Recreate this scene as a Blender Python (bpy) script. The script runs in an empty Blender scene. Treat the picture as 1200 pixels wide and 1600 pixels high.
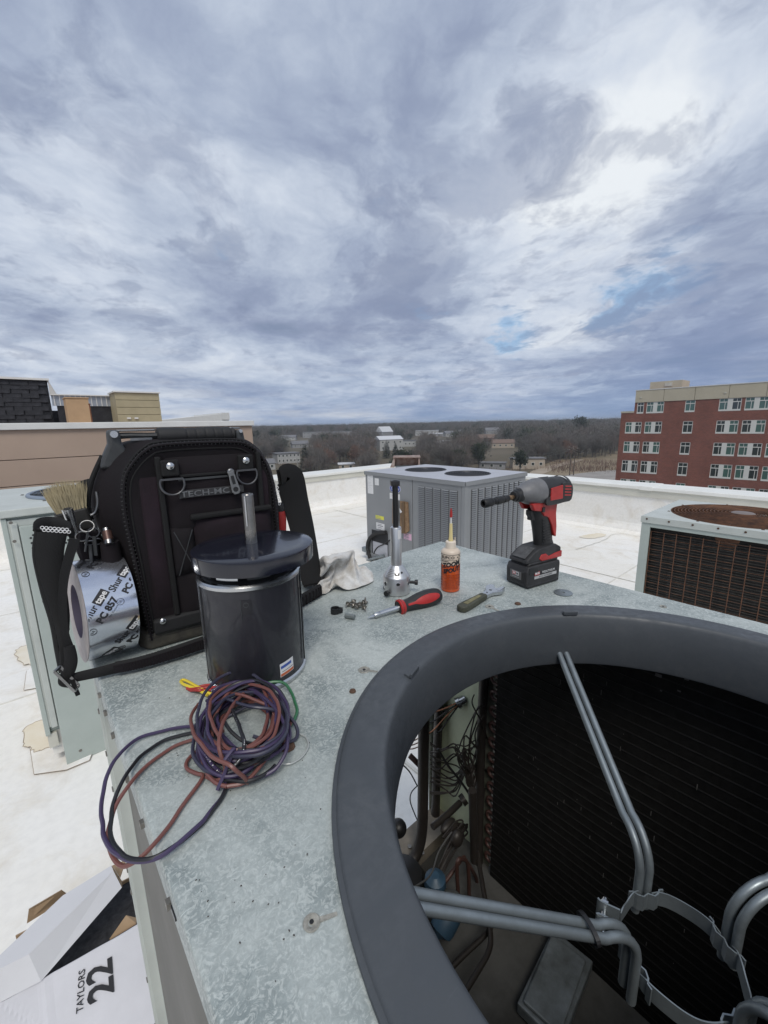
import bpy, bmesh, math, random
from math import sin, cos, pi, radians, sqrt, atan2, tan
from mathutils import Vector, Matrix, noise
random.seed(7)
R = random.Random(11)
C = bpy.context.scene.collection
SC = bpy.context.scene

# ------------------------------------------------------------------ camera, sky, sun, exposure
CZ = 1.75
F_PX, PITCH, ROLL, YAW = 657.8, radians(11.72), radians(1.24), radians(49.34)
cam = bpy.data.cameras.new('camera'); co = bpy.data.objects.new('camera', cam); C.objects.link(co)
cam.sensor_fit = 'HORIZONTAL'; cam.sensor_width = 36; cam.lens = 36 * F_PX / 1200
cam.clip_start = 0.02; cam.clip_end = 6000
fwd = Vector((cos(YAW) * cos(PITCH), sin(YAW) * cos(PITCH), -sin(PITCH)))
rgt0 = Vector((sin(YAW), -cos(YAW), 0)); up0 = rgt0.cross(fwd)
rgt = rgt0 * cos(ROLL) - up0 * sin(ROLL) * -1 if False else rgt0 * cos(ROLL) + up0 * sin(ROLL) * -1
upv = rgt.cross(fwd)
co.matrix_world = Matrix(((rgt.x, upv.x, -fwd.x, 0), (rgt.y, upv.y, -fwd.y, 0), (rgt.z, upv.z, -fwd.z, CZ), (0, 0, 0, 1)))
SC.camera = co
SC.render.resolution_x = 768; SC.render.resolution_y = 1024

def ray(u, v):
    """direction of the line of sight through a point of the 1200x1600 photograph"""
    d = fwd + rgt * ((u - 600) / F_PX) + upv * ((800 - v) / F_PX)
    return d
def at(u, v, z=None, x=None, y=None, d=None, pl=None):
    """point where that line of sight meets a known plane"""
    r = ray(u, v)
    if pl is not None:
        p0, n = pl; t = (p0 - Vector((0, 0, CZ))).dot(n) / r.dot(n)
    elif z is not None: t = (z - CZ) / r.z
    elif x is not None: t = x / r.x
    elif y is not None: t = y / r.y
    else: t = d / math.hypot(r.x, r.y)
    o = r * t; o.z += CZ
    return o

SUN_EL, SUN_AZ = radians(54), radians(236)      # direction towards the sun, angle from +x
w = bpy.data.worlds.new('World'); SC.world = w; w.use_nodes = True
nt = w.node_tree; nt.nodes.clear()
def N(t, **k):
    n = nt.nodes.new(t)
    for a, b in k.items(): setattr(n, a, b)
    return n
def LK(a, b): nt.links.new(a, b)
def mth(op, a, b=None, c=None, clamp=False):
    n = N('ShaderNodeMath', operation=op); n.use_clamp = clamp
    for i, q in enumerate((a, b, c)):
        if q is None: continue
        if isinstance(q, (int, float)): n.inputs[i].default_value = q
        else: LK(q, n.inputs[i])
    return n.outputs[0]
def vmth(op, a, b=None):
    n = N('ShaderNodeVectorMath', operation=op)
    for i, q in enumerate((a, b)):
        if q is None: continue
        if isinstance(q, (tuple, Vector)): n.inputs[i].default_value = tuple(q)
        else: LK(q, n.inputs[i])
    return n.outputs['Value'] if op in ('DOT_PRODUCT', 'LENGTH') else n.outputs[0]
def mixc(f, a, b):
    n = N('ShaderNodeMix', data_type='RGBA')
    if isinstance(f, (int, float)): n.inputs[0].default_value = f
    else: LK(f, n.inputs[0])
    for i, q in ((6, a), (7, b)):
        if isinstance(q, tuple): n.inputs[i].default_value = (*q, 1)
        else: LK(q, n.inputs[i])
    return n.outputs[2]
def sky_noise(vec, scale, detail=6, rough=.6, dist=0.):
    n = N('ShaderNodeTexNoise'); LK(vec, n.inputs['Vector'])
    n.inputs['Scale'].default_value = scale; n.inputs['Detail'].default_value = detail
    n.inputs['Roughness'].default_value = rough; n.inputs['Distortion'].default_value = dist
    return n
def srgb(r, g, b):
    return tuple(((c / 255 + .055) / 1.055) ** 2.4 if c > 10 else c / 3294 for c in (r, g, b))
tc = N('ShaderNodeTexCoord'); D = vmth('NORMALIZE', tc.outputs['Generated'])
sep = N('ShaderNodeSeparateXYZ'); LK(D, sep.inputs[0])
zc = mth('ADD', mth('MAXIMUM', sep.outputs[2], 0.0), .14)
comb = N('ShaderNodeCombineXYZ')
# cloud sheet seen in perspective, coordinates turned so that the streaks run the way the wind does
ca, sa = cos(YAW + .12), sin(YAW + .12)
al = mth('ADD', mth('MULTIPLY', sep.outputs[0], ca), mth('MULTIPLY', sep.outputs[1], sa))
ac = mth('SUBTRACT', mth('MULTIPLY', sep.outputs[0], sa), mth('MULTIPLY', sep.outputs[1], ca))
LK(mth('MULTIPLY', mth('DIVIDE', al, zc), .85), comb.inputs[0]); LK(mth('DIVIDE', ac, zc), comb.inputs[1])
Pp = comb.outputs[0]
warp = sky_noise(Pp, 1.1, 5, .55)
def scaled(v, k): n = N('ShaderNodeVectorMath', operation='SCALE'); LK(v, n.inputs[0]); n.inputs['Scale'].default_value = k; return n.outputs[0]
wd = vmth('SUBTRACT', warp.outputs['Color'], (.5, .5, .5))
wv = vmth('ADD', Pp, scaled(wd, .85)); wl = vmth('ADD', Pp, scaled(wd, .35))
n1 = sky_noise(wv, .95, 10, .60, .1).outputs['Fac']
n2 = sky_noise(vmth('ADD', wl, (7.3, 2.1, 4.0)), 2.5, 10, .64, .15).outputs['Fac']
n3 = sky_noise(vmth('ADD', wl, (1.3, 9.1, 2.0)), .5, 4, .5).outputs['Fac']
n4 = sky_noise(vmth('ADD', wl, (4.4, 5.6, 8.0)), 3.4, 9, .60, .1).outputs['Fac']
n5 = sky_noise(vmth('ADD', wv, (9.4, 1.6, 3.0)), 1.9, 10, .62, .1).outputs['Fac']
def lobe(u, v, k):
    d = ray(u, v).normalized()
    return mth('POWER', mth('MAXIMUM', vmth('DOT_PRODUCT', D, d), 0.0), k)
def sstep(x, a, b):
    n = N('ShaderNodeMapRange', interpolation_type='SMOOTHSTEP'); LK(x, n.inputs[0]); n.inputs[1].default_value = a; n.inputs[2].default_value = b; return n.outputs[0]
SKY_LOBES = [(860, 410, 40, .26), (860, 280, 60, .10), (430, 360, 40, -.15), (120, 250, 30, -.05), (640, 20, 30, .04), (1150, 230, 20, .05), (560, 520, 60, -.03), (1120, 560, 60, -.22), (1130, 330, 60, .12), (170, 320, 60, .10), (330, 170, 25, -.06), (60, 400, 40, -.07), (200, 500, 80, .06), (700, 620, 60, -.05), (1080, 620, 90, -.12), (620, 110, 60, -.05)]
acc = mth('MULTIPLY', mth('SUBTRACT', n1, .5), 1.5)
acc = mth('ADD', acc, mth('MULTIPLY', mth('SUBTRACT', n2, .5), .62))
acc = mth('ADD', acc, mth('MULTIPLY', mth('SUBTRACT', n3, .5), .50))
for u_, v_, k_, w_ in SKY_LOBES: acc = mth('ADD', acc, mth('MULTIPLY', lobe(u_, v_, k_), w_))
fac = mth('ADD', acc, .545)
ramp = N('ShaderNodeValToRGB'); LK(fac, ramp.inputs[0])
el = ramp.color_ramp.elements
el[0].position = .12; el[0].color = (*srgb(132, 146, 172), 1)
el[1].position = .96; el[1].color = (*srgb(236, 241, 246), 1)
for p_, c_ in ((.30, (149, 161, 187)), (.45, (168, 180, 202)), (.58, (187, 198, 216)), (.72, (207, 216, 230))):
    e = el.new(p_); e.color = (*srgb(*c_), 1)
sky = N('ShaderNodeTexSky', sky_type='NISHITA'); sky.sun_disc = False
sky.sun_elevation = SUN_EL; sky.sun_rotation = radians(90) - SUN_AZ
bs = scaled(sky.outputs[0], .10)
# thin places where the blue shows: in small gaps low down ahead and to the right
gap = mth('ADD', mth('MULTIPLY', lobe(790, 525, 500), .50), mth('MULTIPLY', lobe(950, 480, 500), .44))
gap = mth('ADD', gap, mth('MULTIPLY', lobe(650, 500, 160), .24))
gap = mth('ADD', gap, mth('MULTIPLY', lobe(1060, 440, 300), .44))
gapn = sstep(mth('ADD', gap, mth('MULTIPLY', n4, 1.5)), 1.02, 1.32)
colr = mixc(mth('MULTIPLY', gapn, .85), ramp.outputs[0], mixc(.6, bs, srgb(150, 196, 238)))
# torn darker scraps of lower cloud with soft lit edges
reg = mth('ADD', mth('MULTIPLY', lobe(610, 450, 130), .17), mth('ADD', mth('MULTIPLY', lobe(870, 230, 90), .12), mth('MULTIPLY', lobe(1050, 520, 60), .16)))
reg = mth('ADD', reg, mth('ADD', mth('MULTIPLY', lobe(80, 320, 40), .10), mth('MULTIPLY', lobe(700, 560, 60), .08)))
sc_ = mth('ADD', n5, reg)
colr = mixc(mth('MULTIPLY', sstep(sc_, .545, .70), .50), colr, srgb(134, 146, 174))
colr = mixc(mth('MULTIPLY', sstep(mth('ADD', n4, mth('MULTIPLY', reg, .9)), .59, .70), .42), colr, srgb(128, 140, 168))
# low down the sheet is seen edge on through thicker air: blue grey with pale streaks
hz = mth('POWER', mth('SUBTRACT', 1.0, mth('MAXIMUM', sep.outputs[2], 0.0)), 13.0)
str_c = N('ShaderNodeCombineXYZ'); LK(mth('MULTIPLY', sep.outputs[0], 3.2), str_c.inputs[0]); LK(mth('MULTIPLY', sep.outputs[1], 3.2), str_c.inputs[1]); LK(mth('MULTIPLY', sep.outputs[2], 26), str_c.inputs[2])
hn = sky_noise(str_c.outputs[0], 1.3, 8, .62, .2).outputs['Fac']
hn = mth('ADD', hn, mth('SUBTRACT', mth('MULTIPLY', lobe(120, 600, 14), .10), mth('MULTIPLY', lobe(960, 600, 40), .13)))
hr = N('ShaderNodeValToRGB'); LK(hn, hr.inputs[0])
hr.color_ramp.elements[0].position = .38; hr.color_ramp.elements[0].color = (*srgb(124, 152, 192), 1)
hr.color_ramp.elements[1].position = .68; hr.color_ramp.elements[1].color = (*srgb(214, 219, 228), 1)
e = hr.color_ramp.elements.new(.52); e.color = (*srgb(160, 178, 208), 1)
colr = mixc(mth('MULTIPLY', hz, .85), colr, hr.outputs[0])
colr = mixc(mth('MULTIPLY', mth('ADD', lobe(1090, 590, 60), mth('MULTIPLY', lobe(760, 620, 120), .6)), .55), colr, mixc(.35, colr, srgb(122, 144, 190)))
bg = N('ShaderNodeBackground'); LK(colr, bg.inputs[0]); bg.inputs[1].default_value = .76
wo = N('ShaderNodeOutputWorld'); LK(bg.outputs[0], wo.inputs[0])

sl = bpy.data.lights.new('sun', 'SUN'); sl.energy = 1.5; sl.angle = radians(24); sl.color = (1, .95, .87)
so = bpy.data.objects.new('sun', sl); C.objects.link(so)
sd = Vector((cos(SUN_AZ) * cos(SUN_EL), sin(SUN_AZ) * cos(SUN_EL), sin(SUN_EL)))
so.rotation_euler = sd.to_track_quat('Z', 'Y').to_euler(); so.location = (0, 0, 30)
SC.view_settings.view_transform = 'Standard'; SC.view_settings.look = 'None'
SC.view_settings.exposure = 0.4; SC.view_settings.gamma = 1.0; SC.view_settings.use_curve_mapping = False

# ------------------------------------------------------------------ materials
MATS = {}
def mat(name, col, rough=.5, metal=0., var=None, bump=None, col2=None, spec=.5, coat=0., trans=0., emis=None, aniso=None):
    """col base colour; var=(scale, amount[, detail]) light/dark mottling towards col2; bump=(scale, strength)"""
    if name in MATS: return MATS[name]
    m = bpy.data.materials.new(name); m.use_nodes = True; t = m.node_tree
    b = t.nodes['Principled BSDF']
    b.inputs['Base Color'].default_value = (*col, 1); b.inputs['Roughness'].default_value = rough
    b.inputs['Metallic'].default_value = metal; b.inputs['Specular IOR Level'].default_value = spec
    b.inputs['Coat Weight'].default_value = coat; b.inputs['Transmission Weight'].default_value = trans
    if var or bump:
        c = t.nodes.new('ShaderNodeTexCoord')
    if var:
        n = t.nodes.new('ShaderNodeTexNoise'); n.inputs['Scale'].default_value = var[0]; n.inputs['Detail'].default_value = var[2] if len(var) > 2 else 6
        n.inputs['Roughness'].default_value = .65
        t.links.new(c.outputs['Object'], n.inputs['Vector'])
        r = t.nodes.new('ShaderNodeValToRGB'); r.color_ramp.elements[0].position = .35; r.color_ramp.elements[1].position = .68
        c2 = col2 if col2 else tuple(max(0, x * (1 - var[1])) for x in col)
        r.color_ramp.elements[0].color = (*c2, 1); r.color_ramp.elements[1].color = (*col, 1)
        t.links.new(n.outputs['Fac'], r.inputs[0]); t.links.new(r.outputs[0], b.inputs['Base Color'])
        q = t.nodes.new('ShaderNodeMapRange'); q.inputs[1].default_value = .3; q.inputs[2].default_value = .7
        q.inputs[3].default_value = min(1, rough + .1); q.inputs[4].default_value = max(.02, rough - .08)
        t.links.new(n.outputs['Fac'], q.inputs[0]); t.links.new(q.outputs[0], b.inputs['Roughness'])
    if bump:
        n = t.nodes.new('ShaderNodeTexNoise'); n.inputs['Scale'].default_value = bump[0]; n.inputs['Detail'].default_value = 5
        t.links.new(c.outputs['Object'], n.inputs['Vector'])
        q = t.nodes.new('ShaderNodeBump'); q.inputs['Strength'].default_value = bump[1]; q.inputs['Distance'].default_value = bump[2] if len(bump) > 2 else .002
        t.links.new(n.outputs['Fac'], q.inputs['Height']); t.links.new(q.outputs[0], b.inputs['Normal'])
    MATS[name] = m
    return m
def nodes_of(m): return m.node_tree.nodes, m.node_tree.links, m.node_tree.nodes['Principled BSDF']
def add_noise(m, scale, detail=6, rough=.6, dist=0., coord='Object', stretch=None):
    nd, lk, b = nodes_of(m); c = nd.new('ShaderNodeTexCoord'); n = nd.new('ShaderNodeTexNoise')
    n.inputs['Scale'].default_value = scale; n.inputs['Detail'].default_value = detail; n.inputs['Roughness'].default_value = rough; n.inputs['Distortion'].default_value = dist
    if stretch:
        mp = nd.new('ShaderNodeMapping'); mp.inputs['Scale'].default_value = stretch; lk.new(c.outputs[coord], mp.inputs[0]); lk.new(mp.outputs[0], n.inputs['Vector'])
    else: lk.new(c.outputs[coord], n.inputs['Vector'])
    return n.outputs['Fac']
def rampn(m, src, stops):
    nd, lk, b = nodes_of(m); r = nd.new('ShaderNodeValToRGB'); e = r.color_ramp.elements
    e[0].position, e[0].color = stops[0][0], (*stops[0][1], 1); e[1].position, e[1].color = stops[-1][0], (*stops[-1][1], 1)
    for p, c in stops[1:-1]: q = e.new(p); q.color = (*c, 1)
    lk.new(src, r.inputs[0]); return r.outputs[0]
def mixm(m, f, a, b_, mode='MIX'):
    nd, lk, b = nodes_of(m); n = nd.new('ShaderNodeMix'); n.data_type = 'RGBA'; n.blend_type = mode
    for i, q in ((0, f), (6, a), (7, b_)):
        if isinstance(q, tuple): n.inputs[i].default_value = (*q, 1)
        elif isinstance(q, (int, float)): n.inputs[i].default_value = q
        else: lk.new(q, n.inputs[i])
    return n.outputs[2]
G1 = lambda a: (a, a, a)

# ------------------------------------------------------------------ mesh building
class MB:
    def __init__(s): s.v = []; s.f = []; s.sm = []; s.mi = []; s.M = Matrix.Identity(4); s.mat_i = 0
    def add(s, vs, fs, smooth=False):
        o = len(s.v); s.v += [s.M @ Vector(p) for p in vs]
        s.f += [tuple(i + o for i in f) for f in fs]; s.sm += [smooth] * len(fs); s.mi += [s.mat_i] * len(fs)
        return s
    def mm(s, x0, x1, y0, y1, z0, z1):
        vs = [(x, y, z) for z in (z0, z1) for y in (y0, y1) for x in (x0, x1)]
        return s.add(vs, [(0, 2, 3, 1), (4, 5, 7, 6), (0, 1, 5, 4), (2, 6, 7, 3), (0, 4, 6, 2), (1, 3, 7, 5)])
    def box(s, c, d, rz=0., rot=None):
        Mx = Matrix.Translation(c) @ (rot if rot is not None else Matrix.Rotation(rz, 4, 'Z')); k = s.M; s.M = k @ Mx
        s.mm(-d[0] / 2, d[0] / 2, -d[1] / 2, d[1] / 2, -d[2] / 2, d[2] / 2); s.M = k; return s
    def bar(s, a, b, w_, h=None, up=(0, 0, 1)):
        a, b = Vector(a), Vector(b); h = h or w_; z = (b - a); L = z.length; z.normalize()
        x = Vector(up).cross(z)
        if x.length < 1e-4: x = Vector((1, 0, 0)).cross(z)
        x.normalize(); y = z.cross(x)
        vs = [a + x * (sx * w_ / 2) + y * (sy * h / 2) + z * t for t in (0, L) for sy in (-1, 1) for sx in (-1, 1)]
        return s.add(vs, [(0, 2, 3, 1), (4, 5, 7, 6), (0, 1, 5, 4), (2, 6, 7, 3), (0, 4, 6, 2), (1, 3, 7, 5)])
    def lathe(s, prof, n=32, c=(0, 0, 0), rot=None, caps=True, smooth=True, arc=None):
        k = s.M; s.M = k @ Matrix.Translation(c) @ (rot if rot is not None else Matrix.Identity(4))
        vs = []; fs = []
        full = arc is None; a0, a1 = (0, 2 * pi) if full else arc; m = n if full else n + 1
        for r_, z_ in prof:
            for i in range(m):
                a = a0 + (a1 - a0) * i / n; vs.append((r_ * cos(a), r_ * sin(a), z_))
        for j in range(len(prof) - 1):
            for i in range(n):
                i2 = (i + 1) % m; fs.append((j * m + i, j * m + i2, (j + 1) * m + i2, (j + 1) * m + i))
        s.add(vs, fs, smooth)
        if caps and full:
            if prof[0][0] > 1e-6: s.add([(prof[0][0] * cos(2 * pi * i / n), prof[0][0] * sin(2 * pi * i / n), prof[0][1]) for i in range(n)], [tuple(range(n))[::-1]])
            if prof[-1][0] > 1e-6: s.add([(prof[-1][0] * cos(2 * pi * i / n), prof[-1][0] * sin(2 * pi * i / n), prof[-1][1]) for i in range(n)], [tuple(range(n))])
        s.M = k; return s
    def cyl(s, a, b, r, n=16, r2=None, smooth=True):
        a, b = Vector(a), Vector(b); d = b - a
        return s.lathe([(r, 0), (r if r2 is None else r2, d.length)], n, a, d.to_track_quat('Z', 'Y').to_matrix().to_4x4(), True, smooth)
    def sphere(s, c, r, n=12, sc=(1, 1, 1)):
        prof = [(r * sin(pi * j / n), -r * cos(pi * j / n)) for j in range(n + 1)]
        return s.lathe(prof, n * 2, c, Matrix.Diagonal((*sc, 1)), False)
    def torus(s, c, R_, r, n=28, m=8, rot=None, arc=None):
        full = arc is None; a0, a1 = (0, 2 * pi) if full else arc; k = s.M
        pts = [Vector((R_ * cos(a0 + (a1 - a0) * i / n), R_ * sin(a0 + (a1 - a0) * i / n), 0)) for i in range(n if full else n + 1)]
        s.M = k @ Matrix.Translation(c) @ (rot if rot is not None else Matrix.Identity(4)); s.tube(pts, r, m, closed=full); s.M = k; return s
    def tube(s, pts, r, n=8, closed=False, flat=None, nrm=None, caps=True):
        """swept round (or flat=(w,h) oval/rect) section"""
        pts = [Vector(p) for p in pts]; L = len(pts); T = []
        for i in range(L):
            a = pts[(i - 1) % L] if (closed or i > 0) else pts[i]; b = pts[(i + 1) % L] if (closed or i < L - 1) else pts[i]
            t = b - a; T.append(t.normalized() if t.length > 1e-9 else Vector((0, 0, 1)))
        ref = Vector(nrm) if nrm is not None else (Vector((0, 0, 1)) if abs(T[0].z) < .9 else Vector((1, 0, 0)))
        vs = []; fs = []; X = None
        for i in range(L):
            if nrm is not None: X = ref.cross(T[i])
            elif X is None: X = ref.cross(T[0])
            else: X = X - T[i] * X.dot(T[i])
            if X.length < 1e-6: X = Vector((1, 0, 0)).cross(T[i])
            X = X.normalized(); Y = T[i].cross(X); ri = r[i] if isinstance(r, (list, tuple)) else r
            for j in range(n):
                a = 2 * pi * j / n + (pi / 4 if n == 4 else 0)
                if flat: fw, fh = flat[i] if isinstance(flat, list) else flat; q = X * (fw / 2 * cos(a) * (1.414 if n == 4 else 1)) + Y * (fh / 2 * sin(a) * (1.414 if n == 4 else 1))
                else: q = X * (ri * cos(a)) + Y * (ri * sin(a))
                vs.append(pts[i] + q)
        for i in range(L if closed else L - 1):
            for j in range(n):
                a, b = i * n + j, i * n + (j + 1) % n; c, d = ((i + 1) % L) * n + (j + 1) % n, ((i + 1) % L) * n + j; fs.append((a, b, c, d))
        if not closed and caps: fs.append(tuple(range(n))[::-1]); fs.append(tuple((L - 1) * n + j for j in range(n)))
        return s.add(vs, fs, n > 4)
    def prism(s, poly, h0, h1, rot=None, c=(0, 0, 0), smooth=False):
        """polygon in local xy extruded along local z"""
        k = s.M; s.M = k @ Matrix.Translation(c) @ (rot if rot is not None else Matrix.Identity(4)); n = len(poly)
        vs = [(x, y, h0) for x, y in poly] + [(x, y, h1) for x, y in poly]
        ar = sum(poly[i][0] * poly[(i + 1) % n][1] - poly[(i + 1) % n][0] * poly[i][1] for i in range(n))
        q = list(range(n)) if ar > 0 else list(range(n))[::-1]
        s.add(vs, [tuple(q[::-1]), tuple(i + n for i in q)]); o = len(s.v) - 2 * n
        s.f += [(o + q[i], o + q[(i + 1) % n], o + q[(i + 1) % n] + n, o + q[i] + n) for i in range(n)]; s.sm += [smooth] * n; s.mi += [s.mat_i] * n
        s.M = k; return s
    def grid(s, fn, nu, nv, smooth=True, cu=False):
        vs = [fn(i / nu, j / nv) for j in range(nv + 1) for i in range(nu + 1)]
        return s.add(vs, [(j * (nu + 1) + i, j * (nu + 1) + i + 1, (j + 1) * (nu + 1) + i + 1, (j + 1) * (nu + 1) + i) for j in range(nv) for i in range(nu)], smooth)
    def mesh(s, name, m):
        me = bpy.data.meshes.new(name); me.from_pydata([tuple(p) for p in s.v], [], s.f)
        for q in (m if isinstance(m, (list, tuple)) else [m]): me.materials.append(q)
        me.polygons.foreach_set('use_smooth', s.sm); me.polygons.foreach_set('material_index', s.mi); me.update()
        if any(s.sm) and len(s.f) < 60000: me.set_sharp_from_angle(angle=radians(38))
        return me
    def build(s, name, m, parent=None, bevel=None, solid=None, sub=None, label=None, kind=None, seg=2, loc=None, rot=None):
        o = bpy.data.objects.new(name, s.mesh(name, m)); C.objects.link(o)
        if parent is not None: o.parent = parent
        if solid: q = o.modifiers.new('s', 'SOLIDIFY'); q.thickness = solid; q.offset = 0
        if sub: q = o.modifiers.new('d', 'SUBSURF'); q.levels = sub; q.render_levels = sub
        if bevel: q = o.modifiers.new('b', 'BEVEL'); q.width = bevel; q.segments = seg; q.limit_method = 'ANGLE'; q.angle_limit = radians(35); q.harden_normals = False
        if label: o['label'] = label
        if kind: o['kind'] = kind
        if loc is not None: o.location = loc
        if rot is not None: o.rotation_euler = rot
        return o
def RX(a): return Matrix.Rotation(a, 4, 'X')
def RY(a): return Matrix.Rotation(a, 4, 'Y')
def RZ(a): return Matrix.Rotation(a, 4, 'Z')
def thing(name, label, cat, loc=(0, 0, 0), rz=0., group=None):
    o = bpy.data.objects.new(name, None); C.objects.link(o); o.empty_display_size = .1
    o.location = loc; o.rotation_euler = (0, 0, rz); o['label'] = label; o['category'] = cat
    if group: o['group'] = group
    return o
def tag(o, label, cat, group=None, kind=None):
    o['label'] = label; o['category'] = cat
    if group: o['group'] = group
    if kind: o['kind'] = kind
    return o
def struct(name, mb, m, parent=None, **k):
    o = mb.build(name, m, parent, **k)
    if parent is None: o['kind'] = 'structure'
    return o
def spline(pts, k=8, closed=False):
    """Catmull-Rom through pts"""
    P = [Vector(p) for p in pts]; n = len(P); out = []
    for i in range(n if closed else n - 1):
        if closed: a, b, c, d = P[(i - 1) % n], P[i], P[(i + 1) % n], P[(i + 2) % n]
        else: a, b, c, d = P[max(i - 1, 0)], P[i], P[i + 1], P[min(i + 2, n - 1)]
        for j in range(k):
            t = j / k; out.append(.5 * ((2 * b) + (c - a) * t + (2 * a - 5 * b + 4 * c - d) * t * t + (-a + 3 * b - 3 * c + d) * t ** 3))
    if not closed: out.append(P[-1])
    return out
def text_mb(txt, size, Mx, m, name, parent, extrude=.0002, bend=None, shear=0., align='CENTER', sx=1., bold=0.):
    cu = bpy.data.curves.new('t', 'FONT'); cu.body = txt; cu.size = size; cu.extrude = extrude; cu.align_x = align; cu.align_y = 'CENTER'; cu.shear = shear
    cu.resolution_u = 2; cu.offset = bold
    o = bpy.data.objects.new('t', cu); me = bpy.data.meshes.new_from_object(o); bpy.data.objects.remove(o); bpy.data.curves.remove(cu)
    for v in me.vertices:
        p = Vector((v.co.x * sx, v.co.y, v.co.z))
        if bend: p = bend(p)
        v.co = Mx @ p
    me.materials.clear(); me.materials.append(m); me.name = name
    o = bpy.data.objects.new(name, me); C.objects.link(o)
    if parent is not None: o.parent = parent
    return o
def frame(o, x, y):
    """matrix whose x and y axes are given, origin o"""
    x = Vector(x).normalized(); z = x.cross(Vector(y)).normalized(); y = z.cross(x)
    return Matrix(((x.x, y.x, z.x, o[0]), (x.y, y.y, z.y, o[1]), (x.z, y.z, z.z, o[2]), (0, 0, 0, 1)))
# ------------------------------------------------------------------ shared materials
def roof_material():
    m = mat('roof_membrane', (.78, .76, .70), rough=.62)
    a = add_noise(m, .55, 5, .6, .6); b = add_noise(m, 3.2, 8, .7, .5); c = add_noise(m, 26, 4, .6)
    base = rampn(m, a, [(.28, (.74, .715, .65)), (.46, (.80, .78, .735)), (.62, (.82, .81, .785))])
    dirt = rampn(m, b, [(.30, (.88, .85, .80)), (.5, (1, 1, 1)), (.8, (1, 1, 1))])
    col = mixm(m, 1.0, base, dirt, 'MULTIPLY')
    st = rampn(m, add_noise(m, 1.1, 3, .5, 1.8), [(.0, G1(0.)), (.60, G1(0.)), (.66, G1(.16)), (.72, G1(0.)), (1., G1(0.))])
    col = mixm(m, st, col, (.50, .40, .28))
    fine = rampn(m, c, [(.3, G1(.93)), (.6, G1(1.))]); col = mixm(m, 1., col, fine, 'MULTIPLY')
    nd, lk, b_ = nodes_of(m); lk.new(col, b_.inputs['Base Color'])
    q = nd.new('ShaderNodeBump'); q.inputs['Strength'].default_value = .5; q.inputs['Distance'].default_value = .012
    lk.new(add_noise(m, 2.2, 5, .55, .4), q.inputs['Height']); lk.new(q.outputs[0], b_.inputs['Normal']); return m
M_ROOF = roof_material()
M_SEAM = mat('seam', (.70, .68, .62), .7, var=(6, .25))
M_STAIN = mat('roof_stain', (.75, .71, .62), .75, var=(5, .3), col2=(.68, .61, .48))
M_STAINLINE = mat('stain_line', (.30, .22, .15), .8, var=(30, .4))
mat('stain_line_soft', (.42, .33, .23), .8, var=(30, .4))
M_COPING = mat('coping_metal', (.80, .80, .76), .45, var=(2.5, .12), bump=(6, .15))
M_FASCIA = mat('fascia', (.60, .59, .52), .6, var=(1.5, .15))
M_PARBODY = mat('parapet_wall', (.50, .42, .33), .8, var=(.8, .1))

# ------------------------------------------------------------------ our roof
PX, PY, PZ = 7.12, 7.72, .75          # inner faces of the two parapets, top of coping
# roof deck
b = MB(); b.mm(-32, PX + .01, -32, PY + .01, -.25, 0); roof = struct('roof', b, M_ROOF)
# lapped sheets of membrane: a few millimetres step at each seam
b = MB()
for k in range(12):
    y1 = 7.2 - k * 1.83
    b.mm(-31.8, PX - .22, y1 - .016, y1, .0, .003)
b.build('seam', M_SEAM, roof)
b = MB()
for x_ in (-2.6, 1.30, 4.9):
    b.mm(x_, x_ + .016, -31, 7.35, .0035, .0060)
b.build('seam', M_SEAM, roof)
def patch(pts, h=.004, m=M_ROOF, line=True):
    b = MB(); b.prism([(p[0], p[1]) for p in pts], .0065, .0065 + h); b.build('membrane_patch', m, roof, bevel=.001)
    if line:
        b = MB(); q = [Vector((p[0], p[1], .0085)) for p in pts]; q.append(q[0])
        b.tube(q, .0035, 5, flat=(.0055, .003)); b.build('patch_edge', M_STAINLINE, roof)
def roofpts(px, z=0): return [at(u, v, z=z) for u, v in px]
patch(roofpts([(46, 1160), (54, 1212), (104, 1205), (140, 1190), (150, 1165), (120, 1140)]))
patch(roofpts([(38, 1080), (42, 1050), (52, 1040), (62, 1050), (66, 1075)]))
b = MB()
def blot(px, z, seed):
    r_ = random.Random(seed); ps = spline([at(u, v, z=0) for u, v in px], 6, True)
    return [(p.x + r_.uniform(-.012, .012), p.y + r_.uniform(-.012, .012)) for p in ps]
for i, px in enumerate([[(37, 1142), (66, 1128), (92, 1132), (90, 1160), (64, 1176), (46, 1172), (38, 1165)], [(26, 1018), (44, 1010), (52, 1022), (48, 1040), (30, 1036)],
                        [(905, 839), (930, 834), (948, 836), (925, 842)]]):
    ps = blot(px, 0, i); b = MB(); b.prism(ps, .0115 if i < 2 else .0062, .0122 if i < 2 else .0068); b.build('rust_stain', M_STAIN, roof)
    if i < 2: b = MB(); b.tube([Vector((p[0], p[1], .0128)) for p in ps], .003, 4, True, flat=(.003, .0012)); b.build('stain_edge', MATS['stain_line_soft'], roof)
# ponding lines on the open field of the roof
for px in ([(900, 858), (940, 845), (962, 834), (1003, 838)],):
    b = MB(); ps = spline([at(u, v, z=.0132) for u, v in px], 8); ps = [p + Vector((R.uniform(-.01, .01), R.uniform(-.01, .01), 0)) for p in ps]
    b.tube(ps, .004, 4, flat=(.012, .0012)); b.build('dirt_line', M_SEAM, roof)

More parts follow.
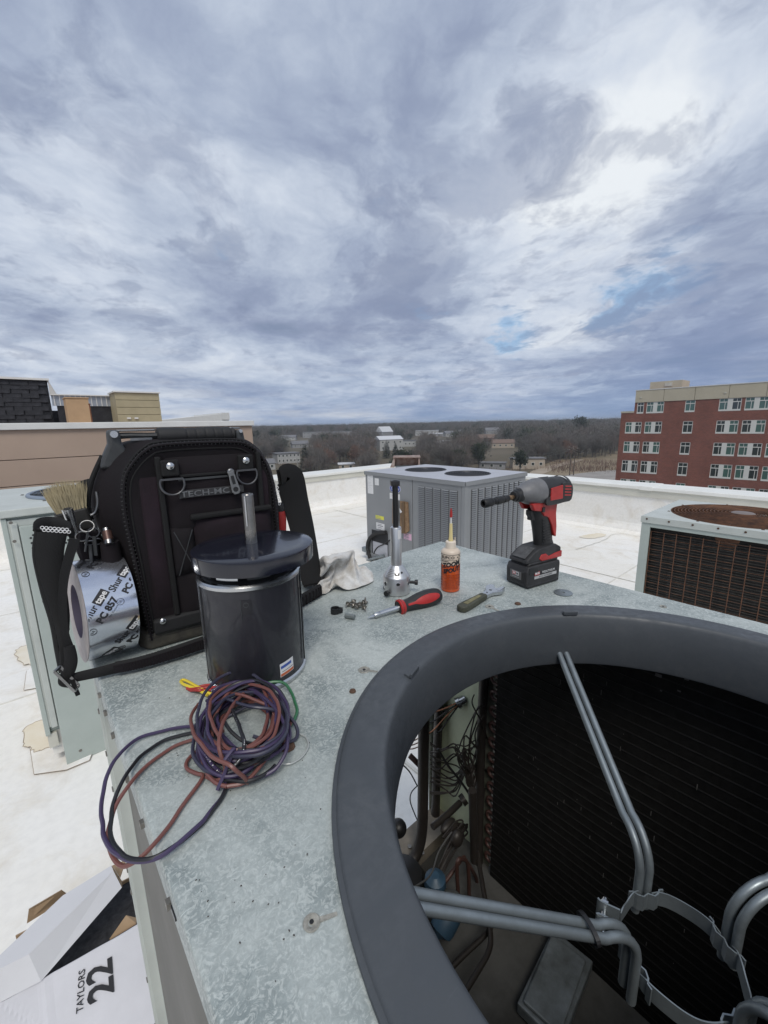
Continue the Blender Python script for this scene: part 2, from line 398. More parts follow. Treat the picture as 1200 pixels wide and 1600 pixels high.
# parapets: wall, canted base strip, fascia band, coping pieces with joints
def parapet(name, label, along):
    L0, L1 = (-32, PX) if along == 'x' else (-32, PY + .55)
    T = .40 if along == 'y' else .52
    t = thing(name, label, 'parapet', (PX + T / 2, 0, 0) if along == 'y' else (0, PY + T / 2, 0))
    def bb(l0, l1, n0, n1, z0, z1):
        b = MB(); n0 -= T / 2; n1 -= T / 2
        if along == 'y': b.mm(n0, n1, l0, l1, z0, z1)
        else: b.mm(l0, l1, n0, n1, z0, z1)
        return b
    bb(L0, L1, .0, T, -.24, PZ - .15).build('wall', M_ROOF, t, bevel=.01)
    bb(L0, L1, .02, T - .002, -18, -.26).build('outer_wall', M_PARBODY, t)
    b = MB(); k = [(-.13, .001), (-.128, .004), (-.05, .045), (-.012, .12), (.01, .2), (.01, .001)]
    rot = Matrix(((1, 0, 0, 0), (0, 0, 1, 0), (0, 1, 0, 0), (0, 0, 0, 1)))
    if along == 'y': b.prism([(x - T / 2, z) for x, z in k], -L1, -L0, rot=Matrix(((1, 0, 0, 0), (0, 0, -1, 0), (0, 1, 0, 0), (0, 0, 0, 1))))
    else: b.prism([(x - T / 2, z) for x, z in k], L0, L1, rot=Matrix(((0, 0, 1, 0), (1, 0, 0, 0), (0, 1, 0, 0), (0, 0, 0, 1))))
    b.build('cant_strip', M_ROOF, t)
    bb(L0, L1, -.022, .03, PZ - .16, PZ - .045).build('fascia', M_FASCIA, t, bevel=.004)
    l = L1; k = 0
    while l > -12:
        l2 = l - 3.05; dz = R.uniform(-.003, .003)
        e = .31 if along == 'y' else 0
        bb(l2 + .006, l, -.045, T + .05, PZ - .05 + dz, PZ + dz).build('coping_piece', M_COPING, t, bevel=.006)
        bb(l2 - .08, l2 + .09, -.05, T + .055, PZ - .055, PZ + .006).build('joint_cover', M_COPING, t, bevel=.003)
        l = l2; k += 1
    bb(L0, l, -.045, T + .05, PZ - .05, PZ).build('coping_piece', M_COPING, t)
    return t
parapet('parapet', 'low white membrane parapet with metal coping running from behind the bag', 'x')
parapet('parapet', 'low white parapet with jointed metal coping in front of the red brick building', 'y')

# ------------------------------------------------------------------ terrain
def gz(x, y):
    r = math.hypot(x, y)
    base = -18.0
    if r > 160: base += min(r - 160, 520) * .0165
    if r > 680: base += min(r - 680, 900) * .0042
    base += 1.1 * (noise.noise(Vector((x * .006, y * .006, 3.1)))) * min(1, r / 300)
    return base
GROUND = mat('ground', (.115, .092, .062), .95, var=(.02, .4), col2=(.085, .075, .045))
b = MB(); rr = [0, 12, 40, 80, 120, 160, 200, 240, 290, 350, 430, 520, 640, 800, 1000, 1400, 2000, 3200]; na = 96; vs = [(0, 0, gz(0, 0))]; fs = []
for r_ in rr[1:]:
    for i in range(na):
        x, y = r_ * cos(2 * pi * i / na), r_ * sin(2 * pi * i / na); vs.append((x, y, gz(x, y)))
fs += [(0, 1 + i, 1 + (i + 1) % na) for i in range(na)]
for j in range(len(rr) - 2):
    for i in range(na):
        a = 1 + j * na + i; c = 1 + j * na + (i + 1) % na; fs.append((a, a + na, c + na, c))
b.add(vs, fs, True); struct('ground', b, GROUND)
def gpt(u, v, lift=0.):
    """where a line of sight comes down on the terrain"""
    r_ = ray(u, v); t = 20
    while t < 2500:
        p = r_ * t + Vector((0, 0, CZ))
        if p.z < gz(p.x, p.y) + lift: return Vector((p.x, p.y, gz(p.x, p.y) + lift))
        t += 1.0 if t < 400 else 4
    return p
def ground_sheet(name, px, m, lift):
    ps = [gpt(u, v) for u, v in px]; c = sum(ps, Vector()) / len(ps); b = MB(); vs = [(c.x, c.y, gz(c.x, c.y) + lift)]
    ps = spline(ps, 5, True); 
    for f in (.33, .66, 1.): vs += [((c.x + (p.x - c.x) * f), (c.y + (p.y - c.y) * f), gz(c.x + (p.x - c.x) * f, c.y + (p.y - c.y) * f) + lift) for p in ps]
    n = len(ps); fs = [(0, 1 + i, 1 + (i + 1) % n) for i in range(n)]
    for j in range(2): fs += [(1 + j * n + i, 1 + (j + 1) * n + i, 1 + (j + 1) * n + (i + 1) % n, 1 + j * n + (i + 1) % n) for i in range(n)]
    b.add(vs, fs, True); return struct(name, b, m)
M_FIELD = mat('dry_field', (.27, .21, .14), .95, var=(.05, .35), col2=(.16, .13, .08))
M_TRACK = mat('dirt_track', (.36, .30, .23), .95, var=(.1, .2))
ground_sheet('field', [(838, 742), (850, 728), (885, 716), (935, 709), (985, 706), (1010, 720), (1000, 748), (900, 752)], M_FIELD, .35)
ground_sheet('track', [(828, 740), (860, 729), (905, 720), (908, 722), (872, 732), (845, 744)], M_TRACK, .5)
ground_sheet('pavement', [(880, 748), (905, 742), (960, 737), (990, 740), (985, 756), (890, 760)], mat('pavement', (.30, .28, .26), .9, var=(.2, .2)), .55)

# ------------------------------------------------------------------ tan building behind the left parapet
M_TAN = mat('tan_render', (.44, .335, .265), .85, var=(.7, .10), bump=(40, .2))
M_TRIM = mat('white_trim', (.72, .72, .70), .5, var=(3, .1))
M_DKSHINGLE = mat('charcoal_shingle', (.030, .032, .040), .85, var=(5, .5))
t = thing('tan_building', 'long tan rendered building wall with white top edge behind the black bag', 'building', (-6, 11, -18))
O = Vector((-6, 11, -18))
def lb(x0, x1, y0, y1, z0, z1, O=O): return MB().mm(x0 - O.x, x1 - O.x, y0 - O.y, y1 - O.y, z0 - O.z, z1 - O.z)
lb(-17, 4.80, 11.06, 24, -18, 1.86).build('core_wall', M_TAN, t)
for z0, z1 in ((-18, -.9), (-.885, .70), (.715, 1.215), (1.23, 1.80)):
    xs = [-17, 4.86]
    for a, c in zip(xs, xs[1:]): lb(a + .004, c - .004, 11.0, 11.07, z0, z1).build('wall_panel', M_TAN, t, bevel=.006)
lb(-17, 4.90, 10.94, 11.4, 1.80, 1.93).build('coping', M_TRIM, t, bevel=.01)
lb(4.5, 4.9, 11.4, 24, 1.80, 1.93).build('coping', M_TRIM, t, bevel=.01)
# dark shingled penthouse
t = thing('penthouse', 'charcoal shingled rooftop penthouse with pale metal edge above the tan wall', 'rooftop building', (-4, 17, 1.87)); O2 = Vector((-4, 17, 1.87))
lb(-14, 1.03, 17.05, 24, 1.87, 3.30, O2).build('core_wall', M_DKSHINGLE, t)
k = 0
sh = []
for i in range(4): sh.append(lb(0, .42 - .01 * i, -.03, .0, 0, .128, Vector((0, 0, 0))).mesh('shingle', M_DKSHINGLE))
for r_ in range(10):
    z0 = 2.02 + r_ * .125; x = -2.6 + (.2 if r_ % 2 else 0)
    while x < .62:
        o = bpy.data.objects.new('shingle', sh[R.randrange(4)]); C.objects.link(o); o.parent = t
        o.location = (x - O2.x, 17.04 - O2.y + R.uniform(-.01, .01), z0 - O2.z); o.rotation_euler = (radians(-4), 0, R.uniform(-.01, .01)); x += .425
lb(-14, 1.08, 16.95, 24, 3.30, 3.36, O2).build('roof_edge', M_TRIM, t)
b = MB(); b.add([(1.05 - O2.x, 17 - O2.y, 3.32 - O2.z), (1.05 - O2.x, 17.1 - O2.y, 2.9 - O2.z), (1.22 - O2.x, 17.05 - O2.y, 2.9 - O2.z)], [(0, 1, 2)]); b.build('flashing', M_TRIM, t, solid=.03)
lb(1.03, 3.0, 17.6, 20, 1.87, 2.42, O2).build('low_wall', M_DKSHINGLE, t)
b = lb(1.0, 2.62, 15.98, 16.03, 2.50, 2.80, O2); b.build('metal_screen', mat('blue_grey_sheet', (.40, .44, .50), .35, .3, var=(2, .2)), t)
b = MB()
for i in range(12): b.mm(1.05 + i * .13 - O2.x, 1.07 + i * .13 - O2.x, 15.955 - O2.y, 15.98 - O2.y, 2.50 - O2.z, 2.80 - O2.z)
b.build('rib', M_TRIM, t); lb(.98, 2.64, 15.9, 16.1, 2.80, 2.83, O2).build('screen_cap', M_TRIM, t)
lb(1.1, 2.55, 16.0, 16.05, 1.88, 2.50, O2).build('screen_base', M_DKSHINGLE, t)
M_KHAKI = mat('khaki_sheet', (.42, .37, .24), .6, var=(2, .15))
t = thing('khaki_rooftop_unit', 'khaki sheet metal box with seams, right of the rooftop penthouse', 'rooftop unit', (3.05, 15.5, 1.87))
o = Vector((3.05, 15.5, 1.87)); lb(2.46, 3.64, 15.05, 16, 1.97, 2.86, o).build('core', M_KHAKI, t)
for i in range(4): lb(2.45, 3.65, 15.0, 15.05, 2.0 + i * .215, 2.205 + i * .215, o).build('panel', M_KHAKI, t, bevel=.008)
lb(2.42, 3.68, 14.95, 16.05, 2.86, 2.90, o).build('cap', M_TRIM, t); lb(2.5, 3.7, 14.98, 16, 1.87, 1.965, o).build('base_rail', M_TRIM, t)
for x in (2.68, 2.88): lb(x, x + .1, 14.96, 15.0, 2.08, 2.13, o).build('vent', M_TRIM, t)
t = thing('tan_rooftop_box', 'small orange tan box standing on the roof between penthouse and khaki box', 'rooftop unit', (1.4, 14.3, 1.87)); o = Vector((1.4, 14.3, 1.87))
M_OT = mat('orange_tan', (.50, .34, .20), .8, var=(2, .15)); lb(1.16, 1.66, 14.0, 14.6, 1.87, 2.60, o).build('body', M_OT, t, bevel=.01); lb(1.14, 1.68, 13.98, 14.62, 2.60, 2.63, o).build('lid', M_OT, t, bevel=.01)
t = thing('roof_pipe', 'thin rusty vent pipe in front of the small orange tan box', 'pipe', (1.50, 12.6, 1.87)); MB().cyl((0, 0, 0), (0, 0, .50), .014, 10).build('stem', mat('rust', (.22, .09, .045), .85, var=(20, .5)), t); MB().cyl((0, 0, .5), (0, 0, .53), .022, 10).build('cap', MATS['rust'], t)
t = thing('white_hall', 'distant low white roofed hall just above the tan wall', 'building', (19, 66, -18)); o = Vector((19, 66, -18))
lb(14.5, 23.2, 60, 72, -18, 2.9, o).build('wall', M_TRIM, t)
b = MB(); b.add([(14.3 - 19, -6.2, 2.9 + 18), (22.2 - 19, -6.2, 3.7 + 18), (22.2 - 19, 6, 3.7 + 18), (14.3 - 19, 6, 2.9 + 18), (14.3 - 19, -6.2, 2.7 + 18), (22.2 - 19, -6.2, 2.7 + 18), (22.2 - 19, 6, 2.7 + 18), (14.3 - 19, 6, 2.7 + 18)], [(0, 1, 2, 3), (4, 7, 6, 5), (0, 4, 5, 1), (1, 5, 6, 2), (2, 6, 7, 3), (3, 7, 4, 0)])
b.build('roof', M_TRIM, t); lb(22.2, 23.3, 59.9, 72, 2.9, 3.85, o).build('parapet_end', M_TRIM, t)

# ------------------------------------------------------------------ red brick building
XB = 100.0
def brick_material():
    m = mat('red_brick', (.30, .09, .06), .85); nd, lk, b = nodes_of(m); c = nd.new('ShaderNodeTexCoord')
    mp = nd.new('ShaderNodeMapping'); mp.inputs['Rotation'].default_value = (radians(90), 0, radians(90)); lk.new(c.outputs['Object'], mp.inputs[0])
    sx = nd.new('ShaderNodeSeparateXYZ'); cx = nd.new('ShaderNodeCombineXYZ'); lk.new(c.outputs['Object'], sx.inputs[0]); lk.new(sx.outputs[1], cx.inputs[0]); lk.new(sx.outputs[2], cx.inputs[1])
    t_ = nd.new('ShaderNodeTexBrick'); t_.inputs['Scale'].default_value = 1.; t_.inputs['Brick Width'].default_value = .4; t_.inputs['Row Height'].default_value = .14; t_.inputs['Mortar Size'].default_value = .012
    t_.inputs['Color1'].default_value = (.24, .080, .058, 1); t_.inputs['Color2'].default_value = (.175, .062, .047, 1); t_.inputs['Mortar'].default_value = (.28, .16, .12, 1); lk.new(cx.outputs[0], t_.inputs['Vector'])
    n = add_noise(m, .35, 6); r = rampn(m, n, [(.3, G1(.8)), (.7, G1(1.08))]); lk.new(mixm(m, 1., t_.outputs['Color'], r, 'MULTIPLY'), b.inputs['Base Color']); return m
M_BRICK = brick_material()
M_BTAN = mat('tan_precast', (.52, .47, .36), .8, var=(.3, .1)); M_FRAME = mat('white_frame', (.66, .66, .62), .5)
M_GLASS = mat('dark_glass', (.025, .035, .035), .08, spec=.9); M_GLASSG = mat('green_glass', (.06, .13, .11), .1, spec=.9)
def fy(u, v): p = at(u, v, x=XB); return p.y, p.z
O = Vector((XB, 10, -18)); t = thing('brick_building', 'five storey red brick office building with tan precast top and white windows', 'building', O)
yL = fy(994, 611)[0]; zT = 7.55; zP = fy(994, 628)[1]; yW = fy(971, 643)[0]; zW = fy(971, 643)[1]
zP = fy(1078, 625)[1] - .02
def rb(x0, x1, y0, y1, z0, z1): return MB().mm(x0 - O.x, x1 - O.x, y0 - O.y, y1 - O.y, z0 - O.z, z1 - O.z)
def zs(u, v): return fy(u, v)[1]
# window columns as (photo u-left, u-right) on the second row and whether double
Z4 = lambda a: (900 + a / 4.)
cols2 = [(Z4(310), Z4(410), 2), (Z4(430), Z4(537), 2), (Z4(668), Z4(730), 1), (Z4(877), Z4(1015), 2), (Z4(1037), Z4(1185), 2)]
cols = []
for a, c, n in cols2: cols.append((fy(a, 663)[0], fy(c, 663)[0], n))
pitch = cols[3][0] - cols[4][0]
for k in range(1, 6): cols.append((cols[4][0] - pitch * k - (2.0 if k > 3 else 0), cols[4][1] - pitch * k - (2.0 if k > 3 else 0), 2))
rows = [(zs(1078, 625), zs(1075, 642.5)), (zs(1075, 658), zs(1074, 676)), (zs(1071, 691), zs(1070, 709)), (zs(1067, 723), zs(1064, 742))]
st = rows[1][0] - rows[2][0]
rows.append((rows[3][0] - st, rows[3][1] - st))
def wall_with_holes(y0, y1, z0, z1, holes, thick, m, name):
    ys = sorted(set([y0, y1] + [h[0] for h in holes] + [h[1] for h in holes])); zz = sorted(set([z0, z1] + [h[2] for h in holes] + [h[3] for h in holes])); b = MB()
    for a, c in zip(ys, ys[1:]):
        if c <= y0 or a >= y1: continue
        run = None
        for d, e in zip(zz, zz[1:]):
            if d < z0 - 1e-6 or e > z1 + 1e-6: continue
            my, mz = (a + c) / 2, (d + e) / 2
            solid = not any(h[0] < my < h[1] and h[2] < mz < h[3] for h in holes)
            if solid: run = (run[0], e) if run else (d, e)
            if (not solid or e >= z1 - 1e-6) and run: b.mm(-thick, 0, a, c, run[0], run[1]); run = None
    b.v = [Vector((p.x + XB + thick - O.x, p.y - O.y, p.z - O.z)) for p in b.v]; return b.build(name, m, t)
holes = []
for ci, (ya, yb, n) in enumerate(cols):
    for ri, (zt_, zb_) in enumerate(rows):
        if ci == 0 and ri == 0: holes.append((min(ya, yb) - .1, yL - .5, zb_, zt_)); continue
        holes.append((min(ya, yb), max(ya, yb), zb_, zt_))
yE = -40.0
wall_with_holes(yE, yL, -18, zP, [h for h in holes if h[0] < yL], .35, M_BRICK, 'wall')
wall_with_holes(yL, yW, -18, zW - .35, [h for h in holes if h[1] > yL and h[3] < zW], .35, M_BRICK, 'wing_wall')
rb(XB + .4, XB + 22, yE, yL - .05, -18, zT - .3).build('core', M_BRICK, t); rb(XB + .4, XB + 22, yL - .04, yW - .05, -18, zW - .4).build('wing_core', M_BRICK, t)
rb(XB - .06, XB + 22, yL + .01, yW + .1, zW - .35, zW).build('wing_coping', M_BTAN, t)
y = yL
while y > yE:
    y2 = max(yE, y - 5.2); rb(XB - .10, XB + .5, y2 + .03, y - .03, zP, zT).build('precast_panel', M_BTAN, t, bevel=.02); y = y2
rb(XB + .5, XB + 22, yL - .6, yL - .05, zP, zT).build('precast_panel', M_BTAN, t); rb(XB - .16, XB + .6, yE, yL + .05, zT, zT + .15).build('roof_edge', M_TRIM, t)
ph = fy(1002, 600); ph2 = fy(1050, 602)
rb(XB + 3, XB + 8, ph2[0] - .9, ph[0] - .7, zT, zT + 1.75).build('stair_head', M_BTAN, t)
rb(XB + 2.9, XB + 3, ph2[0] + .8, ph2[0] + 2.1, zT + .7, zT + 1.4).build('louvre', M_FASCIA, t)
for h in holes:
    y0, y1, z0, z1 = h; wd = y1 - y0; double = wd > 3; f = MB()
    fr = rb(XB - .02, XB + .16, y0 + .0, y1 - .0, z0 - .18, z0 + .12); fr.v = fr.v
    for a, c in (((y0, y0 + .10)), ((y1 - .10, y1))): fr.mm(XB + .02 - O.x, XB + .16 - O.x, a - O.y, c - O.y, z0 + .12 - O.z, z1 - O.z)
    fr.mm(XB + .02 - O.x, XB + .16 - O.x, y0 - O.y, y1 - O.y, z1 - .10 - O.z, z1 - O.z)
    bays = [(y0 + .1, y1 - .1)]
    if double:
        m_ = (y0 + y1) / 2; fr.mm(XB + .0 - O.x, XB + .16 - O.x, m_ - .38 - O.y, m_ + .38 - O.y, z0 + .12 - O.z, z1 - .1 - O.z); bays = [(y0 + .1, m_ - .38), (m_ + .38, y1 - .1)]
    wf = MB(); zm = z1 - .1 - (z1 - z0) * .27
    fr.mi = [0] * len(fr.f)
    f0 = fr
    for a, c in bays:
        f0.mm(XB + .04 - O.x, XB + .14 - O.x, a - O.y, c - O.y, zm - .07 - O.z, zm + .07 - O.z)
        for q in ((.32,) if double else (.5,)):
            s_ = a + (c - a) * q; f0.mm(XB + .05 - O.x, XB + .13 - O.x, s_ - .04 - O.y, s_ + .04 - O.y, z0 + .12 - O.z, zm - .07 - O.z)
            s_ = a + (c - a) * .5; f0.mm(XB + .05 - O.x, XB + .13 - O.x, s_ - .03 - O.y, s_ + .03 - O.y, zm + .07 - O.z, z1 - .1 - O.z)
    w_ = f0.build('window', M_FRAME, t)
    for a, c in bays:
        g = M_GLASSG if R.random() < (.75 if z1 > 3 else .45) else M_GLASS
        MB().mm(XB + .08 - O.x, XB + .10 - O.x, a - O.y, c - O.y, z0 + .12 - O.z, z1 - .1 - O.z).build('pane', g, w_)
        if R.random() < .55:
            hgt = R.uniform(.25, .75) * (z1 - z0); MB().mm(XB + .2 - O.x, XB + .22 - O.x, a - O.y, c - O.y, z1 - .1 - hgt - O.z, z1 - .1 - O.z).build('blind', mat('blind', (.30, .31, .28), .8), w_)
for u in (1002, 1133): 
    y_, _ = fy(u, 620); MB().mm(-.2, 0, y_ - .15 - O.y, y_ + .15 - O.y, zP + .9 - O.z, zP + 1.1 - O.z).build('roof_light', M_FASCIA, t)
# ------------------------------------------------------------------ trees, houses and poles beyond the roof
M_TWIG = [mat('twig_a', (.135, .122, .110), .9, var=(.6, .35)), mat('twig_b', (.165, .148, .135), .9, var=(.6, .35)), mat('twig_c', (.165, .13, .11), .9, var=(.6, .3)), mat('twig_d', (.125, .122, .105), .9, var=(.6, .3))]
M_TRUNK = mat('bark', (.13, .115, .10), .9, var=(3, .4)); M_EVER = mat('evergreen', (.028, .045, .022), .8, var=(.8, .5)); M_EVER2 = mat('pine', (.045, .058, .030), .8, var=(.8, .4))
def twig_crown(seed, h, wd, n, evergreen=False):
    r = random.Random(seed); b = MB(); vs = []; fs = []
    limbs = []
    for i in range(26):
        a = r.uniform(0, 2 * pi); z0 = h * r.uniform(.22, .55); rr_ = wd / 2 * sqrt(r.random()) * .95; z1 = h * r.uniform(.6, .97) * (1 - .25 * (rr_ / (wd / 2)) ** 2)
        p0 = Vector((0, 0, z0)); p1 = Vector((rr_ * cos(a), rr_ * sin(a), z1)); limbs.append((p0, p1)); m_ = (p0 + p1) / 2 + Vector((r.uniform(-.5, .5), r.uniform(-.5, .5), -.3))
        for q0, q1, w0, w1 in ((p0, m_, .11, .07), (m_, p1, .07, .02)):
            s = Vector((-sin(a), cos(a), 0)); o = len(vs); vs += [q0 - s * w0, q0 + s * w0, q1 + s * w1, q1 - s * w1]; fs.append((o, o + 1, o + 2, o + 3))
            s = Vector((0, 0, 1)); o = len(vs); vs += [q0 - s * w0, q0 + s * w0, q1 + s * w1, q1 - s * w1]; fs.append((o, o + 1, o + 2, o + 3))
    clumps = [(r.choice(limbs)[1] * r.uniform(.75, 1.0), r.uniform(.6, 1.5)) for _ in range(22)]
    for i in range(n):
        c, cr = clumps[r.randrange(len(clumps))] if r.random() < .7 else (limbs[r.randrange(26)][0].lerp(limbs[r.randrange(26)][1], r.uniform(.4, 1)), 1.6)
        p = Vector(c) + Vector((r.gauss(0, cr * .55), r.gauss(0, cr * .55), r.gauss(0, cr * .45)))
        d = (p - Vector((0, 0, h * .35))).normalized() + Vector((r.uniform(-.6, .6), r.uniform(-.6, .6), r.uniform(-.3, .6))); d.normalize()
        L = r.uniform(.5, 1.3) if not evergreen else r.uniform(.35, .8); w_ = r.uniform(.018, .05) if not evergreen else r.uniform(.12, .3)
        s = d.cross(Vector((r.uniform(-1, 1), r.uniform(-1, 1), r.uniform(-1, 1)))).normalized() * w_; o = len(vs)
        vs += [p - s, p + s, p + d * L]; fs.append((o, o + 1, o + 2))
    b.add(vs, fs); return b
def cone_crown(seed, h, wd, n):
    r = random.Random(seed); vs = []; fs = []
    for i in range(n):
        z = h * (1 - sqrt(r.random()) * .93); rad = wd / 2 * (1 - z / h) ** .7 * r.uniform(.55, 1.05) * (1 + .25 * sin(z * 5 + seed)); a = r.uniform(0, 2 * pi)
        p = Vector((rad * cos(a), rad * sin(a), z)); d = Vector((cos(a), sin(a), r.uniform(-.5, .5))).normalized(); s = d.cross(Vector((0, 0, 1))) * r.uniform(.12, .35); L = r.uniform(.4, .9); o = len(vs)
        vs += [p - s, p + s, p + d * L + Vector((0, 0, r.uniform(-.1, .3)))]; fs.append((o, o + 1, o + 2))
    b = MB(); b.add(vs, fs); return b
def trunk(h): 
    b = MB(); b.lathe([(.26, 0), (.2, h * .15), (.15, h * .4), (.05, h * .72)], 7); return b
KINDS = []
for i in range(6):
    h = 11 + (i % 3) * 1.6; KINDS.append(('bare_tree', twig_crown(100 + i, h, 8 + i % 3 * 1.3, 1500).mesh('crown', M_TWIG[i % 4]), trunk(h).mesh('trunk', M_TRUNK), 'bare'))
for i in range(2): KINDS.append(('evergreen_tree', twig_crown(200 + i, 10.5, 6.5, 1700, True).mesh('crown', M_EVER if i else M_EVER2), trunk(10).mesh('trunk', M_TRUNK), 'ever'))
KINDS.append(('conifer_tree', cone_crown(5, 11, 5.5, 1500).mesh('crown', M_EVER), trunk(10).mesh('trunk', M_TRUNK), 'cone'))
KINDS.append(('russet_tree', twig_crown(301, 10, 8.5, 1900).mesh('crown', mat('russet_twig', (.19, .115, .085), .9, var=(.8, .3))), trunk(9).mesh('trunk', M_TRUNK), 'russet'))
def tree(k, p, s, label, group, rz=None):
    nm, cm, tm, _ = KINDS[k]; t = thing(nm, label, 'tree', p, R.uniform(0, 6.28) if rz is None else rz, group); t.scale = (s * R.uniform(.9, 1.15), s * R.uniform(.9, 1.15), s)
    for n_, me in (('crown', cm), ('trunk', tm)):
        o = bpy.data.objects.new(n_, me); C.objects.link(o); o.parent = t
    return t
# houses and sheds on the hillside (photo column, photo row of the base, width m, depth m, height m, colours)
M_HW = mat('house_white', (.42, .42, .41), .7, var=(.5, .1)); M_HG = mat('house_grey', (.28, .28, .285), .7, var=(.5, .1)); M_HT = mat('house_tan', (.40, .34, .27), .7); M_HB = mat('house_brick', (.24, .12, .09), .8)
M_RG = mat('roof_grey', (.17, .17, .18), .8, var=(.5, .2)); M_RW = mat('roof_pale', (.55, .56, .58), .6); M_RB = mat('roof_brown', (.16, .11, .085), .8)
def house(label, u, v, w_, dp, h, wall, roofm, gable=1.8, rz=None, nwin=4, floors=1, cat='house', name='house'):
    p = gpt(u, v); a = atan2(p.y, p.x); t = thing(name, label, cat, (p.x, p.y, p.z - .5), a + pi / 2 + (rz or 0)); HOUSES.append((u, v, w_, p, a))
    MB().mm(-w_ / 2, w_ / 2, -dp, 0, 0, h + .5).build('wall', wall, t)
    b = MB(); e = .35
    if gable: b.prism([(-dp - e, h + .5), (e, h + .5), (-dp / 2, h + .5 + gable)], -w_ / 2 - e, w_ / 2 + e, rot=Matrix(((0, 0, 1, 0), (1, 0, 0, 0), (0, 1, 0, 0), (0, 0, 0, 1))))
    else: b.mm(-w_ / 2 - e, w_ / 2 + e, -dp - e, e, h + .5, h + .85)
    b.build('roof', roofm, t)
    for fl in range(floors):
        for i in range(nwin):
            x = -w_ / 2 + w_ * (i + .5) / nwin; z = .5 + h / floors * (fl + .35); ww = min(1.3, w_ / nwin * .5)
            f = MB().mm(x - ww / 2, x + ww / 2, 0, .08, z, z + 1.3).build('window', M_FRAME, t); MB().mm(x - ww / 2 + .12, x + ww / 2 - .12, .08, .1, z + .12, z + 1.18).build('pane', M_GLASS, f)
    return t
HOUSES = []
house('white flat topped building with dark windows among bare trees left of centre', 452, 724, 12, 9, 5, M_HW, M_RG, 0, .3, 6, 2, 'building', 'apartment_building')
house('small pale shed roof just over the parapet below the russet tree', 542, 734, 7, 5, 2.4, M_HT, M_RW, .7, .1, 2)
house('long low institutional building on the far ridge above the russet tree', 512, 684, 58, 16, 7, M_HG, M_RG, 0, .05, 14, 2, 'building', 'school_building')
house('pale grey factory with stepped white annexes behind the rusty hood', 612, 704, 17, 12, 7.5, M_HW, M_RW, 2.4, .35, 4, 2, 'building', 'factory')
house('tall narrow pale silo house above the stepped white factory', 606, 687, 16, 10, 8, M_HG, M_RW, 5.5, .8, 2, 2, 'building', 'factory')
house('white annexe with dark window bands right of the stepped factory', 634, 698, 15, 9, 4.5, M_HW, M_RG, 0, -.1, 5, 1, 'building', 'factory')
house('white colonnaded hall on the hillside above the grey air conditioner', 667, 681, 27, 10, 6.0, M_HW, M_RW, 0, .0, 7, 1, 'building', 'hall')
house('low white roofed shed right of the colonnaded hall', 684, 682, 18, 9, 3, M_HG, M_RW, .8, .1, 4)
house('bright small white house on the hill left of the road bend', 693, 694, 11, 6, 2.5, M_HW, M_RW, 0, .1, 3)
house('pale gabled house high on the hillside, left one of a pair', 706, 682, 14, 8, 3.2, M_HW, M_RG, 3, .4, 3)
house('grey gabled house high on the hillside, right one of a pair', 722, 680, 12, 8, 3.2, M_HG, M_RG, 3, -.4, 3)
house('brown roofed bungalow above the utility poles', 786, 700, 15, 8, 3.2, M_HT, M_RB, 2.5, .1, 4)
house('grey gabled house with several gables near the middle of the ridge', 770, 678, 17, 9, 4, M_HG, M_RG, 3.5, .3, 4)
house('red brown roofed house beside the grey gabled one', 758, 690, 15, 8, 3, M_HB, M_RB, 3, -.2, 4)
house('long pale retaining hall with a flat top behind the double utility pole', 826, 733, 13, 6, 4.2, M_HT, M_RG, 0, .25, 4, 1, 'building', 'warehouse')
house('low pale wall like shed left of the evergreen bush', 768, 733, 11, 5, 2.4, M_HG, M_RG, 0, -.1, 3, 1, 'building', 'warehouse')
house('white house peeping out of the trees near the ridge', 849, 667, 15, 8, 5, M_HW, M_RG, 3, .3, 3)
house('grey cottage in the woods left of the tall white silo house', 470, 700, 13, 8, 3.2, M_HG, M_RG, 2.5, .2, 3)
house('pale bungalow deep in the trees left of centre', 450, 688, 16, 8, 3, M_HW, M_RG, 2.5, -.2, 3)
house('white trimmed cottage among the bare trees above the parapet', 415, 735, 9, 6, 3, M_HW, M_RG, 2, .2, 3)

# named single trees the photograph shows, then the wood
def tree_at(k, u, v, s, label, grp=None): return tree(k, gpt(u, v), s, label, grp)
tree_at(6, 400, 706, 1.5, 'dark evergreen at the left end of the wood beside the tan wall'); tree_at(7, 428, 703, 1.5, 'dark evergreen second from the tan wall')
tree_at(8, 478, 742, 1.15, 'dark pointed conifer in front of the pale flat topped building'); tree_at(9, 562, 735, 1.2, 'russet bare tree rising over the left parapet')
tree_at(8, 604, 716, .9, 'small dark conifer in front of the stepped factory'); tree_at(8, 618, 714, .75, 'smaller dark conifer right of the first at the factory')
tree_at(6, 748, 737, 1.15, 'dense dark evergreen behind the corner of the grey air conditioner'); tree_at(7, 812, 742, .95, 'round dark evergreen bush beside the utility pole')
tree_at(6, 904, 690, 1.9, 'tall round evergreen crowning the ridge near the brick building'); tree_at(7, 1183, 765, .8, 'dark evergreen top in front of the brick building')
tree_at(8, 700, 716, .7, 'dark small conifer in the middle of the hillside'); tree_at(9, 742, 704, 1., 'russet bare tree beside the red brown roofed house')
n_ = 0; cand = []
def blocked(p):
    a = atan2(p.y, p.x); r = math.hypot(p.x, p.y)
    for (u, v, w_, hp, ha) in HOUSES:
        hr = math.hypot(hp.x, hp.y); da = (a - ha) * hr
        if abs(da) < w_ * .55 + 4 and hr - 95 - hr * .14 < r < hr + 14: return True
    d = ray(905, 700); da = a - atan2(d.y, d.x)
    return False
A0, A1 = atan2(ray(385, 700).y, ray(385, 700).x), atan2(ray(1010, 700).y, ray(1010, 700).x)
fieldA = (atan2(ray(1000, 700).y, ray(1000, 700).x), atan2(ray(838, 700).y, ray(838, 700).x))
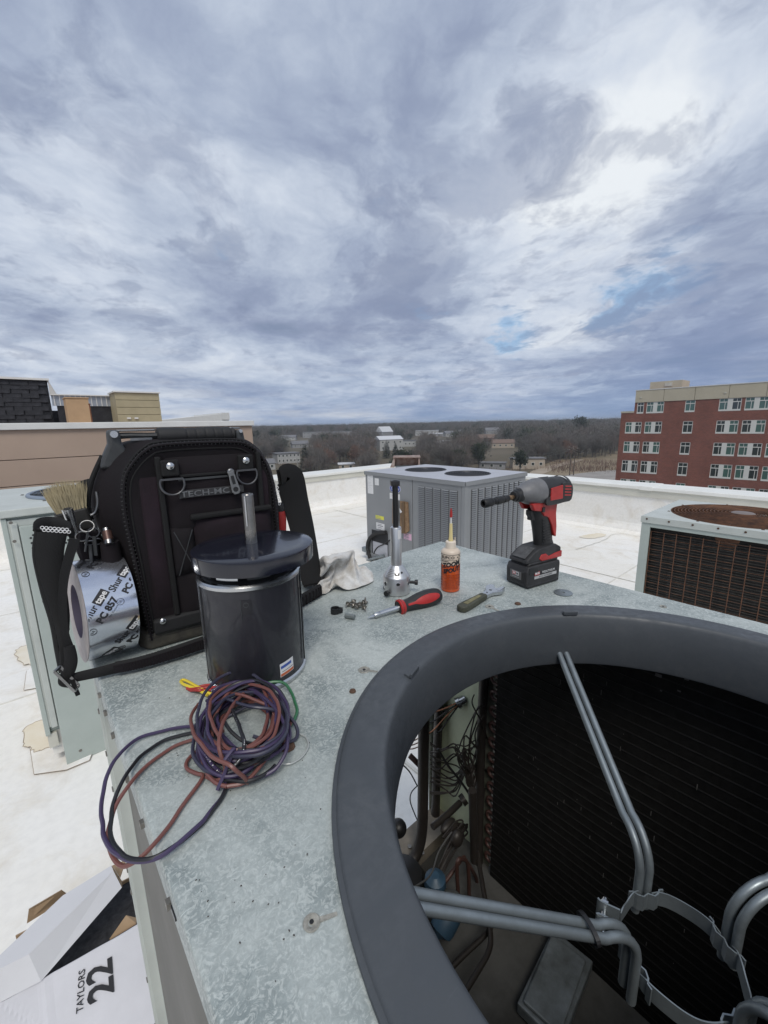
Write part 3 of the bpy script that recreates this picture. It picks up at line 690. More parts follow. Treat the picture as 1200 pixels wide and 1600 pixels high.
rt = random.Random(5); pts = []
for i in range(9000):
    r = 150 + 800 * rt.random() ** .9; a = rt.uniform(A1, A0); p = Vector((r * cos(a), r * sin(a), 0))
    if a < fieldA[1] and r < 262 - (a - fieldA[0]) / (fieldA[1] - fieldA[0]) * 75: continue
    if a < radians(19): continue
    if blocked(p): continue
    if any((p - q).length_squared < 36 for q in pts[-260:]): continue
    pts.append(p)
pts.sort(key=lambda p: p.length)
print('wood trees', len(pts))
near, far = pts[:270], pts[270:]
kind_ix = [0, 1, 2, 3, 4, 5, 0, 1, 2, 3, 4, 5, 0, 1, 2, 3, 9, 6, 7]
for p in near:
    p.z = gz(p.x, p.y) - .2; k = rt.choice(kind_ix); f = 'evergreen' if k in (6, 7) else ('russet' if k == 9 else 'bare')
    lab = {'evergreen': 'dark evergreen tree standing in the winter wood beyond the parapet', 'russet': 'reddish bare tree standing in the winter wood beyond the parapet', 'bare': 'leafless grey brown tree in the winter wood beyond the parapet'}[f]
    tree(k, p, rt.uniform(.75, 1.15), lab, {'evergreen': 'evergreen trees in the wood', 'russet': 'reddish trees in the wood', 'bare': 'bare trees in the wood'}[f])
# the rest of the wood, further off, is one mass
import numpy as np
lows = []
for i in range(5):
    b = twig_crown(400 + i, 12.5, 9.5, 330)
    for q in range(len(b.v)): pass
    lows.append(b)
bm_v = []; bm_f = []; mi = []; off = 0
arrs = []
def fat_crown(seed, h, wd, n, big):
    r = random.Random(seed); V = []; 
    cl = [(Vector((r.gauss(0, wd * .2), r.gauss(0, wd * .2), h * r.uniform(.4, .85))), r.uniform(.8, 1.7)) for _ in range(9)]
    for i in range(n):
        c, cr = cl[r.randrange(9)]; p = c + Vector((r.gauss(0, cr), r.gauss(0, cr), r.gauss(0, cr * .8))); d = Vector((r.uniform(-.7, .7), r.uniform(-.7, .7), r.uniform(.1, 1))).normalized()
        s = d.cross(Vector((r.uniform(-1, 1), r.uniform(-1, 1), 0))).normalized() * r.uniform(.06, .13) * big; V += [p - s, p + s, p + d * r.uniform(1.2, 2.4)]
    for i in range(3):
        a = r.uniform(0, 6.28); s = Vector((cos(a), sin(a), 0)) * .2; V += [-s, s, Vector((r.uniform(-1, 1), r.uniform(-1, 1), h * .8))]
    return np.array([tuple(p) for p in V])
fats = [fat_crown(500 + i, 12.5, 9.5, 210, 1.) for i in range(5)] + [fat_crown(520, 11.5, 7, 240, 2.6)]
VV = []; MI = []
for p in far:
    k = rt.choice([0, 1, 2, 3, 4, 0, 1, 2, 3, 4, 5]); A = fats[k]; a = rt.uniform(0, 6.28); s = rt.uniform(.8, 1.15)
    Rm = np.array([[cos(a), -sin(a), 0], [sin(a), cos(a), 0], [0, 0, 1]]) * s; VV.append(A @ Rm.T + np.array([p.x, p.y, gz(p.x, p.y) - .3])); MI.append(np.full(len(A) // 3, 4 if k == 5 else rt.choice([0, 1, 1, 3, 3, 2]), dtype=np.int32))
VV = np.concatenate(VV); MI = np.concatenate(MI); nf = len(VV) // 3
me = bpy.data.meshes.new('distant_wood'); me.vertices.add(len(VV)); me.vertices.foreach_set('co', VV.astype(np.float32).ravel()); me.loops.add(len(VV)); me.loops.foreach_set('vertex_index', np.arange(len(VV), dtype=np.int32))
me.polygons.add(nf); me.polygons.foreach_set('loop_start', np.arange(nf, dtype=np.int32) * 3)
for m_ in M_TWIG + [M_EVER2]: me.materials.append(m_)
me.polygons.foreach_set('material_index', MI); me.update(); me.validate()
o = bpy.data.objects.new('distant_wood', me); C.objects.link(o); tag(o, 'winter wood of bare trees covering the far hillside', 'wood', None, 'stuff'); print('far tris', nf)
# brushy undergrowth on the field edge
b = MB(); ru = random.Random(9)
for i in range(2600):
    u = ru.uniform(860, 968); v = ru.uniform(722, 740); 
    if i % 3 == 0: u = ru.uniform(395, 960)
    p = gpt(u, v) if i < 500 else None
    if p is None: q_ = base[ru.randrange(len(base))]; p = q_ + Vector((ru.gauss(0, 2.2), ru.gauss(0, 2.2), 0)); 
    else: base = globals().setdefault('base', []); base.append(p.copy())
    d = Vector((ru.uniform(-.5, .5), ru.uniform(-.5, .5), 1)).normalized(); s = Vector((ru.uniform(-1, 1), ru.uniform(-1, 1), 0)).normalized() * .07
    b.add([p - s, p + s, p + d * ru.uniform(1.2, 3.0)], [(0, 1, 2)])
tag(b.build('undergrowth', mat('brush', (.14, .085, .065), .9)), 'reddish brown brush along the field and below the wood', 'undergrowth', None, 'stuff')
# utility poles and their lines
M_POLE = mat('weathered_pole', (.10, .08, .065), .9); M_POLEG = mat('grey_pole', (.26, .26, .25), .8)
tops = []
def pole(u, vb, vt, label, m, arms=1, group=None, depth=None):
    p = at(u, vb, d=depth); top = at(u, vt, d=depth); p.z = gz(p.x, p.y); h = top.z - p.z; a = atan2(p.y, p.x)
    t = thing('utility_pole', label, 'utility pole', p, a + pi / 2 + .2, group); MB().lathe([(.19, 0), (.13, h)], 10).build('pole', m, t)
    for k in range(arms):
        z = h - .5 - k * .9; MB().mm(-1.25, 1.25, -.06, .06, z, z + .12).build('crossarm', m, t)
        for x in (-1.15, -.6, .6, 1.15): MB().lathe([(.05, z + .12), (.07, z + .17), (.03, z + .32)], 8, (x, 0, 0)).build('insulator', M_TRIM, t)
    tops.append(Vector((p.x, p.y, p.z + h - .3))); return t
pole(813, 736, 706, 'grey utility pole with crossarms beside the round evergreen bush', M_POLEG, 2, None, 185)
pole(890, 742, 697, 'tall dark utility pole with double crossarms, left one of the close pair', M_POLE, 2, None, 165)
pole(896, 743, 699, 'tall dark utility pole, right one of the close pair', M_POLE, 1, None, 165)
pole(918, 716, 697, 'thin grey pole standing at the back of the dry field', M_POLEG, 0, None, 255)
pole(827, 722, 702, 'short grey pole behind the pale hall with a flat top', M_POLEG, 1, None, 240)
pole(466, 745, 716, 'grey utility pole among the trees over the left parapet', M_POLEG, 1, None, 170)
for i, (a, c, sag) in enumerate(((0, 1, 1.5), (1, 3, 2.), (4, 3, 2.))):
    for dz in (0., -.9):
        q0, q1 = tops[a] + Vector((0, 0, dz)), tops[c] + Vector((0, 0, dz)); ps = [q0.lerp(q1, k / 16) - Vector((0, 0, sag * 4 * (k / 16) * (1 - k / 16))) for k in range(17)]
        o = MB().tube(ps, .035, 4).build('power_line', M_POLEG); tag(o, 'thin sagging power line between the utility poles', 'power line', 'power lines over the field')
q0 = tops[3]; q1 = Vector((104, 30, 1)) ; 
# ------------------------------------------------------------------ painted and galvanised metals
def cabinet_top_material():
    m = mat('etched_paint', (.40, .45, .44), rough=.42, spec=.45)
    big = add_noise(m, 2.6, 4, .55, .3); mid = add_noise(m, 150, 3, .7, 1.9); fine = add_noise(m, 260, 3, .6, 1.0); st = add_noise(m, 7, 6, .65, 1.0)
    base = rampn(m, big, [(.35, (.375, .41, .395)), (.6, (.465, .50, .48))])
    fl = rampn(m, mid, [(.40, G1(0)), (.52, G1(1.))]); amt = rampn(m, st, [(.34, G1(.12)), (.58, G1(1.))])
    dk = mixm(m, 1., fl, amt, 'MULTIPLY')
    col = mixm(m, dk, base, (.215, .25, .248)); pale = rampn(m, add_noise(m, 4.5, 6, .6, 1.2), [(.50, G1(0.)), (.64, G1(.45))]); col = mixm(m, pale, col, (.52, .56, .54)); grime = rampn(m, add_noise(m, 13, 7, .75, .8), [(.60, G1(0.)), (.74, G1(.40))]); col = mixm(m, grime, col, (.25, .26, .23)); col = mixm(m, 1., col, rampn(m, fine, [(.3, G1(.86)), (.65, G1(1.06))]), 'MULTIPLY')
    sc = add_noise(m, 34, 2, .5, 0, stretch=(1, 14, 1)); col = mixm(m, rampn(m, sc, [(.70, G1(0.)), (.76, G1(.45))]), col, (.60, .66, .65))
    nd, lk, b = nodes_of(m); lk.new(col, b.inputs['Base Color']); lk.new(rampn(m, mid, [(.35, G1(.36)), (.6, G1(.58))]), b.inputs['Roughness'])
    q = nd.new('ShaderNodeBump'); q.inputs['Strength'].default_value = .25; q.inputs['Distance'].default_value = .0006; lk.new(mid, q.inputs['Height']); lk.new(q.outputs[0], b.inputs['Normal']); return m
M_TOP = cabinet_top_material()
M_CAB = mat('cabinet_paint', (.40, .45, .42), .45, var=(3, .12), bump=(30, .08))
M_CABL = mat('cabinet_paint_light', (.50, .53, .50), .42, var=(6, .14))
M_SIDEP = mat('side_panel_paint', (.135, .13, .115), .6, var=(2, .2))  # distinct brownish side panel, darker than the rest of the cabinet
M_RING = mat('ring_plastic', (.070, .075, .087), .46, var=(5, .10), bump=(420, .10, .0006), spec=.45)
M_GALV = mat('galvanised', (.25, .285, .305), .42, .55, var=(30, .28), bump=(60, .08))
M_STEEL = mat('bright_steel', (.55, .56, .57), .27, 1.); M_ALU = mat('machined_aluminium', (.60, .61, .62), .36, .85)
M_BLACK = mat('black_plastic', (.012, .012, .013), .45); M_RUBBER = mat('black_rubber', (.014, .014, .015), .7, bump=(80, .15))
M_COILD = mat('coil_fins', (.010, .0095, .009), .75, var=(40, .5), bump=(180, .5, .002), spec=.2)
M_PAN = mat('grimy_pan', (.095, .095, .09), .8, var=(6, .55), col2=(.04, .039, .036), bump=(20, .3))
M_PIPE = mat('dark_pipe', (.028, .023, .020), .5, var=(12, .4)); M_MAROON = mat('oxidised_copper', (.075, .034, .027), .5, var=(14, .4))
M_COPPER = mat('copper', (.30, .14, .08), .4, .8, var=(30, .3)); M_RUST = mat('rust', (.2, .08, .04), .85); M_RUSTO = mat('rust_orange', (.17, .075, .035), .85, var=(18, .55), col2=(.06, .032, .024))
M_GREEN = mat('pale_green_panel', (.56, .62, .44), .55, var=(8, .2)); M_BLUE = mat('drier_blue', (.035, .08, .13), .5, var=(20, .3)); M_SCREW = mat('screw_steel', (.33, .31, .28), .4, .8, var=(90, .4))
M_RUSTSCREW = mat('rusty_screw', (.12, .065, .04), .8, var=(300, .5))
def wear(m, base, light, amt=.35):
    a = add_noise(m, 9, 7, .7, .6); c = add_noise(m, 70, 5, .65, .3); s_ = add_noise(m, 26, 3, .6, .2, stretch=(1, 9, 3))
    f = mixm(m, 1., rampn(m, a, [(.42, G1(0.)), (.66, G1(1.))]), rampn(m, c, [(.40, G1(.15)), (.62, G1(1.))]), 'MULTIPLY'); col = mixm(m, f, base, light)
    col = mixm(m, rampn(m, s_, [(.68, G1(0.)), (.73, G1(amt))]), col, tuple(min(1, x * 1.9) for x in light)); nd, lk, b = nodes_of(m)
    lk.new(col, b.inputs['Base Color']); lk.new(rampn(m, c, [(.35, G1(.62)), (.65, G1(.40))]), b.inputs['Roughness'])
wear(M_RING, (.058, .065, .073), (.078, .084, .091), .12)
X0, X1, Y0, Y1, ZT = .042, .904, -.672, .798, 1.41; CX, CY = .4715, .0634

def hexscrew(name, mb_r, parent, loc, m, axis='Z', flat=.0035):
    b = MB(); b.lathe([(mb_r * 1.5, 0), (mb_r * 1.5, flat * .3), (mb_r, flat * .3), (mb_r, flat), (0, flat)], 6 if False else 12, smooth=False)
    o = b.build(name, m, parent); o.location = loc; o.rotation_euler = {'Z': (0, 0, 0), '-X': (0, radians(-90), 0), '-Y': (radians(90), 0, 0), 'X': (0, radians(90), 0)}[axis]; return o

# ------------------------------------------------------------------ the unit everything stands on
unit = thing('air_conditioner', 'opened pale green rooftop air conditioner carrying the tools, its fan removed', 'air conditioner', (CX, CY, 0))
def U(b): b.v = [p - Vector((CX, CY, 0)) for p in b.v]; return b
def holed_plate(x0, x1, y0, y1, cx, cy, r, z, n=96):
    angs = sorted([2 * pi * i / n for i in range(n)] + [atan2(y - cy, x - cx) % (2 * pi) for x in (x0, x1) for y in (y0, y1)]); vs = []; fs = []
    for a in angs:
        c, s = cos(a), sin(a); t = min(((x1 - cx) / c if c > 1e-9 else 1e9), ((x0 - cx) / c if c < -1e-9 else 1e9), ((y1 - cy) / s if s > 1e-9 else 1e9), ((y0 - cy) / s if s < -1e-9 else 1e9))
        vs += [(cx + r * c, cy + r * s, z), (cx + t * c, cy + t * s, z)]
    m = len(angs); fs = [(2 * i, 2 * i + 1, 2 * ((i + 1) % m) + 1, 2 * ((i + 1) % m)) for i in range(m)]; return vs, fs
b = MB(); vs, fs = holed_plate(X0, X1, Y0, Y1, CX, CY, .338, ZT)
b.add(vs, fs); n0 = len(b.v)
# rolled edge and downturned flange
e = .0035
loop = [(X0, Y0), (X1, Y0), (X1, Y1), (X0, Y1)]
prof = [(0, 0), (e * .3, -.0004), (e * .8, -.0016), (e, -.004), (e, -.034), (e - .001, -.036)]
for j in range(len(prof) - 1):
    a, c = prof[j], prof[j + 1]
    def cor(p): return [(X0 - p[0], Y0 - p[0], ZT + p[1]), (X1 + p[0], Y0 - p[0], ZT + p[1]), (X1 + p[0], Y1 + p[0], ZT + p[1]), (X0 - p[0], Y1 + p[0], ZT + p[1])]
    A, B_ = cor(a), cor(c)
    for i in range(4): b.add([A[i], A[(i + 1) % 4], B_[(i + 1) % 4], B_[i]], [(0, 3, 2, 1)])
b.mat_i = 0
U(b).build('top_panel', M_TOP, unit)
b = MB(); b.lathe([(.338, ZT), (.338, ZT - .0015), (.40, ZT - .0015)], 96, (CX, CY, 0), caps=False); U(b).build('hole_edge', M_CABL, unit)
# corner posts with folded channels
def post(px, py, sx, sy):
    b = MB(); w_ = .052
    b.mm(*sorted((px, px + sx * .0016)), *sorted((py, py + sy * w_)), .10, ZT - .034)
    b.mm(*sorted((px, px + sx * w_)), *sorted((py, py + sy * .0016)), .10, ZT - .034)
    b.mm(*sorted((px, px + sx * .014)), *sorted((py + sy * w_, py + sy * (w_ + .0016))), .10, ZT - .034)
    b.mm(*sorted((px + sx * .014, px + sx * .0156)), *sorted((py + sy * w_, py + sy * (w_ + .014))), .10, ZT - .034)
    b.mm(*sorted((px - sx * .003, px)), *sorted((py + sy * .018, py + sy * .024)), .10, ZT - .034)
    b.mm(*sorted((px - sx * .003, px)), *sorted((py + sy * .040, py + sy * .046)), .10, ZT - .034)
    return U(b).build('corner_post', M_CABL, unit)
for px, py, sx, sy in ((X0, Y1, 1, -1), (X1, Y1, -1, -1), (X0, Y0, 1, 1), (X1, Y0, -1, 1)): post(px, py, sx, sy)
def cb(name, m, x0, x1, y0, y1, z0, z1, bevel=None, label=None): return U(MB().mm(x0, x1, y0, y1, z0, z1)).build(name, m, unit, bevel=bevel, label=label)
cb('side_panel', M_SIDEP, X0 + .014, X0 + .0155, Y0 + .05, Y1 - .067, .5, ZT - .05)
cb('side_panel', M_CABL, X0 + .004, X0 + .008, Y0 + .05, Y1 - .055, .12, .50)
cb('base_rail', M_CABL, X0 - .002, X1 + .002, Y0 - .002, Y1 + .002, .06, .10); cb('curb', M_ROOF, X0 + .03, X1 - .03, Y0 + .03, Y1 - .03, 0, .06)
cb('front_panel', M_CAB, X0 + .05, X1 - .05, Y0 + .001, Y0 + .004, .10, ZT - .03)
cb('lower_panel', M_CAB, X0 + .05, X1 - .05, Y1 - .006, Y1 - .003, .10, .47); cb('base_pan', M_PAN, X0 + .016, X1 - .01, Y0 + .01, Y1 - .008, .455, .47)
cb('header', M_CABL, X0 + .05, X1 - .05, Y1 - .008, Y1 - .004, 1.335, ZT - .02); cb('back_panel', M_CAB, X0 + .05, .42, Y1 - .006, Y1 - .004, .47, 1.335)
# interior panel of pale green
b = MB(); b.mm(.886, .890, .600, .785, .47, 1.38); b.mm(.870, .886, .775, .785, .47, 1.38); U(b).build('inner_panel', M_GREEN, unit)
b = MB(); b.mm(.868, .9, .572, .598, .47, 1.39); U(b).build('coil_end_plate', mat('end_plate', (.16, .165, .13), .6, var=(20, .4)), unit)
# condenser coil: dark fin block with horizontal tube rows
coil = U(MB().mm(.850, .884, Y0 + .02, .555, .472, 1.39)).build('coil', M_COILD, unit)
b = MB(); b.cyl((0, -.60, 0), (0, .60, 0), .0013, 6); tm = b.mesh('coil_tube', mat('coil_tube', (.013, .0125, .0115), .6, .3, var=(25, .5)))
for i in range(38):
    o = bpy.data.objects.new('coil_tube', tm); C.objects.link(o); o.parent = coil; o.location = (.8495 - CX, -.047 - CY, .49 + i * .0238)
b = MB(); rs_ = random.Random(3)
for i in range(46):
    y = rs_.gauss(.35, .12); z = rs_.uniform(.62, 1.30); b.mm(.8472, .8478, y, y + rs_.uniform(.0006, .0014), z, z + rs_.uniform(.002, .014))
for i in range(26):
    y = rs_.uniform(.05, .40); z = rs_.gauss(1.30, .03); b.mm(.8465, .8478, y, y + rs_.uniform(.003, .014), z, z + rs_.uniform(.002, .012))
U(b).build('dust_specks', mat('grey_dust', (.10, .095, .09), .9), unit, kind='stuff')
U(MB().mm(X0 + .06, .85, Y0 + .02, Y0 + .05, .472, 1.39)).build('coil', M_COILD, unit)
ub = MB(); ub.torus((0, 0, 0), .0119, .0042, 12, 8, RY(0) @ RX(radians(90)) @ RZ(0), arc=(-pi / 2, pi / 2)); 
um = MB(); um.tube([Vector((0, .0, -.0119)), Vector((0, .010, -.0119))] + [Vector((0, .010 + .0119 * cos(a), .0119 * sin(a))) for a in [-pi / 2 + pi * k / 8 for k in range(9)]] + [Vector((0, 0, .0119))], .0045, 8)
um = um.mesh('return_bend', M_MAROON)
for i in range(18):
    for k, x_ in enumerate((.858, .876)):
        o = bpy.data.objects.new('return_bend', um); C.objects.link(o); o.parent = unit; o.location = (x_ - CX, .556 - CY, .52 + i * .0476 + k * .024)

# ---- fan ring (moulded plastic inlet ring) with its clips
pr = [(.3700, ZT + .0005), (.3710, ZT + .001), (.3714, ZT + .0035), (.3708, ZT + .0052), (.3690, ZT + .0056), (.3672, ZT + .0060), (.3660, ZT + .0082), (.3645, ZT + .0090), (.3600, ZT + .0094), (.350, ZT + .0102), (.340, ZT + .0110), (.331, ZT + .0117), (.3262, ZT + .0119), (.3230, ZT + .0112),
      (.3205, ZT + .0090), (.3188, ZT + .0050), (.3170, ZT - .002), (.3150, ZT - .012), (.3135, ZT - .026), (.3125, ZT - .074), (.3140, ZT - .078), (.3160, ZT - .072), (.3175, ZT - .012)]
b = MB(); b.lathe(pr, 128, (CX, CY, 0), caps=False); ring = U(b).build('fan_ring', M_RING, unit)
for ph in (110.5, 49, -20, 190, 260):
    a = radians(ph); 
    b = MB(); b.prism([(-.013, -.0045), (.013, -.0045), (.010, .0045), (-.010, .0045)], 0, .004); b.prism([(-.012, -.008), (.012, -.008), (.0125, -.0045), (-.0125, -.0045)], .0005, .007)
    o = b.build('ring_clip', M_RING, ring, bevel=.001); o.location = (.326 * cos(a), .326 * sin(a), ZT + .0105); o.rotation_euler = (0, 0, a - pi / 2)

# ---- fan motor mount: four double rod arms and the empty clamp band
mount = unit
def arm(phi, r0=.308, z0=1.348, r1=.078, z1=1.228, r2=.0655, z2=1.138):
    f = MB(); a = radians(phi); d = Vector((cos(a), sin(a), 0)); s = Vector((-sin(a), cos(a), 0)); c = Vector((0, 0, 0))
    for k in (-1, 1):
        o_ = s * (k * .0060)
        core = [c + d * (r0 + .012) + Vector((0, 0, z0 + .006)) + o_, c + d * r0 + Vector((0, 0, z0)) + o_]
        m_ = 10
        for i in range(1, m_): t = i / m_; core.append(c + d * (r0 + (r1 + .03 - r0) * t) + Vector((0, 0, z0 + (z1 + .012 - z0) * t)) + o_)
        for i in range(9):
            q = i / 8 * pi * .46; core.append(c + d * (r1 + .03 - (.03 + r1 - r2) * sin(q) / sin(pi * .46)) + Vector((0, 0, z1 + .012 - .045 * (1 - cos(q)))) + o_)
        core.append(c + d * r2 + Vector((0, 0, z2 + (0 if k > 0 else .006))) + o_)
        f.tube(core, .0049, 10)
    return f.build('mount_arm', M_GALV, unit)
ARMS = (51, 152, -32, 243)
for ph in ARMS: arm(ph)
BR, BZ = .0585, 1.167
def band(a0, a1, name='clamp_band'):
    f = MB(); n = 48; ps = []
    rr_ = lambda a: BR + .0012 * sin(a * 7) + (-.006 if False else 0)
    def fn(u, v):
        a = radians(a0 + (a1 - a0) * u); m_ = .004 * (1 if u in (0, 1) else 0); r_ = rr_(a); w_ = .0100 * (1 - .22 * (1 - min(1, min(u, 1 - u) * 12)))
        return (r_ * cos(a), r_ * sin(a), BZ + (v - .5) * 2 * w_ + .0018 * sin(u * 9))
    f.grid(fn, n, 1, smooth=False); o = f.build(name, M_GALV, unit, solid=.0013); return o
for a0, a1 in ((-26, 45), (57, 100), (116, 146), (158, 237), (249, 322)): band(a0, a1)
# formed saddles wrapping the arm feet
for ph in ARMS:
    a = radians(ph); f = MB(); d = Vector((cos(a), sin(a), 0)); s = Vector((-sin(a), cos(a), 0)); ps = []
    for q in (-.0215, -.0165, -.013, -.007, 0, .007, .013, .0165, .0215): ps.append(d * (BR + (.0005 if abs(q) > .016 else -.006 + .003 * abs(abs(q) - .007) / .007)) + s * q + Vector((0, 0, BZ)))
    f.tube(ps, .0, 4, flat=(.0016, .022), nrm=(0, 0, 1)); f.build('saddle', M_GALV, unit)
# clamp ears, bolt and the zip tie
a = radians(108); d = Vector((cos(a), sin(a), 0)); s = Vector((-sin(a), cos(a), 0))
for k in (-1, 1):
    ps = [d * BR + s * (k * .0085), d * (BR + .006) + s * (k * .0082), d * (BR + .013) + s * (k * .0078), d * (BR + .021) + s * (k * .0080), d * (BR + .024) + s * (k * .010)]
    MB().tube([p + Vector((0, 0, BZ)) for p in spline(ps, 4)], 0, 4, flat=(.002, .024), nrm=(0, 0, 1)).build('clamp_ear', M_GALV, unit)
p = d * (BR + .016) + Vector((0, 0, BZ + .001)); f = MB(); f.cyl(p - s * .022, p + s * .020, .0030, 10); f.cyl(p - s * .0160, p - s * .0105, .0065, 6, smooth=False); f.cyl(p + s * .0095, p + s * .0135, .0068, 6, smooth=False); f.build('clamp_bolt', M_STEEL, unit)
a = radians(152); d = Vector((cos(a), sin(a), 0)); s = Vector((-sin(a), cos(a), 0)); cz = 1.2500; cr = .123; ps = []
for i in range(24):
    q = 2 * pi * i / 24; ps.append(d * cr + s * (.0152 * cos(q)) * (1 + .0) + Vector((0, 0, cz + .0078 * sin(q))))
f = MB(); f.tube(ps, 0, 4, True, flat=(.0012, .0045), nrm=tuple(d)); f.box(ps[18] + Vector((0, 0, -.002)), (.007, .007, .005), a); f.bar(ps[18], ps[18] + Vector((.004, -.006, -.010)), .003, .001); f.build('cable_tie', M_BLACK, unit)

# ---- pipework and wiring inside
def trace(px, pl, **k):
    ax, val = pl; return [at(p[0], p[1], **{ax: (p[2] if len(p) > 2 else val)}) for p in px]
def pipe(name, pts, r, m, n=10, k=6): b = MB(); b.tube(spline(pts, k), r, n); return U(b).build(name, m, unit)
pipe('suction_pipe', trace([(664, 1085), (662, 1150), (661, 1240), (659, 1300), (650, 1335), (632, 1358), (606, 1378), (570, 1400)], ('y', .70)), .0155, M_PIPE, 14)
pipe('liquid_pipe', trace([(688, 1060), (684, 1150), (681, 1250), (680, 1300)], ('y', .765)), .014, M_PIPE, 12)
pipe('header_pipe', trace([(757, 1040), (752, 1150), (749, 1250), (748, 1330), (746, 1400)], ('y', .60)), .0125, M_PIPE, 12)
pipe('header_pipe', trace([(738, 1235), (740, 1300), (741, 1345)], ('y', .57)), .011, M_PIPE, 12)
pipe('loop_pipe', trace([(745, 1330), (757, 1400), (766, 1455), (764, 1485), (745, 1520), (722, 1556), (708, 1568), (695, 1562), (688, 1545)], ('z', .56)), .0062, M_PIPE)
pipe('loop_pipe', trace([(688, 1530), (725, 1492), (757, 1462), (772, 1440)], ('z', .53)), .006, M_PIPE)
pipe('loop_pipe', trace([(716, 1398), (714, 1350), (722, 1342), (731, 1352), (733, 1398)], ('y', .55)), .005, M_MAROON)
pipe('loop_pipe', trace([(745, 1395), (744, 1372), (728, 1345), (722, 1342), (700, 1372), (690, 1385)], ('y', .57)), .005, M_MAROON)
pipe('valve_pipe', trace([(676, 1292), (700, 1272), (719, 1254)], ('y', .66)), .009, M_PIPE, 10)
b = MB(); p = at(721, 1252, y=.66); b.cyl(p, p + Vector((.012, -.004, .006)), .016, 12); U(b).build('valve_cap', M_PIPE, unit)
b = MB(); p = at(716, 1099, x=.872); q = at(728, 1092, x=.89); b.cyl(p, q, .013, 12); b.cyl(p - (q - p) * .12, p + (q - p) * .3, .017, 12); U(b).build('conduit_fitting', M_STEEL, unit)
for i, px in enumerate([[(716, 1099), (700, 1110), (680, 1125), (664, 1132)], [(716, 1101), (698, 1118), (676, 1142), (660, 1150)], [(716, 1103), (702, 1122), (690, 1140), (682, 1146)], [(716, 1097), (692, 1108), (668, 1116), (640, 1132)]]):
    pts = [at(a, c, x=.868 - .02 * j) for j, (a, c) in enumerate(px)]; pipe('control_wire', pts, .0022, M_COPPER if i % 2 else M_BLACK, 6, 5)
rw = random.Random(12)
hubp = (739, 1232)
for i in range(26):
    sx_ = rw.uniform(755, 778); sy_ = 1070 + i * 9 + rw.uniform(-6, 6)
    px = [(sx_, sy_, .59), (sx_ - rw.uniform(-10, 14), sy_ + rw.uniform(5, 28), .60), (745 + rw.uniform(-30, 14), 1185 + rw.uniform(-35, 30), .62), (736 + rw.uniform(-8, 8), 1212 + rw.uniform(-6, 6), .61), (hubp[0] + rw.uniform(-3, 3), hubp[1], .60)]
    pipe('capillary_tube', trace(px, ('y', .6)), .0021, M_PIPE, 6, 5)
for i in range(14):
    y_ = 1172 + i * 6; px = [(672, y_ - 14 + rw.uniform(-8, 8), .72), (690 + rw.uniform(-6, 6), y_ + rw.uniform(-12, 2), .69), (712, y_ - 6 + rw.uniform(-16, 16), .66), (728, 1205 + rw.uniform(-22, 12), .62), (hubp[0], hubp[1] - 4, .60)]
    pipe('capillary_tube', trace(px, ('y', .6)), .0021, M_PIPE, 6, 5)
pipe('capillary_tube', trace([(741, 1085, .58), (738, 1100, .58), (752, 1128, .585), (762, 1155, .59)], ('y', .6)), .0018, M_PIPE, 6)
pipe('capillary_tube', trace([(741, 1157, .6), (728, 1166, .6), (714, 1164, .62), (711, 1172, .62), (722, 1190, .61), (736, 1206, .6)], ('y', .6)), .0018, M_PIPE, 6)
pipe('thick_wire', trace([(684, 1170, .66), (700, 1196, .64), (722, 1224, .62), (738, 1252, .6), (744, 1290, .6)], ('y', .6)), .0034, M_BLACK, 8)
pipe('loose_wire', trace([(652, 1228, .74), (643, 1238, .74), (641, 1252, .75), (648, 1272, .75), (656, 1290, .74)], ('y', .7)), .0018, M_BLACK, 6)
for k in range(3): pipe('loose_wire', trace([(632, 1160 + 5 * k, .78), (645, 1158 + 6 * k, .76), (660, 1150 + 7 * k, .74)], ('y', .7)), .0016, M_COPPER, 6)
pipe('loose_wire', trace([(626, 1192, .79), (640, 1206, .78), (652, 1228, .77)], ('y', .7)), .0022, mat('grey_wire', (.06, .06, .06), .6), 6)
b = MB(); p = at(640, 1180, y=.77); q = at(656, 1196, y=.74); b.cyl(p, q, .008, 10); U(b).build('control_wire', M_MAROON, unit)
for i in range(7):
    px = [(700 + rw.uniform(-10, 4), 1318 + rw.uniform(-10, 10), .62), (712, 1292 + rw.uniform(-8, 8), .62), (725 + rw.uniform(-4, 6), 1284 + i * 4, .61), (712 + rw.uniform(-4, 6), 1304 + i * 3, .61), (690, 1345 + i * 4, .6), (672, 1388 + i * 2, .6)]
    pipe('capillary_tube', trace(px, ('y', .6)), .0026, M_PIPE, 6, 5)
pipe('thick_wire', trace([(706, 1300, .60), (686, 1330, .60), (672, 1368, .58), (640, 1390, .58)], ('y', .6)), .0022, mat('grey_wire', (.06, .06, .06), .6), 6)
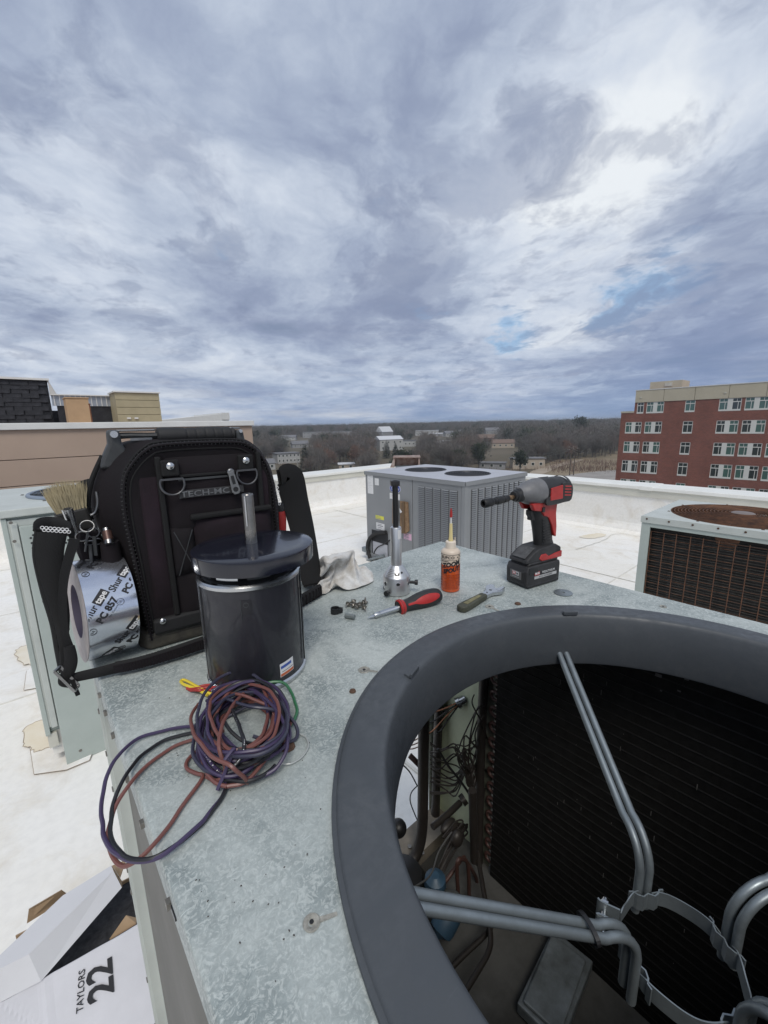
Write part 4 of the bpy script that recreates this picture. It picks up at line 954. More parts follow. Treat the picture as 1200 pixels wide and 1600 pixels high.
# filter drier, compressor head, reversing valve
def ell(c, r, sc, m, name): b = MB(); b.sphere(c, r, 12, sc); return U(b).build(name, m, unit)
b = MB(); c1 = at(688, 1455, z=.55); c2 = at(706, 1420, z=.58); rot = (c2 - c1).to_track_quat('Z', 'Y').to_matrix().to_4x4(); L = (c2 - c1).length
b.lathe([(.006, -.014), (.012, -.008), (.027, .0), (.030, .012), (.030, L * .8), (.026, L), (.008, L + .008)], 20, c1, rot); U(b).build('filter_drier', M_BLUE, unit)
b = MB(); c2b = c2 + Vector((.012, .012, 0)); b.lathe([(.030, 0), (.034, .004), (.034, .02), (.012, .035)], 20, c2, rot); U(b).build('drier_collar', mat('drier_grey', (.10, .105, .10), .6, var=(20, .4)), unit)
b = MB(); b.lathe([(.0, -.02), (.024, -.014), (.028, 0), (.026, .02), (.01, .03)], 18, at(680, 1382, z=.60)); U(b).build('filter_drier', M_BLUE, unit, label='blue drier half hidden behind the mount arm')
b = MB(); b.lathe([(.0, .47), (.066, .472), (.07, .50), (.07, .56), (.055, .59), (.03, .60), (0, .605)], 28, (.60, .66, 0)); U(b).build('compressor', M_BLACK, unit)
b = MB(); b.sphere(at(622, 1294, y=.66), .022, 10); U(b).build('capacitor', M_BLACK, unit)
ell(at(714, 1310, y=.60), .020, (1, .8, 1.2), M_PIPE, 'reversing_valve'); ell(at(700, 1290, y=.64), .018, (1.6, .8, .8), M_PIPE, 'reversing_valve')
b = MB(); p = at(868, 1552, z=.475); b.box(p + Vector((0, 0, .022)), (.19, .095, .030), radians(5)); b.box(p + Vector((-.005, .0, .043)), (.165, .080, .010), radians(7)); U(b).build('bracket_plate', mat('oxidised_zinc', (.21, .24, .26), .5, .2, var=(14, .5), col2=(.09, .10, .10)), unit, bevel=.004)
b = MB()
for px in ((640, 1322), (648, 1340), (660, 1332), (655, 1356), (672, 1372)): b.cyl(at(px[0], px[1], z=.52) - Vector((0, 0, .004)), at(px[0], px[1], z=.52), .006, 8)
U(b).build('pan_screws', M_SCREW, unit, kind='stuff'); cb('inner_rail', mat('dusty_rail', (.25, .22, .18), .8, var=(12, .4)), .45, X1 - .03, Y1 - .09, Y1 - .008, .472, .515)
# fixings on the top panel: holes, rusty screws, dimples
def dimple(u, v, r=.011, rusty=False, tail=False):
    p = at(u, v, z=ZT); b = MB()
    if rusty: b.lathe([(r * .95, .0006), (r * .8, .0026), (r * .35, .0034), (0, .0036)], 10, p, caps=False)
    else: b.lathe([(r, .0004), (r * .9, .0012), (r * .55, .0006), (r * .32, -.0002)], 16, p, caps=False); b.lathe([(r * .30, .0007), (0, .0007)], 10, p, caps=False)
    U(b).build('rusty_screw' if rusty else 'screw_hole', M_RUSTSCREW if rusty else mat('dimple_stain', (.36, .35, .31), .6, var=(200, .5)), unit)
    if not rusty: b = MB(); b.lathe([(r * .26, .0012), (0, .0012)], 10, p, caps=False); U(b).build('hole', M_BLACK, unit)
    if tail:
        b = MB(); q = at(tail[0], tail[1], z=ZT); d_ = (q - p).normalized(); s_ = Vector((-d_.y, d_.x, 0)) * r * .35; z_ = Vector((0, 0, .0005)); b.add([p + s_ + z_, p - s_ + z_, q - s_ * .6 + z_, q + s_ * .6 + z_], [(0, 1, 2, 3)]); U(b).build('drip_stain', MATS['dimple_stain'], unit)
dimple(487, 1442, .0062, tail=(527, 1428)); dimple(569, 1047, .0085, tail=(590, 1050)); dimple(765, 948, .0085, tail=(782, 956)); dimple(1036, 948, .006)
dimple(551, 1081, .0048, True); dimple(450, 1168, .0085, True); dimple(809, 944, .0065, True)
for u_, v_ in ((158, 1075), (169, 1119), (196, 1161), (212, 1210), (240, 1310), (291, 1448), (332, 1560), (352, 1300)):
    pass
for y_ in (.735, .66, .61, .555, .47, .40, .31): 
    U(MB().mm(X0 - .0070, X0 - .0035, y_ - .0028, y_ + .0028, ZT - .024, ZT - .018)).build('flange_clip', M_SCREW, unit)
for z_ in (1.30, 1.22, 1.15, .98, .93, .72, .60):
    U(MB().mm(X0 - .005, X0 - .0032, Y1 - .034, Y1 - .028, z_, z_ + .007)).build('post_clip', M_SCREW, unit)
for y_ in (.30, .21, .12, .05): U(MB().mm(X0 - .0045, X0 - .0034, y_ - .006, y_ + .006, ZT - .022, ZT - .019)).build('flange_slot', M_BLACK, unit)

# ------------------------------------------------------------------ unit behind on the left
t = thing('air_conditioner', 'pale green tall air conditioner with perforated panel, behind the bag at the left edge', 'air conditioner', (.36, 3.05, 0)); O = Vector((.36, 3.05, 0))
def ub_(x0, x1, y0, y1, z0, z1): return MB().mm(x0 - O.x, x1 - O.x, y0 - O.y, y1 - O.y, z0 - O.z, z1 - O.z)
ub_(-.085, .80, 2.635, 3.56, .20, 1.36).build('body', M_CAB, t, bevel=.006); ub_(-.12, .83, 2.60, 3.60, 1.36, 1.398).build('top_cover', M_CABL, t, bevel=.005)
ub_(-.10, .81, 2.615, 2.635, .24, 1.345).build('frame', M_CABL, t, bevel=.003); ub_(-.105, -.085, 2.61, 3.57, .20, 1.355).build('corner_trim', M_CAB, t, bevel=.002)
ub_(-.045, .78, 2.585, 2.612, .0, 1.315).build('access_panel', M_CAB, t, bevel=.003, label='tall plain access panel reaching down to the roof'); ub_(-.075, -.050, 2.60, 2.615, .24, 1.33).build('panel_stile', M_CABL, t, bevel=.002)
b = MB()
for s_ in (0, 1):
    for r_ in range(6):
        for c_ in range(34):
            x = -.01 + c_ * .0215 + (r_ % 2) * .0107; z = (1.205 if s_ == 0 else .93) + r_ * .0125
            b.lathe([(.0052, 0), (.0052, .0015)], 6, (x - O.x, 2.5846 - O.y, z), RX(radians(90)), smooth=False)
b.build('perforations', M_BLACK, t, kind='stuff')
for r_ in (2.60,): ub_(-.09, .8, 2.64, 3.55, .06, .20).build('curb_frame', M_ROOF, t); ub_(-.10, -.06, 2.62, 2.70, .12, .20).build('foot_bracket', M_FASCIA, t)
for x_, z_ in ((.02, .06), (.02, 1.28), (.74, 1.28), (-.07, 1.34), (-.07, 1.25), (.06, 1.33)): hexscrew('screw', .005, t, (x_ - O.x, 2.584 - O.y, z_), M_SCREW, '-Y')
b = MB(); b.torus((0, 0, 0), .32, .012, 48, 8); o = b.build('fan_surround', mat('blue_grey_paint', (.20, .24, .30), .5), t, loc=(-.03, 0, 1.402))
g = MB()
for k in range(14): g.torus((0, 0, 0), .05 + k * .019, .0022, 40, 5)
for k in range(8): a = k * pi / 4; g.bar((.04 * cos(a), .04 * sin(a), -.004), (.31 * cos(a), .31 * sin(a), -.004), .005)
g.build('fan_grille', M_BLACK, t, loc=(-.03, 0, 1.412)); MB().lathe([(.31, 0), (0, 0.0005)], 40, caps=False).build('fan_opening', mat('fan_dark', (.12, .14, .17), .6), t, loc=(-.03, 0, 1.4005))
for k in range(5):
    a = radians(100 + k * 62); hexscrew('screw', .006, t, (-.03 + .36 * cos(a), .36 * sin(a), 1.399), M_SCREW)

# ------------------------------------------------------------------ grey unit in the middle distance
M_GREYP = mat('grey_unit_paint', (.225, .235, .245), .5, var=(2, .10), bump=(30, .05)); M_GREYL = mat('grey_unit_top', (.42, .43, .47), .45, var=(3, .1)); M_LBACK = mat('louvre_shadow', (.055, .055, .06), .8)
gx0, gx1, gy0, gy1, gzt = 3.341, 4.466, 2.634, 4.24, 1.173
t = thing('air_conditioner', 'grey louvred air conditioner with two round fan openings in its top, middle of the roof', 'air conditioner', ((gx0 + gx1) / 2, (gy0 + gy1) / 2, 0)); O = Vector(((gx0 + gx1) / 2, (gy0 + gy1) / 2, 0))
seam = at(644, 750, x=gx0).y; zw = .02
ub_(gx0 + .02, gx1 - .01, gy0 + .02, gy1 - .01, .08, gzt - .03).build('body', M_GREYP, t)
ub_(gx0, gx0 + .02, seam + .004, gy1, .10, gzt - .045).build('control_panel', M_GREYP, t, bevel=.003)
ub_(gx0 + .002, gx0 + .02, gy0 + .05, seam - .004, .10, gzt - .045).build('side_panel', M_GREYP, t, bevel=.003)
ub_(gx0 + .05, gx1, gy0 + .002, gy0 + .02, .10, gzt - .045).build('end_panel', M_GREYP, t, bevel=.003)
ub_(gx0 - .004, gx0 + .044, gy0 - .004, gy0 + .044, .08, gzt - .04).build('corner_post', M_GREYP, t, bevel=.003)
ub_(gx0 - .02, gx1 + .02, gy0 - .02, gy1 + .02, .05, .10).build('base_rail', M_GREYP, t, bevel=.003)
b = MB(); k0 = .012
cx_ = (gx0 + gx1) / 2; c1 = (cx_ + .02, gy0 + .43); c2 = (cx_ + .02, gy0 + 1.10)
ys = (gy0 + .77)
for (c, ya, yb) in ((c1, gy0 - k0, ys), (c2, ys, gy1 + k0)):
    vs, fs = holed_plate(gx0 - k0 - O.x, gx1 + k0 - O.x, ya - O.y, yb - O.y, c[0] - O.x, c[1] - O.y, .265, gzt); b.add(vs, fs)
b.build('top_cover', M_GREYL, t)
b = MB()
for (x0, x1, y0, y1) in ((gx0 - k0, gx1 + k0, gy0 - k0, gy0 - k0 + .003), (gx0 - k0, gx1 + k0, gy1 + k0 - .003, gy1 + k0), (gx0 - k0, gx0 - k0 + .003, gy0 - k0, gy1 + k0), (gx1 + k0 - .003, gx1 + k0, gy0 - k0, gy1 + k0)): b.mm(x0 - O.x, x1 - O.x, y0 - O.y, y1 - O.y, gzt - .045, gzt - .0006)
b.build('top_flange', M_GREYP, t)
M_FAND = mat('fan_grey', (.045, .047, .055), .5)
for c in (c1, c2):
    b = MB(); b.lathe([(.268, .0), (.262, .006), (.255, .002), (.25, -.03), (.25, -.028)], 40, (c[0] - O.x, c[1] - O.y, gzt), caps=False); b.lathe([(.25, -.028), (0, -.030)], 40, (c[0] - O.x, c[1] - O.y, gzt), caps=False); b.build('fan_opening', M_FAND, t)
    b = MB(); 
    for k in range(9): b.torus((c[0] - O.x, c[1] - O.y, gzt + .006 + .006 * cos(k / 8 * pi / 2)), .03 + k * .028, .0025, 32, 5)
    for k in range(6): a = k * pi / 3; b.bar((c[0] - O.x, c[1] - O.y, gzt + .012), (c[0] - O.x + .262 * cos(a), c[1] - O.y + .262 * sin(a), gzt + .004), .005)
    b.build('fan_grille', M_FAND, t)
    b = MB(); b.lathe([(.05, 0), (.05, .02), (0, .022)], 16, (c[0] - O.x, c[1] - O.y, gzt - .025)); b.build('fan_hub', M_FAND, t)
def louvre_col(w_, h, n=40):
    b = MB(); b.mm(-w_ / 2, w_ / 2, .004, .006, 0, h)
    f = MB(); 
    for i in range(n):
        z = h * (i + .5) / n; f.add([(-w_ / 2, .003, z + h / n * .42), (w_ / 2, .003, z + h / n * .42), (w_ / 2, -.008, z - h / n * .25), (-w_ / 2, -.008, z - h / n * .25)], [(0, 3, 2, 1)])
    return b, f
def louvres(edges, plane):
    for a, c in edges:
        if plane == 'x': ya, yb = at(a, 800, x=gx0).y, at(c, 800, x=gx0).y; w_ = abs(ya - yb); mid = (ya + yb) / 2; zl, zh = .18, gzt - .10
        else: ya, yb = at(a, 800, y=gy0).x, at(c, 800, y=gy0).x; w_ = abs(ya - yb); mid = (ya + yb) / 2; zl, zh = .14, gzt - .09
        bk, sl_ = louvre_col(w_, zh - zl, 42)
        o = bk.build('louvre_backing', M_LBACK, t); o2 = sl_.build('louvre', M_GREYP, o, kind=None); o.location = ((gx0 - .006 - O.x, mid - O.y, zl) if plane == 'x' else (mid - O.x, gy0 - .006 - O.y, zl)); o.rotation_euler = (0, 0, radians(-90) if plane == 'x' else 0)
zx = lambda a: 550 + a / 3.4286
louvres([(zx(358), zx(391)), (zx(399), zx(432)), (zx(441), zx(475)), (zx(484), zx(519)), (zx(528), zx(565))], 'x')
louvres([(zx(638), zx(664)), (zx(673), zx(699)), (zx(709), zx(735)), (zx(745), zx(768)), (zx(778), zx(799)), (zx(808), zx(827)), (zx(835), zx(853)), (zx(861), zx(878)), (zx(885), zx(903))], 'y')
# stickers, logo, conduit
def sticker(u0, v0, u1, v1, m, name='sticker', off=.0015):
    a, c = at(u0, v0, x=gx0), at(u1, v1, x=gx0); return ub_(gx0 - off, gx0 - off + .001, min(a.y, c.y), max(a.y, c.y), min(a.z, c.z), max(a.z, c.z)).build(name, m, t)
M_PAPER = mat('paper', (.66, .66, .66), .7); M_YEL = mat('yellow_label', (.62, .60, .08), .6); M_PINK = mat('pink_label', (.62, .38, .50), .7); M_INK = mat('ink', (.02, .02, .022), .7)
sticker(574, 740, 583.5, 772, M_PAPER); sticker(585.5, 747, 592, 758.5, M_PAPER); sticker(587, 804.5, 600, 813, M_YEL); sticker(588, 816, 601, 829.5, M_PAPER); sticker(631, 832, 643, 845, M_PINK); sticker(609, 770, 625, 782, M_PAPER)
b = MB(); rs2 = random.Random(8)
for (u0, v0, u1, v1, n) in ((575, 742, 582.5, 770, 11), (586, 749, 591, 757, 5), (588, 806, 599, 811, 2), (590, 818, 599, 828, 4), (610, 772, 615, 781, 3), (632, 834, 641, 843, 4)):
    for i in range(n):
        v_ = v0 + (v1 - v0) * (i + .3) / n; e_ = u0 + (u1 - u0) * rs2.uniform(.55, 1); a, c = at(u0, v_, x=gx0), at(e_, v_ + (v1 - v0) / n * .35, x=gx0); b.mm(gx0 - .0022 - O.x, gx0 - .0017 - O.x, min(a.y, c.y) - O.y, max(a.y, c.y) - O.y, min(a.z, c.z), max(a.z, c.z))
b.build('label_print', mat('grey_ink', (.2, .2, .22), .7), t)
lc = at(617.5, 763.5, x=gx0); b = MB(); b.lathe([(.075, 0), (.075, .003)], 32, (0, 0, 0), Matrix.Diagonal((1.25, .62, 1, 1))); fm = frame((gx0 - .0005 - O.x, lc.y - O.y, lc.z), (0, -1, 0), (0, 0, 1))
o = b.build('logo_oval', mat('logo_blue', (.02, .05, .30), .4), t); o.matrix_local = fm
b = MB(); b.lathe([(.079, 0), (.079, .002)], 32, (0, 0, 0), Matrix.Diagonal((1.25, .64, 1, 1))); o = b.build('logo_rim', M_PAPER, t); o.matrix_local = fm
text_mb('Carrier', .052, fm @ Matrix.Translation((0, 0, .0038)), M_PAPER, 'logo_text', t, .0004, shear=.3)
# opening with lines and black hose
a, c = at(581, 827, x=gx0), at(607, 872, x=gx0)
ub_(gx0 - .003, gx0 + .004, c.y, a.y, .10, a.z).build('hatch_opening', mat('hatch_dark', (.02, .021, .024), .8), t)
ub_(gx0 - .006, gx0 - .002, c.y + .01, a.y - .02, .105, .27).build('hatch_floor', M_GREYL, t)
b = MB(); b.tube(spline([at(u, v, x=gx0 - .03) for u, v in ((603, 832), (590, 833), (579, 840), (574.5, 852), (577, 868), (581, 877))], 6), .026, 10); b.v = [p - O for p in b.v]; b.build('insulated_hose', M_RUBBER, t)
b = MB(); b.tube([p - O for p in spline([at(u, v, x=gx0 - .012) for u, v in ((609, 844), (600, 850), (590, 855), (585, 862), (584, 868))], 6)], .007, 8); b.build('black_cable', M_BLACK, t)
ub_(gx0 - .05, gx0 + .0, gy1 - .06, gy1 + .06, .1, .16).build('lifting_bracket', M_GALV, t)
b = MB(); b.tube([p - O for p in spline([at(u, v, x=gx0 - .05) for u, v in ((560, 882), (570, 878), (585, 872), (600, 868))], 4)], .02, 8); b.build('conduit', M_GALV, t)
# brown cardboard tied on its side
bd = thing('cardboard_pieces', 'folded brown cardboard tucked against the grey unit behind the steel puller', 'cardboard', (gx0 - .05, at(630, 800, x=gx0).y, .5)); Ob = Vector(bd.location)
M_CARD = mat('cardboard', (.28, .185, .10), .85, var=(30, .3), col2=(.17, .10, .06)); M_CARDW = mat('white_card', (.60, .60, .62), .6, var=(5, .06))
def quadp(px, off, thick, m, name, par, O_):
    ps = [at(u, v, x=gx0 - off) - O_ for u, v in px]; n_ = len(ps); b = MB(); b.add(ps + [p + Vector((thick, 0, 0)) for p in ps], [tuple(range(n_)), tuple(range(n_, 2 * n_))[::-1]] + [(i, i + n_, (i + 1) % n_ + n_, (i + 1) % n_) for i in range(n_)]); return b.build(name, m, par)
quadp([(625, 783), (636, 785), (638, 830), (633, 834), (625, 832)], .03, .02, M_CARD, 'flap', bd, Ob); quadp([(613, 784), (619, 783), (619, 818), (613, 818)], .045, .03, M_CARD, 'flap', bd, Ob)
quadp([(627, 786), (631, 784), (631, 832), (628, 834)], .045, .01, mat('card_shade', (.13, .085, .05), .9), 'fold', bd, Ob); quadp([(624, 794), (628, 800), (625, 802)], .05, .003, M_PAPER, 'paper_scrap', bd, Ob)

# rusted hood standing behind it
d0 = 7.9; pa, pb, pc, pd = [at(u, v, d=d0) for u, v in ((607, 728), (613.5, 715.5), (656, 713.5), (651, 727))]
M_RH = mat('rusted_hood', (.17, .085, .065), .75, var=(9, .5), col2=(.33, .28, .25))
t = thing('vent_hood', 'rusted sheet metal vent hood showing over the top of the grey unit', 'vent hood', ((pb.x + pc.x) / 2, (pb.y + pc.y) / 2, 0)); O = Vector(t.location)
ax_ = (pc - pb); ax_.z = 0; Lh = ax_.length; ax_.normalize(); Rf = frame((0, 0, 0), ax_, (-ax_.y, ax_.x, 0)); zt = pb.z; zb = pa.z - .03
b = MB(); b.M = Rf; h2 = Lh / 2
b.add([(-h2 - .05, -.02, zb), (-h2 + .03, -.02, zb), (-h2 + .03, .35, zb), (-h2 - .05, .35, zb), (-h2 + .02, -.02, zt), (-h2 + .05, -.02, zt), (-h2 + .05, .35, zt), (-h2 + .02, .35, zt)], [(0, 1, 5, 4), (1, 2, 6, 5), (2, 3, 7, 6), (3, 0, 4, 7), (4, 5, 6, 7)])
b.mm(-h2 + .01, h2 + .01, -.04, .36, zt, zt + .02); b.mm(h2 - .03, h2, -.02, .35, zb, zt); b.mm(-h2, h2, .16, .18, zb, zt); b.build('hood', M_RH, t)
b = MB(); b.M = Rf; b.mm(-h2 + .05, h2 - .04, .13, .155, zb, zt - .01); b.build('screen', mat('hood_inside', (.34, .28, .25), .8, var=(12, .5), col2=(.2, .11, .08)), t)
b = MB(); b.M = Rf; b.mm(-h2 + .05, h2 - .05, .05, .33, 0, zb + .02); b.build('stack', M_GALV, t)

# ------------------------------------------------------------------ unit on the right
M_COILB = mat('grimy_coil', (.020, .018, .016), .8, var=(14, .5), bump=(120, .4)); M_FINL = mat('fin_edge', (.045, .042, .036), .7, var=(30, .6))
rx0, ry1, rzt = 2.932, .907, 1.15; rx1, ry0 = rx0 + .78, ry1 - .87
t = thing('air_conditioner', 'pale air conditioner with rusty wire guard and rust red fan grille at the right edge', 'air conditioner', ((rx0 + rx1) / 2, (ry0 + ry1) / 2, 0)); O = Vector(((rx0 + rx1) / 2, (ry0 + ry1) / 2, 0))
b = MB(); fcx, fcy = 3.335, .478; vs, fs = holed_plate(rx0 - O.x, rx1 - O.x, ry0 - O.y, ry1 - O.y, fcx - O.x, fcy - O.y, .368, rzt); b.add(vs, fs); b.build('top_cover', M_CABL, t, solid=.002)
b = MB()
for (x0, x1, y0, y1) in ((rx0 - .004, rx0, ry0 - .004, ry1 + .004), (rx1, rx1 + .004, ry0 - .004, ry1 + .004), (rx0, rx1, ry1, ry1 + .004), (rx0, rx1, ry0 - .004, ry0)): b.mm(x0 - O.x, x1 - O.x, y0 - O.y, y1 - O.y, rzt - .040, rzt + .001)
b.build('top_flange', M_CABL, t, bevel=.0015)
ub_(rx0 + .002, rx0 + .02, ry1 - .050, ry1 - .001, .1, rzt - .04).build('corner_post', M_CAB, t, bevel=.002); ub_(rx0 + .002, rx0 + .02, ry0, ry1 - .05, rzt - .066, rzt - .04).build('head_rail', M_CAB, t, bevel=.002)
ub_(rx0 + .02, rx1 - .02, ry1 - .02, ry1 - .002, .1, rzt - .04).build('side_panel', M_CAB, t); ub_(rx1 - .02, rx1 - .001, ry0 + .02, ry1 - .02, .1, rzt - .04).build('rear_panel', M_CAB, t); ub_(rx0 + .02, rx1 - .02, ry0 + .002, ry0 + .02, .1, rzt - .04).build('side_panel', M_CAB, t)
ub_(rx0, rx1, ry0, ry1, .04, .14).build('base_rail', M_CAB, t); ub_(rx0 + .05, rx1 - .02, ry0 + .02, ry1 - .02, .14, rzt - .30).build('core', M_COILB, t)
coil = ub_(rx0 + .045, rx0 + .075, ry0 + .02, ry1 - .02, .14, rzt - .045).build('coil', M_COILB, t)
b = MB(); b.mm(-.002, .002, -.41, .41, -.0025, .0025); fm_ = b.mesh('fin', M_FINL)
for i in range(56):
    o = bpy.data.objects.new('fin', fm_); C.objects.link(o); o.parent = coil; o.location = (rx0 + .0435 - O.x, -.0, .16 + i * .0162); o.rotation_euler = (R.uniform(-.003, .003), 0, 0)
b = MB(); b.cyl((0, 0, .16), (0, 0, rzt - .085), .0026, 6); wm = b.mesh('guard_wire', M_RUSTO); b = MB(); b.cyl((0, ry0 - O.y + .02, 0), (0, ry1 - O.y - .035, 0), .0013, 6); wh = b.mesh('guard_wire', M_RUSTO)
for i in range(12):
    o = bpy.data.objects.new('guard_wire', wm); C.objects.link(o); o.parent = t; o.location = (rx0 + .012 - O.x, .852 - i * .0695 - O.y + R.uniform(-.002, .002), R.uniform(-.01, .0)); o.rotation_euler = (R.uniform(-.006, .006), 0, 0)
for i in range(26):
    o = bpy.data.objects.new('guard_wire', wh); C.objects.link(o); o.parent = t; o.location = (rx0 + .015 - O.x, 0, rzt - .095 - i * .037); o.rotation_euler = (R.uniform(-.006, .006), 0, 0)
fo = O; b = MB()
for k in range(17): b.torus((fcx - O.x, fcy - O.y, rzt + .002 + .016 * cos(k / 16 * pi / 2)), .368 - (16 - k) * .0188, .0028, 56, 5)
for k in range(12): a = k * pi / 6; b.bar((fcx - O.x + .06 * cos(a), fcy - O.y + .06 * sin(a), rzt + .016), (fcx - O.x + .371 * cos(a), fcy - O.y + .371 * sin(a), rzt + .001), .005)
b.build('fan_grille', M_RUSTO, t); b = MB(); b.lathe([(.06, .018), (.052, .022), (0, .024)], 24, (fcx - O.x, fcy - O.y, rzt), caps=False); b.build('grille_boss', mat('boss_grey', (.18, .15, .14), .6), t)
b = MB(); b.lathe([(.368, 0), (.36, -.13)], 48, (fcx - O.x, fcy - O.y, rzt), caps=False); b.build('fan_well', M_RUSTO, t)
for k in range(3):
    a0 = radians(120 * k + 20); b = MB(); b.grid(lambda u, v: (fcx - O.x + (.08 + .265 * v) * cos(a0 + u * 1.15), fcy - O.y + (.08 + .265 * v) * sin(a0 + u * 1.15), rzt - .075 - .05 * u + .01 * v), 10, 6); b.build('fan_blade', M_RUSTO, t, solid=.002)
b = MB(); b.lathe([(.09, -.10), (.09, -.03), (.0, -.02)], 24, (fcx - O.x, fcy - O.y, rzt), caps=False); b.build('fan_hub', M_RUSTO, t)
for k in range(8):
    a = radians(22 + k * 45); hexscrew('screw', .0055, t, (fcx - O.x + .383 * cos(a), fcy - O.y + .383 * sin(a), rzt + .001), M_RUSTSCREW)
for k in range(6): hexscrew('screw', .004, t, (rx0 - .0042 - O.x, ry1 - .03 - k * .12 - O.y, rzt - .014), M_RUSTSCREW, '-X')
# ------------------------------------------------------------------ tool bag
ZT0 = ZT + .0005
M_FAB = mat('black_fabric', (.0085, .0080, .0092), .88, var=(6, .35), col2=(.0125, .0092, .0115), bump=(700, .5, .0008), spec=.25)
M_FABP = mat('faded_plum_fabric', (.026, .016, .023), .9, var=(9, .6), col2=(.012, .010, .011), bump=(650, .5, .0008), spec=.2)
M_WEB = mat('black_webbing', (.011, .011, .0115), .8, bump=(500, .5, .0008), spec=.3)
M_WORN = mat('worn_grey_plastic', (.050, .054, .058), .55, var=(30, .4), bump=(90, .1))
M_DIRTY = mat('dirty_rubber_base', (.075, .068, .054), .75, var=(22, .65), col2=(.020, .019, .017), bump=(50, .3))
M_PEWTER = mat('pewter', (.30, .30, .30), .32, 1., var=(60, .2))
M_FOIL = mat('foil_tape', (.74, .77, .84), .17, .92, var=(16, .10), bump=(7, .22, .004)); M_CORE = mat('tape_liner', (.42, .38, .37), .7, var=(40, .2)); M_INKB = mat('print_black', (.015, .015, .018), .5)
M_BRIS = mat('bristle', (.50, .42, .26), .8, var=(60, .3))
th = radians(-5); BF = Vector((.112 + .118 * cos(th), .698 + .118 * sin(th), ZT0))
bag = thing('tool_bag', 'black zipped tool bag with padded carry handle standing on the corner of the air conditioner', 'tool bag', BF, th)
def loc(p): return RZ(-th) @ (Vector(p) - BF)
def bp(u, v, d):
    ly = Vector((-sin(th), cos(th), 0)); return loc(at(u, v, pl=(BF + ly * d, ly)))
fr_ = [(-.1125, .018), (-.1185, .15), (-.1216, .217), (-.118, .264), (-.107, .288), (-.086, .309), (-.060, .3165), (.034, .3165), (.062, .309), (.082, .290), (.094, .255), (.0985, .20), (.0985, .018)]
bk_ = [(-.134, .016), (-.151, .153), (-.164, .218), (-.158, .257), (-.138, .296), (-.112, .316), (-.07, .325), (.05, .325), (.098, .310), (.118, .275), (.130, .235), (.134, .18), (.130, .016)]
def outl(t, grow=0.):
    q = [Vector((a[0] + (c[0] - a[0]) * t, 0, a[1] + (c[1] - a[1]) * t)) for a, c in zip(fr_, bk_)]
    c = Vector((-.015, 0, .15)); q = [c + (p - c) * (1 + grow) for p in q]; q = spline(q, 5); return q
def bagpath(t, d, grow=0., lo=0, hi=None):
    return [Vector((p.x, d, p.z)) for p in outl(t, grow)][lo:hi]
b = MB(); layers = [(0, .004, -.05), (0, 0, -.012), (.04, .006, .0), (.12, .018, .0), (.22, .030, .0), (.62, .045, .0), (.92, .062, .0), (1, .09, .003), (1, .12, .003), (.9, .15, 0), (.6, .175, 0), (.3, .188, -.02)]
rings = [bagpath(t, d, g) for t, d, g in layers]; n = len(rings[0]); vs = [p for r_ in rings for p in r_]
fs = [(j * n + i, j * n + (i + 1) % n, (j + 1) * n + (i + 1) % n, (j + 1) * n + i) for j in range(len(rings) - 1) for i in range(n)]
fs += [tuple(range(n))[::-1], tuple((len(rings) - 1) * n + i for i in range(n))]
for i_, p in enumerate(vs):
    w_ = noise.noise(p * 22) * .0032 + noise.noise(p * 60) * .001; vs[i_] = p + (p - Vector((-.015, .09, .15))).normalized() * w_
b.add(vs, fs, True); b.build('body', M_FAB, bag)
# moulded base
b = MB(); b.prism([(-.120, .0), (.102, .0), (.118, .02), (.120, .17), (-.132, .17), (-.131, .02)], 0, .030); b.build('base_tub', M_DIRTY, bag, bevel=.007, seg=3)
for x, y in ((-.108, .012), (.09, .012), (-.118, .155), (.105, .155)): pass
b = MB(); b.lathe([(.0048, 0), (.0048, .0015), (.003, .0032), (0, .0036)], 12, (0, 0, 0)); rv = b.mesh('rivet', M_STEEL)
def rivet(x, z, y=-.004, s=1.): o = bpy.data.objects.new('rivet', rv); C.objects.link(o); o.parent = bag; o.location = (x, y, z); o.rotation_euler = (radians(90), 0, 0); o.scale = (s, s, s); return o
# zip: toothed track round the arch, tape both sides
for g_, w_, nm in ((.030, .010, 'piping'), (-.035, .007, 'piping')):
    ps = bagpath(0, .004 if g_ < 0 else .012, g_ if g_ > 0 else -.05, 0, None); MB().tube(ps, .0017, 8).build(nm, M_WEB, bag)
ps = bagpath(.06, .0035, .002); zt_ = MB().tube(ps, 0, 6, flat=(.004, .013), nrm=(0, 1, 0)).build('zipper', M_FAB, bag)
tb = MB(); tb.mm(-.0045, .0045, -.0014, .0014, -.0009, .0009); tm_ = tb.mesh('tooth', M_WORN); fine = []
L_ = 0
for i in range(len(ps) - 1):
    seg = (ps[i + 1] - ps[i]).length; s_ = (-L_) % .0030
    while s_ < seg: fine.append((ps[i].lerp(ps[i + 1], s_ / seg), (ps[i + 1] - ps[i]).normalized())); s_ += .0030
    L_ += seg
b = MB()
for i, (p, t_) in enumerate(fine):
    n_ = Vector((t_.z, 0, -t_.x)); sgn = 1 if i % 2 else -1; a_ = p + n_ * (.0012 * sgn) + Vector((0, -.0030, 0)); b.bar(a_ - n_ * .0026, a_ + n_ * .0026, .0013, .0010, up=tuple(t_))
b.build('zipper_teeth', mat('tooth_grey', (.035, .035, .037), .45, spec=.5), bag, kind='stuff')
